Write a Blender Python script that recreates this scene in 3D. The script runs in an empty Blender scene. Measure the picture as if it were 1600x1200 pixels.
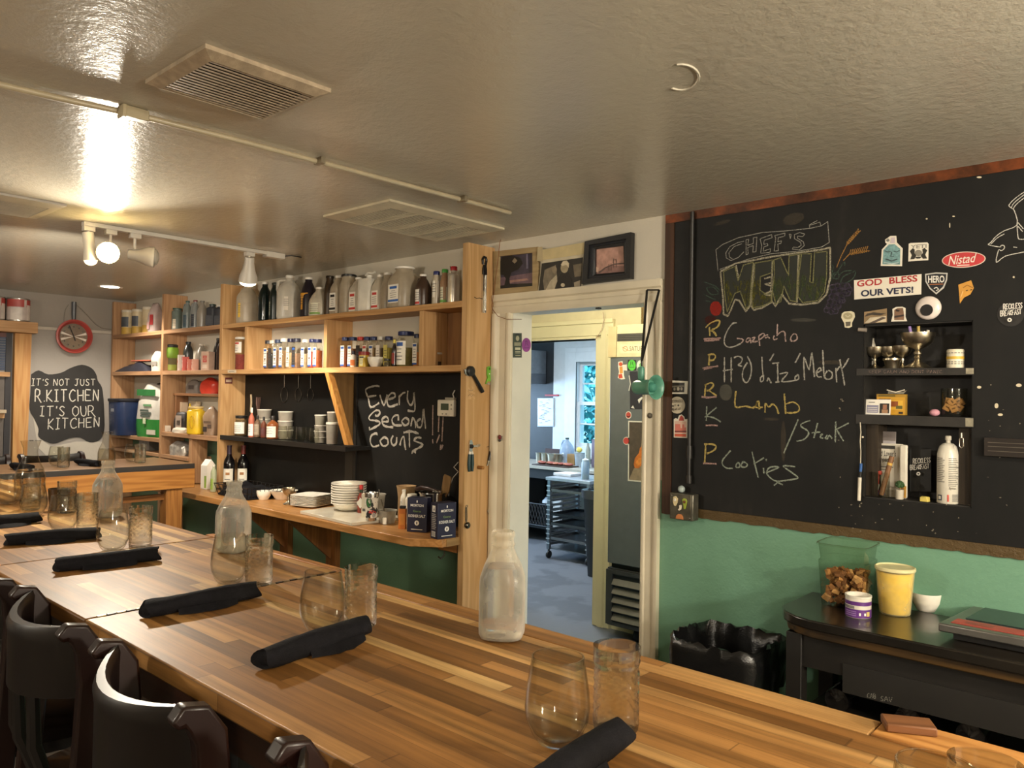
import bpy, bmesh, math, random
from mathutils import Vector, Matrix
random.seed(7)
SC = bpy.context.scene
COL = SC.collection
R = math.radians
# ------------------------------------------------------------------ camera
FPX = 1215.0
_yaw, _pit, _rol = R(42.0), R(.83), R(.94)
_fw = Vector((-math.sin(_yaw)*math.cos(_pit), math.cos(_yaw)*math.cos(_pit), math.sin(_pit)))
_r = Vector((math.cos(_yaw), math.sin(_yaw), 0))
_u = _r.cross(_fw)
_rt = _r*math.cos(_rol) + _u*math.sin(_rol)
_up = -_r*math.sin(_rol) + _u*math.cos(_rol)
CAM = Vector((0, 0, 1.6))
cd = bpy.data.cameras.new('camera')
cd.sensor_width = 36.0
cd.lens = 36.0*FPX/1600
cd.clip_start = .02
cam = bpy.data.objects.new('camera', cd)
COL.objects.link(cam)
M3 = Matrix((_rt, _up, -_fw)).transposed()
cam.matrix_world = Matrix.Translation(CAM) @ M3.to_4x4()
SC.camera = cam
# ------------------------------------------------------------------ view, world, lights
SC.view_settings.view_transform = 'Standard'
SC.view_settings.look = 'None'
SC.view_settings.gamma = 1
SC.view_settings.use_curve_mapping = False
SC.view_settings.exposure = 1.55
SC.cycles.use_denoising = True
SC.cycles.max_bounces = 9
SC.cycles.transparent_max_bounces = 24
SC.cycles.sample_clamp_indirect = 6
SC.cycles.blur_glossy = .6
SC.cycles.caustics_reflective = False
SC.cycles.caustics_refractive = False
W = bpy.data.worlds.new('world')
SC.world = W
W.use_nodes = True
W.node_tree.nodes['Background'].inputs[0].default_value = (.28, .62, .80, 1)
W.node_tree.nodes['Background'].inputs[1].default_value = 1.1

WARM = (1.0, .90, .75)
def light(name, kind, loc, power, color=WARM, size=.03, target=None, spot=None, blend=.5, sy=None):
    d = bpy.data.lights.new(name, kind)
    d.energy = power
    d.color = color
    if kind == 'AREA':
        d.size = size
        if sy:
            d.shape = 'RECTANGLE'
            d.size_y = sy
    else:
        d.shadow_soft_size = size
    if kind == 'SPOT':
        d.spot_size = R(spot)
        d.spot_blend = blend
    o = bpy.data.objects.new(name, d)
    o.location = loc
    if target:
        o.rotation_euler = (Vector(target)-Vector(loc)).to_track_quat('-Z', 'Y').to_euler()
    COL.objects.link(o)
    return o
# lamps that hang in the room, then unseen fill lights added after them
light('track_spot_light', 'SPOT', (-3.672, 1.357, 2.203), 42, size=.035, target=(-2.2, .64, 1.5), spot=116, blend=.7)
light('track_left_light', 'SPOT', (-3.80, 1.33, 2.13), 26, size=.03, target=(-5.6, 1.5, 1.0), spot=140, blend=.6)
light('track_end_light', 'SPOT', (-3.80, 2.12, 2.14), 24, size=.03, target=(-4.2, 2.35, 1.0), spot=130)
light('recessed_light', 'SPOT', (-6.06, 2.20, 2.33), 26, size=.05, target=(-6.06, 2.2, 0), spot=140)
light('right_track_light', 'SPOT', (.55, 1.55, 2.22), 20, size=.035, target=(-.6, 2.2, 1.0), spot=150)
light('near_fill_light', 'POINT', (1.3, -.9, 1.95), 34, size=.1)  # added fill behind the camera, no fixture; lifts ceiling and walls
light('right_fill_light', 'POINT', (1.7, 1.2, 1.7), 70, size=.1)  # added fill out of view at right, set low to brighten the ceiling
light('near_left_fill_light', 'POINT', (-3.2, -1.5, 1.95), 36, size=.1)  # added fill behind the camera on the left, belongs to no track
# the passage lamp and the daylight in the kitchen
light('passage_light', 'POINT', (-2.75, 3.36, 2.44), 20, color=(1, .90, .68), size=.06)
light('kitchen_daylight', 'AREA', (-7.75, 6.0, 1.5), 44, color=(.50, .73, 1.0), size=1.3, sy=1.0, target=(-4.6, 6.0, 1.1))
light('kitchen_ceiling_light', 'AREA', (-4.9, 5.7, 2.44), 21, color=(.86, .93, 1.0), size=.6, sy=.6, target=(-4.9, 5.7, 0))

# ------------------------------------------------------------------ pixels to points on real surfaces (1600 x 1200 frame)
def on(px, py, ax, val):
    d = _fw + _rt*((px-800)/FPX) - _up*((py-600)/FPX)
    t = (val-CAM[ax])/d[ax]
    return CAM + d*t
def sc_at(p):                       # metres per pixel at a point
    return (Vector(p)-CAM).dot(_fw)/FPX
def item(pc, pw, pt, pb, Y):        # an upright thing on a shelf: x, width, height
    p = on(pc, (pt+pb)/2, 1, Y)
    s = sc_at(p)
    return p.x, pw*s, (pb-pt)*s
# ------------------------------------------------------------------ materials
def lin(h):
    if isinstance(h, tuple):
        return h
    h = h.lstrip('#')
    o = []
    for i in (0, 2, 4):
        c = int(h[i:i+2], 16)/255
        o.append(c/12.92 if c <= .04045 else ((c+.055)/1.055)**2.4)
    return tuple(o)
_mc = {}
class NT:
    def __init__(s, name):
        s.m = bpy.data.materials.new(name)
        s.m.use_nodes = True
        s.t = s.m.node_tree
        s.b = s.t.nodes['Principled BSDF']
        s.out = s.t.nodes['Material Output']
    def n(s, kind, **kw):
        x = s.t.nodes.new('ShaderNode'+kind)
        for k, v in kw.items():
            setattr(x, k, v)
        return x
    def l(s, a, b):
        s.t.links.new(a, b)
    def math(s, op, a, b=0.0, c=None):
        x = s.n('Math', operation=op)
        for i, v in enumerate((a, b) if c is None else (a, b, c)):
            if isinstance(v, (int, float)):
                x.inputs[i].default_value = v
            else:
                s.l(v, x.inputs[i])
        return x.outputs[0]
    def noise(s, vec, scale, detail=3, rough=.5):
        x = s.n('TexNoise')
        x.inputs['Scale'].default_value = scale
        x.inputs['Detail'].default_value = detail
        x.inputs['Roughness'].default_value = rough
        if vec is not None:
            s.l(vec, x.inputs['Vector'])
        return x.outputs['Fac']
    def co(s, kind='Object', scale=(1, 1, 1)):
        c = s.n('TexCoord')
        m = s.n('Mapping')
        m.inputs['Scale'].default_value = scale
        s.l(c.outputs[kind], m.inputs['Vector'])
        return m.outputs[0]
    def ramp(s, fac, stops, interp='LINEAR'):
        x = s.n('ValToRGB')
        x.color_ramp.interpolation = interp
        e = x.color_ramp.elements
        while len(e) < len(stops):
            e.new(.5)
        for i, (p, c) in enumerate(stops):
            e[i].position = p
            e[i].color = (*lin(c), 1)
        s.l(fac, x.inputs[0])
        return x.outputs[0]
    def mix(s, fac, a, b, blend='MIX'):
        x = s.n('Mix', data_type='RGBA', blend_type=blend)
        for i, v in ((0, fac), (6, a), (7, b)):
            if isinstance(v, (int, float)):
                x.inputs[i].default_value = v
            elif isinstance(v, (tuple, str)):
                x.inputs[i].default_value = (*lin(v), 1)
            else:
                s.l(v, x.inputs[i])
        return x.outputs[2]
    def bump(s, h, strength=.3, dist=.01):
        x = s.n('Bump')
        x.inputs['Strength'].default_value = strength
        x.inputs['Distance'].default_value = dist
        s.l(h, x.inputs['Height'])
        s.l(x.outputs[0], s.b.inputs['Normal'])
    def set(s, **kw):
        for k, v in kw.items():
            s.b.inputs[k.replace('_', ' ')].default_value = v
def P(hexc, rough=.5, metal=0., var=.12, scale=14, spec=.5, bump=0., coat=0., emit=None, estr=0.):
    """plain painted / moulded surface with a slight mottling"""
    k = ('P', hexc, rough, metal, var, scale, spec, bump, coat, emit, estr)
    if k in _mc:
        return _mc[k]
    t = NT('surface_'+(hexc if isinstance(hexc, str) else 'x').lstrip('#'))
    c = lin(hexc)
    f = t.noise(t.co(), scale, 3)
    lo = tuple(x*(1-var) for x in c)
    hi = tuple(min(1, x*(1+var)) for x in c)
    t.l(t.ramp(f, [(.3, lo), (.7, hi)]), t.b.inputs['Base Color'])
    t.set(Roughness=rough, Metallic=metal, Specular_IOR_Level=spec, Coat_Weight=coat)
    if emit:
        t.b.inputs['Emission Color'].default_value = (*lin(emit), 1)
        t.set(Emission_Strength=estr)
    if bump:
        t.bump(t.noise(t.co(), scale*6, 4), bump, .004)
    _mc[k] = t.m
    return t.m
def WOOD(hex_a, hex_b, axis=0, rough=.55, s=1.0, knots=True, coat=0., spec=.35):
    k = ('W', hex_a, hex_b, axis, rough, s, coat)
    if k in _mc:
        return _mc[k]
    t = NT('wood_'+hex_a.lstrip('#'))
    sc = [9*s]*3
    sc[axis] = .7*s
    v = t.co(scale=tuple(sc))
    n1 = t.noise(v, 1.6, 2)
    w = t.math('SINE', t.math('MULTIPLY', n1, 38.0))
    w = t.math('MULTIPLY_ADD', w, .5, .5)
    sc2 = [90*s]*3
    sc2[axis] = 3*s
    n2 = t.noise(t.co(scale=tuple(sc2)), 1.0, 3)
    f = t.math('ADD', t.math('MULTIPLY', w, .45), t.math('MULTIPLY', n2, .6))
    t.l(t.ramp(f, [(.2, hex_a), (.85, hex_b)]), t.b.inputs['Base Color'])
    t.set(Roughness=rough, Coat_Weight=coat, Specular_IOR_Level=spec)
    t.bump(f, .12, .003)
    _mc[k] = t.m
    return t.m
def BUTCHER(axis=0):
    k = ('B', axis)
    if k in _mc:
        return _mc[k]
    t = NT('butcher_block')
    c = t.n('TexCoord')
    s = t.n('SeparateXYZ')
    t.l(c.outputs['Object'], s.inputs[0])
    a, b = (s.outputs[0], s.outputs[1]) if axis == 0 else (s.outputs[1], s.outputs[0])
    row = t.math('FLOOR', t.math('DIVIDE', b, (.031)))
    def white(x, y):
        cx = t.n('CombineXYZ')
        t.l(x, cx.inputs[0])
        if isinstance(y, float):
            cx.inputs[1].default_value = y
        else:
            t.l(y, cx.inputs[1])
        wn = t.n('TexWhiteNoise', noise_dimensions='2D')
        t.l(cx.outputs[0], wn.inputs['Vector'])
        return wn.outputs['Value']
    ro = white(row, 3.7)
    rl = t.math('MULTIPLY_ADD', white(row, 9.1), .35, .38)
    u = t.math('DIVIDE', t.math('ADD', a, t.math('MULTIPLY', ro, 3.0)), rl)
    colm = t.math('FLOOR', u)
    v = white(row, colm)
    sc2 = (2.2, 60, 60) if axis == 0 else (60, 2.2, 60)
    grain = t.noise(t.co(scale=sc2), 1.0, 4, .6)
    base = t.ramp(v, [(0, '#755026'), (.35, '#926534'), (.6, '#aa7942'), (.8, '#bf8f54'), (1, '#dbb274')])
    g = t.ramp(grain, [(.28, '#8d8d8d'), (.62, '#ffffff')])
    col = t.mix(.75, base, g, 'MULTIPLY')
    blot = t.noise(t.co(), 3.2, 4)
    col = t.mix(t.ramp(blot, [(.4, (0, 0, 0)), (.75, (.35, .35, .35))]), col, '#5b3819')
    # dark joints
    fy = t.math('FRACT', t.math('DIVIDE', b, (.031)))
    fx = t.math('FRACT', u)
    e1 = t.math('LESS_THAN', t.math('ABSOLUTE', t.math('SUBTRACT', fy, .5)), .485)
    e2 = t.math('LESS_THAN', t.math('ABSOLUTE', t.math('SUBTRACT', fx, .5)), .4975)
    e = t.math('MULTIPLY', e1, e2)
    col = t.mix(e, t.mix(.45, col, '#2a170b'), col)
    t.l(col, t.b.inputs['Base Color'])
    rr = t.math('MULTIPLY_ADD', blot, .25, .34)
    t.l(rr, t.b.inputs['Roughness'])
    t.set(Coat_Weight=.06, Coat_Roughness=.3, Specular_IOR_Level=.24)
    t.bump(grain, .06, .002)
    _mc[k] = t.m
    return t.m
def GLASS(tint='#ffffff', rough=0.0, edge=.35, refr=0.0):
    """thin clear glass or plastic: see-through, shiny, a little denser at grazing angles"""
    k = ('G', tint, rough, edge, refr)
    if k in _mc:
        return _mc[k]
    t = NT('thin_glass')
    tr = t.n('BsdfTransparent')
    gl = t.n('BsdfGlossy')
    gl.inputs['Roughness'].default_value = max(rough, .02)
    gl.inputs['Color'].default_value = (.95, .95, .95, 1)
    lw = t.n('LayerWeight')
    lw.inputs['Blend'].default_value = .5
    f3 = t.math('POWER', lw.outputs['Facing'], 4.0)
    c = t.mix(f3, tint, tuple(x*(1-edge) for x in lin(tint)))
    t.l(c, tr.inputs['Color'])
    fr = t.math('MULTIPLY_ADD', t.math('POWER', lw.outputs['Facing'], 3.5), .6, .02)
    mx = t.n('MixShader')
    t.l(fr, mx.inputs[0])
    base = tr.outputs[0]
    if refr:
        rf = t.n('BsdfRefraction')
        rf.inputs['IOR'].default_value = 1.25
        rf.inputs['Roughness'].default_value = .02
        m2 = t.n('MixShader')
        m2.inputs[0].default_value = refr
        t.l(base, m2.inputs[1])
        t.l(rf.outputs[0], m2.inputs[2])
        base = m2.outputs[0]
    t.l(base, mx.inputs[1])
    t.l(gl.outputs[0], mx.inputs[2])
    t.l(mx.outputs[0], t.out.inputs[0])
    _mc[k] = t.m
    return t.m
def CLOUDY(tint='#e9e4d8', body=.35, rough=.3):
    """milky translucent plastic or frosted glass"""
    k = ('C', tint, body, rough)
    if k in _mc:
        return _mc[k]
    t = NT('cloudy_plastic')
    tr = t.n('BsdfTransparent')
    tr.inputs['Color'].default_value = (*lin(tint), 1)
    t.b.inputs['Base Color'].default_value = (*lin(tint), 1)
    t.set(Roughness=rough)
    nz = t.noise(t.co(), 22, 3)
    f = t.math('MULTIPLY_ADD', nz, .3, body-.15)
    lw = t.n('LayerWeight')
    f = t.math('ADD', f, t.math('MULTIPLY', t.math('POWER', lw.outputs['Facing'], 2.0), .35))
    mx = t.n('MixShader')
    t.l(f, mx.inputs[0])
    t.l(tr.outputs[0], mx.inputs[1])
    t.l(t.b.outputs[0], mx.inputs[2])
    t.l(mx.outputs[0], t.out.inputs[0])
    _mc[k] = t.m
    return t.m
def CHALK(hexc, dens=.62):
    hexc = tuple(x*.8 for x in lin(hexc))
    k = ('K', hexc, dens)
    if k in _mc:
        return _mc[k]
    t = NT('chalk')
    tr = t.n('BsdfTransparent')
    t.b.inputs['Base Color'].default_value = (*lin(hexc), 1)
    t.set(Roughness=.95, Specular_IOR_Level=.05)
    f = t.ramp(t.noise(t.co(), 420, 2), [(.46-dens*.2, (0, 0, 0)), (.60-dens*.12, (1, 1, 1))])
    f = t.mix(1.0, f, (dens+.3, dens+.3, dens+.3), 'MULTIPLY')
    mx = t.n('MixShader')
    t.l(f, mx.inputs[0])
    t.l(tr.outputs[0], mx.inputs[1])
    t.l(t.b.outputs[0], mx.inputs[2])
    t.l(mx.outputs[0], t.out.inputs[0])
    _mc[k] = t.m
    return t.m
def BOARD():
    if 'board' in _mc:
        return _mc['board']
    t = NT('chalkboard_paint')
    v = t.co()
    n = t.noise(v, 2.6, 6, .62)
    n2 = t.noise(t.co(scale=(5, 5, 1.3)), 3, 5, .6)
    f = t.math('MULTIPLY', n, t.math('MULTIPLY_ADD', n2, 1.0, .4))
    t.l(t.ramp(f, [(.34, '#0f0f0e'), (.55, '#171614'), (.8, '#2d2a25')]), t.b.inputs['Base Color'])
    t.set(Roughness=.55, Specular_IOR_Level=.3)
    _mc['board'] = t.m
    return t.m
def PLASTER(hexc, rough=.45, s=30, b=.25, spec=.5, patch=None, ps=1.2):
    k = ('PL', hexc, rough, s, b, patch)
    if k in _mc:
        return _mc[k]
    t = NT('paint_'+hexc.lstrip('#'))
    n = t.noise(t.co(), ps, 4)
    c = lin(hexc)
    if patch:
        col = t.ramp(n, [(.38, hexc), (.5, hexc), (.56, patch), (.8, patch)])
    else:
        col = t.ramp(n, [(.3, tuple(x*.9 for x in c)), (.7, tuple(min(1, x*1.06) for x in c))])
    t.l(col, t.b.inputs['Base Color'])
    t.set(Roughness=rough, Specular_IOR_Level=spec)
    h = t.math('ADD', t.noise(t.co(), s, 4), t.math('MULTIPLY', t.noise(t.co(), s*5, 2), .35))
    t.bump(h, b, .01)
    _mc[k] = t.m
    return t.m
# frequently used
PINE = WOOD('#c0986a', '#a67c50', 0)
PINEY = WOOD('#bb946a', '#a37a50', 1)
PINEZ = WOOD('#bd8c55', '#a3713f', 2)
WHITE = P('#e8e2d4', .45)
LABEL = P('#ece7dc', .6, var=.03)
BLACK = P('#141312', .45)
BLUE = P('#22336b', .5)
RED = P('#b3322a', .5)
CREAM = P('#ddd4bd', .4)
STEEL = P('#b9b6b0', .25, 1.0, var=.06)
CHROME = P('#d8d6d2', .12, 1.0, var=.04)
SILVER = P('#b8ae98', .3, 1.0, var=.25, scale=60)
CLEAR = GLASS('#fbfbf8')
CLOUD = CLOUDY('#cfc6b6', .45)
# ------------------------------------------------------------------ mesh building
class MB:
    def __init__(s):
        s.v, s.f, s.i, s.mats = [], [], [], []
    def mi(s, m):
        if m not in s.mats:
            s.mats.append(m)
        return s.mats.index(m)
    def add(s, vs, fs, m, M=None):
        o = len(s.v)
        if M is not None:
            vs = [M @ Vector(v) for v in vs]
        s.v += [tuple(v) for v in vs]
        k = s.mi(m)
        for f in fs:
            s.f.append([o+i for i in f])
            s.i.append(k)
        return s
    def box(s, x0, x1, y0, y1, z0, z1, m, M=None):
        vs = [(x, y, z) for x in (x0, x1) for y in (y0, y1) for z in (z0, z1)]
        return s.add(vs, [(0, 1, 3, 2), (4, 6, 7, 5), (0, 4, 5, 1), (2, 3, 7, 6), (0, 2, 6, 4), (1, 5, 7, 3)], m, M)
    def lathe(s, prof, m, seg=24, c=(0, 0, 0), n=2.0, sy=1.0, caps=True, M=None, a0=0.0):
        vs, fs = [], []
        k = len(prof)
        for r, z in prof:
            for j in range(seg):
                a = a0+2*math.pi*j/seg
                ca, sa = math.cos(a), math.sin(a)
                q = 1.0 if n == 2.0 else (abs(ca)**n+abs(sa)**n)**(-1/n)
                vs.append((c[0]+r*q*ca, c[1]+r*q*sa*sy, c[2]+z))
        for i in range(k-1):
            for j in range(seg):
                j2 = (j+1) % seg
                fs.append((i*seg+j, i*seg+j2, (i+1)*seg+j2, (i+1)*seg+j))
        if caps:
            fs.append(tuple(reversed(range(seg))))
            fs.append(tuple((k-1)*seg+j for j in range(seg)))
        return s.add(vs, fs, m, M)
    def tube(s, pts, r, m, seg=8, closed=False, M=None, caps=True):
        pts = [Vector(p) for p in pts]
        n = len(pts)
        rr = r if isinstance(r, (list, tuple)) else [r]*n
        vs, fs = [], []
        prev = None
        for i, p in enumerate(pts):
            a = pts[i-1] if (i > 0 or closed) else p
            b = pts[(i+1) % n] if (i < n-1 or closed) else p
            t = (b-a)
            t = t.normalized() if t.length > 1e-9 else Vector((0, 0, 1))
            if prev is None:
                h = Vector((0, 0, 1)) if abs(t.z) < .9 else Vector((1, 0, 0))
                u = t.cross(h).normalized()
            else:
                u = (prev-t*prev.dot(t))
                u = u.normalized() if u.length > 1e-6 else t.orthogonal().normalized()
            prev = u
            w = t.cross(u)
            for j in range(seg):
                g = 2*math.pi*j/seg
                vs.append(p+(u*math.cos(g)+w*math.sin(g))*rr[i])
        for i in range(n if closed else n-1):
            i2 = (i+1) % n
            for j in range(seg):
                j2 = (j+1) % seg
                fs.append((i*seg+j, i*seg+j2, i2*seg+j2, i2*seg+j))
        if not closed and caps:
            fs.append(tuple(reversed(range(seg))))
            fs.append(tuple((n-1)*seg+j for j in range(seg)))
        return s.add(vs, fs, m, M)
    def prism(s, poly, z0, z1, m, M=None):
        n = len(poly)
        vs = [(p[0], p[1], z0) for p in poly]+[(p[0], p[1], z1) for p in poly]
        fs = [tuple(reversed(range(n))), tuple(range(n, 2*n))]
        fs += [(i, (i+1) % n, n+(i+1) % n, n+i) for i in range(n)]
        return s.add(vs, fs, m, M)
    def arc(s, r, z0, z1, a0, a1, m, seg=10, t=.0008, M=None, sy=1.0):
        """a label wrapped on a round body"""
        vs, fs = [], []
        for k in range(seg+1):
            a = a0+(a1-a0)*k/seg
            for rr in (r, r+t):
                for z in (z0, z1):
                    vs.append((rr*math.cos(a), rr*math.sin(a)*sy, z))
        for k in range(seg):
            o = k*4
            fs += [(o+2, o+6, o+7, o+3), (o, o+1, o+5, o+4), (o+1, o+3, o+7, o+5), (o, o+4, o+6, o+2)]
        fs += [(0, 2, 3, 1), (seg*4, seg*4+1, seg*4+3, seg*4+2)]
        return s.add(vs, fs, m, M)
    def ribbon(s, pts, w, m, M=None, z=0.0, jit=0.0):
        """flat stroke in the local xy plane"""
        pts = [Vector((p[0], p[1])) for p in pts]
        q = [pts[0]]
        for p in pts[1:]:
            if (p-q[-1]).length > 1e-7:
                q.append(p)
        if len(q) < 2:
            q.append(q[0]+Vector((w*.5, 0)))
        vs, fs = [], []
        for i, p in enumerate(q):
            a = q[max(0, i-1)]
            b = q[min(len(q)-1, i+1)]
            t = (b-a)
            t = t.normalized() if t.length > 1e-9 else Vector((1, 0))
            nrm = Vector((-t.y, t.x))
            ww = w*.5*(1+random.uniform(-jit, jit))
            vs += [(p.x+nrm.x*ww, p.y+nrm.y*ww, z), (p.x-nrm.x*ww, p.y-nrm.y*ww, z)]
        for i in range(len(q)-1):
            fs.append((2*i, 2*i+1, 2*i+3, 2*i+2))
        return s.add(vs, fs, m, M)
    def sphere(s, c, r, m, seg=12, sc=(1, 1, 1), M=None):
        pr = [(max(1e-4, r*math.sin(math.pi*k/(seg//2))), -r*math.cos(math.pi*k/(seg//2))) for k in range(seg//2+1)]
        T = Matrix.Translation(c) @ Matrix.Diagonal((*sc, 1))
        return s.lathe(pr, m, seg, M=(M @ T if M is not None else T))
    def build(s, name, parent=None, loc=(0, 0, 0), rz=0.0, bevel=0.0, sharp=38, recalc=True, rot=None):
        me = bpy.data.meshes.new(name)
        me.from_pydata(s.v, [], s.f)
        for m in s.mats:
            me.materials.append(m)
        me.polygons.foreach_set('material_index', s.i)
        if recalc:
            b = bmesh.new()
            b.from_mesh(me)
            bmesh.ops.recalc_face_normals(b, faces=b.faces)
            b.to_mesh(me)
            b.free()
        me.polygons.foreach_set('use_smooth', [True]*len(me.polygons))
        me.set_sharp_from_angle(angle=R(sharp))
        o = bpy.data.objects.new(name, me)
        COL.objects.link(o)
        o.parent = parent
        o.location = loc
        o.rotation_euler = rot if rot else (0, 0, rz)
        if bevel:
            md = o.modifiers.new('bevel', 'BEVEL')
            md.width = bevel
            md.segments = 2
            md.limit_method = 'ANGLE'
            md.angle_limit = R(50)
            md.harden_normals = False
        return o
def tag(o, label, cat, group=None, kind=None):
    if label:
        o['label'] = label
    if cat:
        o['category'] = cat
    if group:
        o['group'] = group
    if kind:
        o['kind'] = kind
    return o
def thing(name, label, cat, loc=(0, 0, 0), rz=0.0, group=None, rot=None):
    o = bpy.data.objects.new(name, None)
    o.empty_display_size = .05
    COL.objects.link(o)
    o.location = loc
    o.rotation_euler = rot if rot else (0, 0, rz)
    return tag(o, label, cat, group)
def struct(mb, name, **kw):
    o = mb.build(name, **kw)
    o['kind'] = 'structure'
    return o
def dup(src, loc, rz, label, group=None):
    """a copy of a thing with its parts and sub-parts"""
    def cp(o, par):
        c = o.copy()
        COL.objects.link(c)
        c.parent = par
        for ch in list(o.children):
            cp(ch, c)
        return c
    r = cp(src, None)
    r.location = loc
    r.rotation_euler = (0, 0, rz)
    r['label'] = label
    if group:
        r['group'] = group
    return r
def facing(x, y):
    return math.atan2(-y, -x)
# ------------------------------------------------------------------ lettering
_tc = {}
def text_geo(s, bold=0.0, shear=0.0):
    k = (s, bold, shear)
    if k in _tc:
        return _tc[k]
    c = bpy.data.curves.new('lettering', 'FONT')
    c.body = s
    c.size = 1
    c.offset = bold
    c.shear = shear
    c.resolution_u = 3
    o = bpy.data.objects.new('lettering', c)
    COL.objects.link(o)
    dg = bpy.context.evaluated_depsgraph_get()
    me = bpy.data.meshes.new_from_object(o.evaluated_get(dg))
    vs = [tuple(v.co[:2]) for v in me.vertices]
    fs = [tuple(p.vertices) for p in me.polygons]
    bpy.data.objects.remove(o)
    bpy.data.curves.remove(c)
    bpy.data.meshes.remove(me)
    x0, x1 = min(v[0] for v in vs), max(v[0] for v in vs)
    y0, y1 = min(v[1] for v in vs), max(v[1] for v in vs)
    vs = [((v[0]-x0)/(x1-x0), (v[1]-y0)/(y1-y0)) for v in vs]
    _tc[k] = (vs, fs)
    return _tc[k]
def put_text(mb, s, q, m, bold=0.0, z=0.0, shear=0.0, M=None):
    """lettering stretched over a quad q = (bl, br, tr, tl) in the local xy plane"""
    vs, fs = text_geo(s, bold, shear)
    bl, br, tr, tl = [Vector(p[:2]) for p in q]
    out = []
    for u, v in vs:
        p = bl*(1-u)*(1-v)+br*u*(1-v)+tr*u*v+tl*(1-u)*v
        out.append((p.x, p.y, z))
    mb.add(out, fs, m, M)
GL = {'A': "0,0 .42,1 .85,0|.18,.4 .68,.4", 'B': "0,0 0,1 .5,.95 .55,.65 .3,.53 0,.5|.3,.53 .62,.4 .6,.1 .35,0 0,0",
 'C': ".75,.85 .45,1 .12,.75 .03,.4 .2,.06 .5,0 .78,.15", 'D': "0,0 0,1 .45,.95 .72,.55 .5,.08 0,0", 'E': "0,0 0,1|0,1 .65,1|0,.52 .5,.52|0,0 .68,0",
 'F': "0,0 0,1 .65,1|0,.52 .5,.52", 'H': "0,0 0,1|.65,0 .65,1|0,.5 .65,.5", 'I': ".25,0 .25,1|0,0 .5,0|0,1 .5,1", 'J': ".1,1 .7,1|.45,1 .42,.2 .25,0 .05,.12",
 'K': "0,0 0,1|.6,1 0,.45 .65,0", 'L': "0,1 0,0 .6,0", 'M': "0,0 .1,1 .4,.35 .75,1 .85,0", 'N': "0,0 .03,1 .6,0 .65,1",
 'O': ".38,1 .08,.75 .06,.3 .35,0 .68,.25 .68,.75 .38,1", 'P': "0,0 0,1 .5,.95 .55,.65 .3,.48 0,.48", 'R': "0,0 .02,1 .5,.98 .55,.7 .35,.5 0,.48|.25,.5 .75,-.1",
 'S': ".6,.88 .3,1 .06,.78 .3,.52 .55,.28 .35,.02 0,.12", 'V': "0,1 .35,0 .7,1", 'T': ".35,0 .35,1|0,1 .75,1", 'U': "0,1 .03,.25 .3,0 .58,.25 .6,1", "'": ".1,1 .06,.75", '.': ".05,.03 .12,.03"}
def smooth(pts, sub=4):
    if len(pts) < 3:
        return pts
    out = []
    n = len(pts)
    for i in range(n-1):
        p0, p1, p2, p3 = pts[max(0, i-1)], pts[i], pts[i+1], pts[min(n-1, i+2)]
        for k in range(sub):
            t = k/sub
            out.append(tuple(.5*((2*p1[d])+(-p0[d]+p2[d])*t+(2*p0[d]-5*p1[d]+4*p2[d]-p3[d])*t*t+(-p0[d]+3*p1[d]-3*p2[d]+p3[d])*t**3) for d in (0, 1)))
    out.append(tuple(pts[-1]))
    return out
def hand(s, q, gap=.28):
    """hand-lettered strokes mapped on quad (bl, br, tr, tl)"""
    st, x = [], 0.0
    for ch in s:
        if ch == ' ':
            x += .6
            continue
        w = 0
        for part in GL[ch].split('|'):
            pp = [tuple(float(a) for a in p.split(',')) for p in part.split()]
            w = max(w, max(p[0] for p in pp))
            pp = smooth(pp, 3) if ch in 'CDOSUJPRB' else pp
            st.append([(x+p[0]+random.uniform(-.02, .02), p[1]+random.uniform(-.03, .03)) for p in pp])
        x += w+gap
    x -= gap
    bl, br, tr, tl = [Vector(p[:2]) for p in q]
    res = []
    for p in st:
        o = []
        for a, v in p:
            u = a/x
            w = bl*(1-u)*(1-v)+br*u*(1-v)+tr*u*v+tl*(1-u)*v
            o.append((w.x, w.y))
        res.append(o)
    return res
def tr(s):
    return [tuple(float(a) for a in p.split(',')) for p in s.split()]
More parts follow.
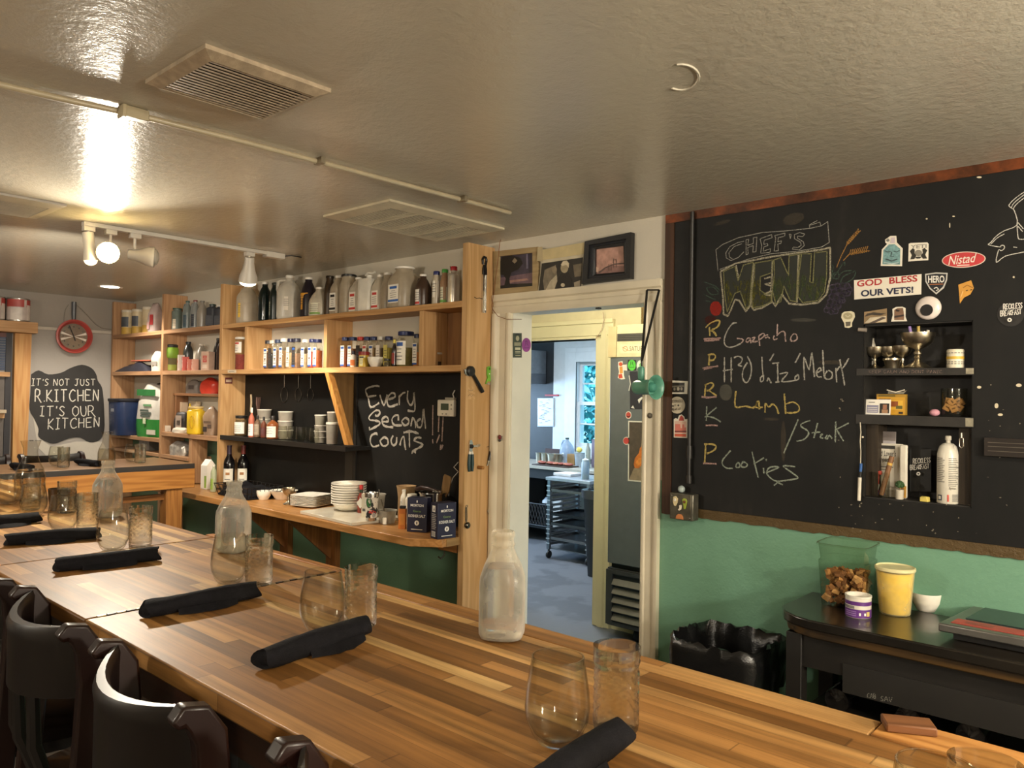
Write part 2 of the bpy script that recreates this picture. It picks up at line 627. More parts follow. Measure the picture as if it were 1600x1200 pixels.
# ------------------------------------------------------------------ flat things on upright planes
class Plane:
    """plane y=val (seen from -y) or x=val (seen from +x); local x runs right in view, local y runs up, local z towards the room"""
    def __init__(s, ax, val):
        s.ax, s.val = ax, val
        if ax == 1:
            s.M = Matrix(((1, 0, 0, 0), (0, 0, -1, val), (0, 1, 0, 0), (0, 0, 0, 1)))
        else:
            s.M = Matrix(((0, 0, 1, val), (1, 0, 0, 0), (0, 1, 0, 0), (0, 0, 0, 1)))
    def uv(s, px, py):
        p = on(px, py, s.ax, s.val)
        return (p.x if s.ax == 1 else p.y, p.z)
WB = Plane(1, 2.8)
def frame_at(pl, u, v, off=0.0):
    """matrix of a local frame on the plane"""
    return pl.M @ Matrix.Translation((u, v, off))
def flat(name, label, cat, pl, layers, off=0.0, group=None, th=.0012, parts=(), thing_th=None):
    """a flat thing stuck on a plane. layers: (kind, material, data ...) in frame pixels"""
    base = [pl.uv(*p) for p in layers[0][2]]
    cu = sum(p[0] for p in base)/len(base)
    cv = sum(p[1] for p in base)/len(base)
    mb = MB()
    z = thing_th or th
    loc = lambda p: (pl.uv(*p)[0]-cu, pl.uv(*p)[1]-cv)
    for i, L in enumerate(layers):
        if L[0] == 'poly':
            if i == 0:
                mb.prism([loc(p) for p in L[2]], 0.0, z, L[1])
            else:
                mb.add([(*loc(p), z) for p in L[2]], [tuple(range(len(L[2])))], L[1])
        elif L[0] == 'line':
            s = sc_at(on(*L[2][0], pl.ax, pl.val))
            mb.ribbon([loc(p) for p in L[2]], L[3]*s, L[1], z=z)
        elif L[0] == 'text':
            put_text(mb, L[3], [loc(p) for p in L[2]], L[1], L[4] if len(L) > 4 else 0, z=z, shear=L[5] if len(L) > 5 else 0)
        z += .0004
    M = frame_at(pl, cu, cv, off)
    o = mb.build(name, recalc=False)
    o.matrix_world = M
    return tag(o, label, cat, group)
def rect(x0, y0, x1, y1, dx=0, dy=0):
    return [(x0, y0), (x1, y0+dy), (x1+dx, y1+dy), (x0+dx, y1)]
def ell(cx, cy, rx, ry, n=20, rot=0.0):
    c, s = math.cos(rot), math.sin(rot)
    return [(cx+rx*math.cos(2*math.pi*k/n)*c-ry*math.sin(2*math.pi*k/n)*s, cy+rx*math.cos(2*math.pi*k/n)*s+ry*math.sin(2*math.pi*k/n)*c) for k in range(n)]
# ================================================================== THE SETTING
ZC = 2.355
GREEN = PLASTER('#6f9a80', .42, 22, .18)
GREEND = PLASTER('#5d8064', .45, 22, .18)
WALLW = PLASTER('#cfc8b8', .6, 18, .25)
WALLG = PLASTER('#9c968f', .6, 14, .3, patch='#aaa49d')
CEIL = PLASTER('#c2bba9', .20, 34, .2, spec=.5)
CASE = P('#d6ccb4', .35, var=.10, scale=5, bump=.05)
JAMB = P('#d9d4c6', .4, var=.06, scale=6)
KWHITE = P('#c9cfd4', .5, var=.05)
KBLACK = P('#1d2024', .5)
mb = MB()
mb.box(-6.95, 2.6, -2.6, 2.94, -.1, 0, PLASTER('#3a3229', .6, 20, .2))
struct(mb, 'floor')
mb = MB()
mb.box(-7.1, 2.7, -2.7, 2.94, ZC, ZC+.1, CEIL)
# repaired plaster ridge
pts = [on(1064+28*math.cos(a*.3), 120+20*math.sin(a*.3), 2, ZC) for a in range(-6, 8)]
mb.tube([(p.x, p.y, ZC) for p in pts], .0035, CEIL, 6)
struct(mb, 'ceiling')
# back wall, with the doorway and the shelf recess
DX0, DX1, DH = -2.52, -1.778, 2.0
AX0, AX1, AZ0, AZ1 = -.893, -.56, 1.268, 1.862
mb = MB()
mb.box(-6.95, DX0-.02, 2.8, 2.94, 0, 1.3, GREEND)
mb.box(-6.95, DX0-.02, 2.8, 2.94, 1.3, ZC, WALLW)
mb.box(DX0-.02, DX1+.02, 2.8, 2.94, DH+.02, ZC, WALLW)
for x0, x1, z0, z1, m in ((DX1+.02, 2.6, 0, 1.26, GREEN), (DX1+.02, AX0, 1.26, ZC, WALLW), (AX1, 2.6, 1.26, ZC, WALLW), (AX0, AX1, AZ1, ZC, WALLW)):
    mb.box(x0, x1, 2.8, 2.94, z0, z1, m)
struct(mb, 'wall_back')
mb = MB()
mb.box(-7.1, -6.95, -2.6, 2.94, 0, 2.06, WALLG)
mb.box(-7.1, -6.95, -2.6, 2.94, 2.06, ZC, PLASTER('#8f877e', .6, 14, .15))
struct(mb, 'wall_left')
mb = MB()
mb.box(2.6, 2.7, -2.6, 2.94, 0, ZC, WALLW)
struct(mb, 'wall_right')
mb = MB()
mb.box(-6.95, 2.6, -2.7, -2.6, 0, ZC, PLASTER('#8d8478', .6, 14, .15))
struct(mb, 'wall_front')
mb = MB()
mb.box(-6.95, -6.925, 2.03, 2.612, 2.062, 2.085, P('#b5ada0', .5))
struct(mb, 'trim_1')
# ---- first doorway: jamb lining and moulded casing
mb = MB()
mb.box(DX0-.02, DX0, 2.8, 2.94, 0, DH+.02, JAMB)
mb.box(DX1, DX1+.02, 2.8, 2.94, 0, DH+.02, JAMB)
mb.box(DX0, DX1, 2.8, 2.94, DH, DH+.02, JAMB)
fr = struct(mb, 'door_1', bevel=.002)
def casing_leg(x0, x1, z0, z1, flip=False):
    b = MB()
    w = x1-x0
    prof = [(0, 0), (0, .012), (.1, .018), (.2, .018), (.26, .013), (.62, .013), (.7, .019), (.86, .024), (1, .024), (1, 0)]
    pl = [((x0+w*a) if not flip else (x1-w*a), -d) for a, d in prof]
    b.prism(pl, z0, z1, CASE, Matrix.Translation((0, 2.7999, 0)))
    return b
b = casing_leg(DX0-.122, DX0-.004, 0, DH, flip=True)
b.build('casing', fr, sharp=25)
b = casing_leg(DX1+.004, DX1+.09, 0, DH)
b.build('casing', fr, sharp=25)
b = MB()
prof = [(0, 0), (0, .012), (.014, .018), (.036, .018), (.040, .013), (.058, .013), (.065, .022), (.088, .026), (.094, .026), (.094, 0)]
b.prism([(DH-.003+a, d) for a, d in prof], DX0-.122, DX1+.09, CASE, Matrix(((0, 0, 1, 0), (0, -1, 0, 2.7999), (1, 0, 0, 0), (0, 0, 0, 1))))
b.build('head_casing', fr, sharp=25)
b = MB()
b.box(-2.06, -2.04, 2.84, 2.858, DH-.006, DH, BLACK)
b.build('strike_plate', fr)
b = MB()
b.lathe([(.012, 0), (.012, .004), (.006, .007)], P('#6d675c', .4, .6), 10, M=Plane(1, 2.7875).M @ Matrix.Translation((-1.735, 1.525, 0)))
b.build('hook_plate', fr)
# ---- passage between the two doorways
PW = P('#cfc49f', .5, var=.04)
mb = MB()
mb.box(-7.95, -2.0, 2.94, 7.4, -.1, 0, PLASTER('#62656b', .55, 9, .2, patch='#51545a', ps=2.2))
struct(mb, 'floor_kitchen')
mb = MB()
mb.box(-7.95, -1.4, 2.94, 7.4, 2.5, 2.6, P('#b9bcb8', .6))
struct(mb, 'ceiling_kitchen')
D2, E0, E1, H2 = 4.486, -4.15, -3.232, 2.01
mb = MB()
mb.box(-5.5, E0, D2, D2+.13, 0, 2.5, PW)
mb.box(E0, E1, D2, D2+.13, H2, 2.5, PW)
mb.box(E1, -1.4, D2, D2+.13, 0, 2.5, PW)
struct(mb, 'wall_passage')
mb = MB()
mb.box(-1.6, -1.4, 2.94, D2, 0, 2.5, P('#a9b4b5', .5))
struct(mb, 'wall_passage_right')
mb = MB()
mb.box(-4.9, -4.75, 2.94, D2, 0, 2.5, PW)
struct(mb, 'wall_passage_left')
CASE2 = P('#d8cfa8', .35, var=.05, scale=5)
mb = MB()
mb.box(E1, E1+.05, D2-.02, D2+.13, 0, H2, CASE2)
mb.box(E0-.05, E0, D2-.02, D2+.13, 0, H2, CASE2)
mb.box(E0, E1, D2-.02, D2+.13, H2, H2+.02, CASE2)
d2 = struct(mb, 'door_2', bevel=.003)
b = MB()
b.prism([(E1+.05, 0), (E1+.05, -.03), (E1+.09, -.03), (E1+.10, -.018), (E1+.14, -.018), (E1+.15, 0)], 0, H2+.1, CASE2, Matrix.Translation((0, D2-.0005, 0)))
b.build('casing', d2, sharp=25)
b = MB()
b.box(E0-.1, E1+.15, D2-.026, D2-.0005, H2+.02, H2+.13, CASE2)
b.box(E0-.1, E1+.15, D2-.036, D2-.026, H2+.105, H2+.135, CASE2)
b.build('head_casing', d2, bevel=.003)
# ---- kitchen walls, window
KY = 7.25
WX0, WX1, WZ0, WZ1 = -5.51, -4.78, 1.02, 2.0
mb = MB()
mb.box(-7.95, -5.86, KY, KY+.15, 0, 2.5, KBLACK)
mb.box(-5.86, WX0, KY, KY+.15, 0, 2.5, KWHITE)
mb.box(WX1, -1.4, KY, KY+.15, 0, 2.5, KWHITE)
mb.box(WX0, WX1, KY, KY+.15, 0, WZ0, KWHITE)
mb.box(WX0, WX1, KY, KY+.15, WZ1, 2.5, KWHITE)
struct(mb, 'wall_kitchen')
mb = MB()
mb.box(-8.05, -7.95, 2.94, 7.4, 0, 2.5, KWHITE)
struct(mb, 'wall_kitchen_left')
mb = MB()
mb.box(-2.6, -2.5, 4.62, KY, 0, 2.5, KWHITE)
struct(mb, 'wall_kitchen_right')
KT = P('#d3d9de', .4, var=.03)
mb = MB()
for k, (a, d) in enumerate(((.17, .014), (.115, .028), (.05, .02))):
    mb.box(WX0-a, WX0, KY-d, KY-.0005, WZ0-.1, WZ1+a, KT)
    mb.box(WX1, WX1+a, KY-d, KY-.0005, WZ0-.1, WZ1+a, KT)
    mb.box(WX0, WX1, KY-d, KY-.0005, WZ1, WZ1+a, KT)
mb.box(WX0-.2, WX1+.2, KY-.07, KY-.001, WZ0-.13, WZ0-.1, KT)
w2 = struct(mb, 'window_2', bevel=.003)
b = MB()
zm = 1.52
for z0, z1, y in ((WZ0, zm+.02, KY+.02), (zm-.02, WZ1, KY+.06)):
    b.box(WX0, WX0+.035, y, y+.035, z0, z1, KT)
    b.box(WX1-.035, WX1, y, y+.035, z0, z1, KT)
    b.box(WX0+.035, WX1-.035, y, y+.035, z0, z0+.04, KT)
    b.box(WX0+.035, WX1-.035, y, y+.035, z1-.04, z1, KT)
    b.box(WX0+.035, WX1-.035, y+.01, y+.025, (z0+z1)/2-.009, (z0+z1)/2+.009, KT)
b.build('sash', w2)
b = MB()
b.box(WX0+.03, WX1-.03, KY+.036, KY+.039, WZ0+.03, zm, GLASS('#eef6f8'))
b.box(WX0+.03, WX1-.03, KY+.076, KY+.079, zm, WZ1-.03, GLASS('#eef6f8'))
b.build('pane', w2)
# greenery outside the kitchen window
t = NT('leaves')
n = t.noise(t.co(), 3.0, 4)
t.l(t.ramp(n, [(.3, '#0f4f5c'), (.5, '#2a8088'), (.72, '#6fc0c4')]), t.b.inputs['Base Color'])
t.set(Roughness=.6)
LEAF = t.m
mb = MB()
rnd = random.Random(3)
for k in range(5200):
    c = Vector((rnd.uniform(-9.2, -6.2), rnd.uniform(9.2, 11.2), rnd.uniform(-.2, 3.6)))
    u = Vector((rnd.uniform(-1, 1), rnd.uniform(-1, 1), rnd.uniform(-1, 1))).normalized()
    w = u.orthogonal().normalized()*rnd.uniform(.03, .06)
    u = u*rnd.uniform(.05, .11)
    mb.add([c-u, c+w, c+u, c-w], [(0, 1, 2, 3)], LEAF)
o = mb.build('shrub', recalc=False)
tag(o, 'leafy green shrub seen through the kitchen window', 'shrub', kind='stuff')
mb = MB()
mb.box(-16, -2, 7.6, 13, -.3, -.2, P('#35503a', .9))
struct(mb, 'ground')
light('daylight_on_shrub', 'AREA', (-6.5, 8.6, 4.2), 420, color=(.62, .88, 1.0), size=2.5, target=(-7.7, 10.2, 1.5))

# ---- window in the left wall
LW = -6.95
mb = MB()
FR = PINEY
mb.box(LW, LW+.16, .9, 2.02, 2.02, 2.105, FR)
b0 = on(38, 530, 0, LW).y
w1 = struct(mb, 'window_1', bevel=.003)
b = MB()
v = [(1.915, 1.0), (2.0, 1.0), (2.022, 2.02), (1.905, 2.02)]
v = [(on(27, 700, 0, LW).y-.045, 1.0), (on(27, 700, 0, LW).y+.055, 1.0), (2.01, 2.02), (1.895, 2.02)]
b.add([(LW, y, z) for y, z in v]+[(LW+.05, y, z) for y, z in v], [(0, 1, 2, 3), (7, 6, 5, 4), (0, 4, 5, 1), (1, 5, 6, 2), (2, 6, 7, 3), (3, 7, 4, 0)], WOOD('#c69a63', '#b07c48', 2))
b.build('post', w1)
b = MB()
b.box(LW, LW+.045, .9, 1.87, 1.68, 1.715, FR)
b.box(LW, LW+.045, .9, 1.84, 1.36, 1.40, FR)
b.box(LW+.045, LW+.09, .9, 1.84, 1.40, 1.425, P('#b5a58c', .5))
b.build('rail', w1)
b = MB()
b.box(LW+.004, LW+.02, 1.845, 1.885, 1.0, 2.02, P('#27262a', .5))
b.box(LW+.004, LW+.02, .9, 1.845, 1.985, 2.02, P('#5d3a34', .5))
for k in range(13):
    z = 1.73+.02*k
    b.box(LW+.003, LW+.012, .9, 1.845, z, z+.0165, P('#3d4a62', .35))
b.build('blind', w1)
b = MB()
for k in range(16):
    b.box(LW+.002, LW+.008+.006*(k % 2), .9+.059*k, .958+.059*k, 1.0, 1.68, P('#5c5550', .6))
b.build('shutter_panel', w1)
# ================================================================== CEILING FITTINGS
def vent(label, x0, x1, y0, y1, fr, slat_axis, n, splits=0, mat=None, dark='#3a352d', drop=.018, sw=.27, group='ceiling air vents'):
    m = mat or P('#b9ae98', .45, var=.12, scale=20)
    cx, cy = (x0+x1)/2, (y0+y1)/2
    root = thing('ceiling_vent', label, 'vent', (cx, cy, ZC), group=group)
    a, b_ = (x1-x0)/2, (y1-y0)/2
    f = MB()
    o = [(-a, -b_), (a, -b_), (a, b_), (-a, b_)]
    i = [(-a+fr, -b_+fr), (a-fr, -b_+fr), (a-fr, b_-fr), (-a+fr, b_-fr)]
    vs = [(*p, 0) for p in o]+[(*p, -drop*.45) for p in o]+[(*p, -drop) for p in i]+[(*p, 0) for p in i]
    fs = []
    for k in range(4):
        j = (k+1) % 4
        fs += [(k, j, 4+j, 4+k), (4+k, 4+j, 8+j, 8+k), (8+k, 8+j, 12+j, 12+k)]
    f.add(vs, fs, m)
    f.build('frame', root, sharp=20)
    d = MB()
    d.box(-a+fr, a-fr, -b_+fr, b_-fr, -.002, -.0005, P(dark, .9, spec=.05))
    d.build('backing', root)
    s = MB()
    L, Wd = (2*b_-2*fr, 2*a-2*fr) if slat_axis == 1 else (2*a-2*fr, 2*b_-2*fr)
    for k in range(n):
        c = -Wd/2+Wd*(k+.5)/n
        t = Wd/n*sw
        s.box(c-t, c+t, -L/2, L/2, -drop+.001, -drop+.0025, m)
    s.build('louvre', root)
    if splits:
        s = MB()
        for k in range(1, splits+1):
            q = -L/2+L*k/(splits+1)
            (s.box(-Wd/2, Wd/2, q-.006, q+.006, -drop-.0005, -.004, m) if slat_axis == 1 else s.box(q-.006, q+.006, -Wd/2, Wd/2, -drop-.0005, -.004, m))
        s.build('divider', root)
    return root
vent('dusty beige ceiling vent nearest the camera, beside the long conduit', -1.935, -1.63, .795, 1.12, .028, 1, 15, mat=P('#a3927a', .4, var=.2, scale=40, bump=.3), drop=.022, sw=.2)
vent('wide cream ceiling vent with fine louvres above the wooden end panel', -2.82, -2.375, 1.91, 2.57, .05, 1, 22, splits=3, mat=P('#c9bea3', .45), dark='#3d3526', drop=.02, sw=.2)
vent('pale ceiling vent at the left edge with bluish louvres', -3.875, -3.50, .52, 1.135, .05, 1, 16, mat=P('#b4ada2', .45), dark='#49505a', drop=.02)
# conduit on the ceiling
root = thing('ceiling_conduit', 'thin painted conduit pipe running across the ceiling past both near vents', 'pipe', (-2.17, 1.4, ZC))
pp = [on(x, y, 2, ZC-.012) for x, y in ((-260, 92), (0, 133), (110, 158), (225, 183), (360, 217), (497, 253), (610, 283), (720, 312), (797, 333))]
b = MB()
b.tube([(p.x+2.17, p.y-1.4, -.011) for p in pp], .0085, P('#a89b80', .35), 10)
b.build('pipe', root)
for x, y in ((497, 253), (720, 312)):
    p = on(x, y, 2, ZC-.012)
    b = MB()
    b.box(p.x+2.17-.012, p.x+2.17+.03, p.y-1.4-.008, p.y-1.4+.008, -.021, -.0005, P('#8d826c', .4, .5))
    b.build('clip', root)
p = on(209, 176, 2, ZC-.012)
b = MB()
b.box(p.x+2.17-.015, p.x+2.17+.015, p.y-1.4-.03, p.y-1.4+.035, -.03, -.0005, P('#a39679', .4))
b.box(p.x+2.17-.02, p.x+2.17+.02, p.y-1.4-.035, p.y-1.4-.025, -.034, -.0005, P('#a39679', .4))
b.build('coupling', root, bevel=.002)
# track with four lamp heads
TX = -3.80
root = thing('track_light', 'white ceiling track with four lamp heads, one of them glaring', 'track light', (TX, 1.8, ZC))
TW = P('#d5d0c6', .35, var=.04)
b = MB()
b.box(-.018, .018, -.5, .45, -.019, -.0005, TW)
b.build('rail', root, bevel=.002)
b = MB()
b.box(-.024, .024, .41, .52, -.03, -.0005, TW)
b.tube([(0, .52, -.012), (.02, .56, -.004), (.03, .60, -.006), (.01, .63, -.004)], .004, BLACK, 6)
b.build('feed_connector', root, bevel=.003)
GLOW = P('#fff2d8', .4, emit='#ffdf9a', estr=45.0)
GLOW2 = P('#fff2d8', .4, emit='#ffe2b0', estr=8.0)
GLOW1 = P('#e9e4da', .4, emit='#ffe2b0', estr=1.2)
def lamp_head(y, dirv, glow, prof, bulb_r, drop=.06):
    h = bpy.data.objects.new('lamp_head', None)
    COL.objects.link(h)
    h.parent = root
    h.location = (0, y-1.8, -.019)
    b = MB()
    b.box(-.016, .016, -.024, .024, -.022, -.0005, TW)
    b.tube([(0, 0, -.02), (0, 0, -drop)], .0065, TW, 8)
    b.build('stem', h, bevel=.001)
    d = Vector(dirv).normalized()
    q = d.to_track_quat('Z', 'Y').to_matrix().to_4x4()
    T = Matrix.Translation((0, 0, -drop)) @ q
    b = MB()
    b.lathe(prof, TW, 24, M=T, caps=False)
    inner = [(max(.002, r-.003), z+.001) for r, z in prof]
    b.lathe(list(reversed(inner)), P('#c9c4b8', .3), 24, M=T, caps=False)
    b.build('shade', h, sharp=30)
    b = MB()
    L = prof[-1][1]
    b.lathe([(bulb_r*.3, L-.03), (bulb_r*.85, L-.012), (bulb_r, L-.002), (bulb_r*.9, L+.010), (bulb_r*.55, L+.019), (.001, L+.023)], glow, 20, M=T)
    b.build('bulb', h)
    return h
CANP = [(.006, -.02), (.026, -.018), (.028, .0), (.029, .03), (.031, .09)]
BELL = [(.008, -.03), (.022, -.028), (.026, .0), (.034, .03), (.046, .055), (.050, .085)]
lamp_head(1.325, (.05, .1, -1), GLOW1, [(.006, -.025), (.024, -.022), (.026, .0), (.022, .04), (.027, .075), (.031, .105)], .028, .05)
lamp_head(1.42, (.86, -.42, -.22), GLOW, BELL, .046, .10)
lamp_head(1.53, (.42, .9, -.05), P('#bdb7ab', .3), BELL, .042, .10)
lamp_head(2.12, (-.30, .12, -1), GLOW2, [(.006, -.02), (.024, -.018), (.026, .01), (.034, .05), (.046, .085), (.049, .115)], .044, .045)
# recessed downlight
p = on(172, 448, 2, ZC)
root = thing('recessed_downlight', 'small round lit downlight set in the ceiling above the red clock', 'ceiling light', (p.x, p.y, ZC))
b = MB()
b.lathe([(.062, -.0005), (.085, -.004), (.087, -.0005)], TW, 28, caps=False)
b.build('trim_ring', root)
b = MB()
b.lathe([(.063, -.0015), (.055, -.003), (.001, -.0035)], P('#ffffff', .4, emit='#fff3df', estr=4.0), 28, caps=False)
b.build('lens', root)
# ================================================================== FURNITURE
TZ = 1.13
BUT = BUTCHER(0)
DARKW = WOOD('#2a150c', '#3a1e10', 0, .35, coat=.3)
TEDGE = WOOD('#55331b', '#6d4526', 0, .4)
def tabletop(name, label, x0, x1, y0, y1, th=.034, group='butcher block table sections', mat=None):
    root = thing(name, label, 'table', ((x0+x1)/2, (y0+y1)/2, 0), group=group)
    a, b_ = (x1-x0)/2, (y1-y0)/2
    b = MB()
    b.box(-a, a, -b_, b_, TZ-th, TZ, mat or BUT)
    b.build('top', root, bevel=.004)
    b = MB()
    b.box(-a, a, -b_+.06, -b_+.085, TZ-th-.10, TZ-th, DARKW)
    b.box(-a, a, b_-.085, b_-.06, TZ-th-.10, TZ-th, DARKW)
    b.build('apron', root)
    for sx in (-1, 1):
        b = MB()
        b.box(sx*(a-.14)-.03, sx*(a-.14)+.03, -.03, .03, 0, TZ-th, BLACK)
        b.box(sx*(a-.14)-.035, sx*(a-.14)+.035, -b_+.1, b_-.1, 0, .03, BLACK)
        b.build('leg', root)
    return root
S1, S2 = -1.703, -2.372
t1 = tabletop('bar_table', 'long butcher block table section under the large milk bottle, nearest the camera', S1+.0015, .45, .604, 1.163)
b = MB()
b.box(-1.0755, .266, .2798, .3385, TZ-.034, TZ, BUT)
b.build('top', t1, bevel=.002)
t2 = tabletop('bar_table', 'short hinged butcher block flap between the two table seams', S2+.0015, S1-.0015, .604, 1.222)
t3 = tabletop('bar_table', 'far butcher block table section running left under the distant glasses', -4.80, S2-.0015, .604, 1.222)
# back strip of the flap that runs past the seam, hinge on the seam
b = MB()
b.box(-.39, .43, .618, .645, TZ-.034, TZ+.002, WOOD('#8a5a2e', '#a87440', 0, .35))
b.build('back_strip', t2, loc=(0, -.31, 0), bevel=.002)
b = MB()
for k in range(30):
    y = -.31+.02+k*.0196
    b.box(-.004, .004, y, y+.0165, TZ-.004, TZ+.0022, P('#2b2119', .4, .5) if k % 2 else P('#8f7f63', .35, .8))
b.build('hinge', t2, loc=((S1-S2)/2, .005, 0))
# end of the near section: worn block and the paler section that goes on to the right
b = MB()
b.box(-.442, .38, -.042, .042, TZ-.034, TZ+.001, WOOD('#c08a4c', '#9a6632', 0, .4))
tag(b.build('edge_board', loc=(.085, 1.2065, 0), bevel=.002), 'pale board along the far table edge at the bottom right corner', 'board')
b = MB()
b.box(-.033, .033, -.02, .02, 0, .012, WOOD('#7a4f2e', '#5f3b20', 0, .55))
tag(b.build('wood_block', loc=(-.322, 1.218, TZ+.0012), rz=.5, bevel=.002), 'small brown wooden block at the end of the pale edge board', 'block')
# ---- bar along the left wall
BX, BE = -4.86, 2.36
root = thing('wall_bar', 'wooden bar with dark-edged top in front of the left wall', 'bar', (-5.15, 1.2, 0))
b = MB()
b.box(-.30, .29, -1.9, BE-1.2, TZ-.03, TZ, WOOD('#7a5a3a', '#8d6a46', 1, .35))
b.build('top', root, bevel=.002)
b = MB()
b.box(.2905, .294, -1.9, BE-1.2, TZ-.032, TZ-.001, P('#26221f', .5))
b.build('edge_band', root)
b = MB()
b.box(.255, .293, -1.9, BE-1.2+.004, TZ-.155, TZ-.032, WOOD('#b17a3c', '#8e5a26', 1, .5, .8))
b.build('front_beam', root, bevel=.003)
b = MB()
b.box(.20, .24, -1.9, BE-1.25, TZ-.225, TZ-.19, WOOD('#8a5a2c', '#70451f', 1, .5))
b.build('lower_rail', root)
for y in (BE-1.2-.12, .0, -1.2):
    b = MB()
    b.box(.19, .28, y-.05, y+.05, 0, TZ-.155, WOOD('#a36f38', '#855526', 2, .5))
    b.build('post', root, bevel=.002)
b = MB()
b.box(-.28, .10, -1.85, BE-1.25, .5, .52, P('#2b241d', .6))
b.build('shelf', root)
# ---- chairs
CHW = P('#0c0503', .36, var=.2, scale=8, coat=.15)
CHS = P('#1c0a05', .36, var=.2, scale=8, coat=.15)
def chair(label, loc, rz, group):
    root = thing('bar_chair', label, 'chair', loc, rz, group)
    HW, TOP = .185, 1.155
    # local: sitter faces +y, the back is at y = 0 bowing to -y
    b = MB()
    N = 14
    vs, fs = [], []
    prof = [(-.013, -.10), (-.013, .0), (-.016, .02), (-.010, .032), (.004, .034), (.012, .022), (.010, .0), (.010, -.10)]
    for k in range(N+1):
        u = -1+2*k/N
        x = u*HW*.93
        y = -.062*(1-u*u)
        dz = -.028+.012*u*u
        nx, ny = 2*.062*u/HW*.9, 1.0
        L = math.hypot(nx, ny)
        nx, ny = nx/L*-1, ny/L
        for d, z in prof:
            vs.append((x+nx*d*-1, y+ny*d, TOP+dz+z-.012))
    P8 = len(prof)
    for k in range(N):
        for j in range(P8):
            j2 = (j+1) % P8
            fs.append((k*P8+j, k*P8+j2, (k+1)*P8+j2, (k+1)*P8+j))
    fs += [tuple(range(P8)), tuple(N*P8+j for j in reversed(range(P8)))]
    b.add(vs, fs, CHW)
    b.build('crest_rail', root, sharp=50)
    for sx in (-1, 1):
        # rear post that ends in a scrolled ear
        b = MB()
        path = [(-.055, 0), (-.03, .35), (-.012, .70), (.004, .95), (.010, 1.06), (.004, 1.12), (-.014, 1.150), (-.034, 1.157), (-.047, 1.146)]
        wd = [.040, .040, .042, .044, .046, .046, .040, .030, .016]
        vs, fs = [], []
        for i, (y, z) in enumerate(path):
            a = path[max(0, i-1)]
            c = path[min(len(path)-1, i+1)]
            ty, tz = c[0]-a[0], c[1]-a[1]
            L = math.hypot(ty, tz)
            ny, nz = -tz/L, ty/L
            for dx, dn in ((-.0145, -wd[i]/2), (.0145, -wd[i]/2), (.0145, wd[i]/2), (-.0145, wd[i]/2)):
                vs.append((sx*HW+dx, y+ny*dn+.01, z+nz*dn))
        for i in range(len(path)-1):
            for j in range(4):
                j2 = (j+1) % 4
                fs.append((i*4+j, i*4+j2, i*4+4+j2, i*4+4+j))
        fs += [(0, 1, 2, 3), tuple(len(vs)-4+j for j in (3, 2, 1, 0))]
        b.add(vs, fs, CHS)
        b.build('rear_post', root, bevel=.006, sharp=60)
    for dx in (-.075, 0, .075):
        b = MB()
        yy = -.062*(1-(dx/HW)**2)
        b.tube([(dx, .0, .78), (dx, yy*.8-.004, .92), (dx, yy+.002, 1.04)], [.011, .013, .011], CHW, 8)
        b.build('spindle', root)
    b = MB()
    b.lathe([(.19, .745), (.215, .755), (.215, .78), (.20, .79), (.001, .784)], CHW, 28, c=(0, .19, 0), n=3.2)
    b.build('seat', root)
    for sx in (-1, 1):
        b = MB()
        b.tube([(sx*.15, .34, .75), (sx*.185, .38, 0)], [.02, .015], CHW, 8)
        b.build('front_leg', root)
    b = MB()
    b.tube([(-.172, .365, .28), (.172, .365, .28)], .011, CHW, 8)
    b.tube([(-.178, .365, .36), (-.185, -.02, .36)], .010, CHW, 8)
    b.tube([(.178, .365, .36), (.185, -.02, .36)], .010, CHW, 8)
    b.build('stretcher', root)
    return root
G = 'dark bar chairs along the near table edge'
c0 = chair('dark wooden bar chair, its curved back rail in the middle of the near row', (-1.225, .535, 0), -.08, G)
dup(c0, (-1.73, .555, 0), -.07, 'dark wooden bar chair just left of the middle one in the near row', G)
dup(c0, (-2.21, .560, 0), -.04, 'dark wooden bar chair at the left edge of the photo', G)
dup(c0, (-.665, .545, 0), -.06, 'dark wooden bar chair of which only one ear shows at the bottom edge', G)
G = 'dark chairs behind the wall bar'
dup(c0, (-5.70, 1.80, 0), -R(90)+.1, 'dark chair back showing behind the wall bar below the slate-shaped sign', G)
dup(c0, (-5.72, 1.36, 0), -R(90)-.05, 'dark chair back showing behind the wall bar under the window post', G)
# ---- wall shelving
YS = 2.615
def board(b, x0, x1, z0, z1, m, y0=YS, y1=2.7995):
    b.box(x0, x1, y0, y1, z0, z1, m)
root = thing('wall_shelving', 'open pine shelving unit crowded with jugs and spice jars above the counter', 'shelving', (-3.85, 2.7, 0))
O = Vector((-3.85, 2.7, 0))
def part(name, bx, m, par=None, bevel=.002, o=O, at=None):
    b = MB()
    x0, x1, y0, y1, z0, z1 = bx
    b.box(x0-o.x, x1-o.x, y0-o.y, y1-o.y, z0, z1, m)
    return b.build(name, par or root, bevel=bevel)
PINEX = WOOD('#c39a68', '#a87c4c', 0, .5)
PINEV = WOOD('#c29b6b', '#ab8254', 2, .5)
part('end_panel', (-2.688, -2.650, YS, 2.7995, .02, 2.33), WOOD('#c9a273', '#b18a58', 2, .5, .8))
part('end_panel', (-5.062, -5.026, YS, 2.7995, .93, 2.33), PINEV)
part('top_shelf', (-5.0255, -2.6885, YS, 2.7995, 2.022, 2.052), PINEX)
part('middle_shelf', (-5.0255, -2.6885, YS, 2.7995, 1.711, 1.742), PINEX)
for x in (-4.715, -3.82, -2.985):
    part('divider', (x-.016, x+.016, YS+.004, 2.7995, 1.7425, 2.0215), PINEV)
b = MB()
b.box(-2.97+.003, -2.6885-.003, 2.782, 2.7990, 1.7435, 2.021, WOOD('#8a6238', '#765130', 2, .6))
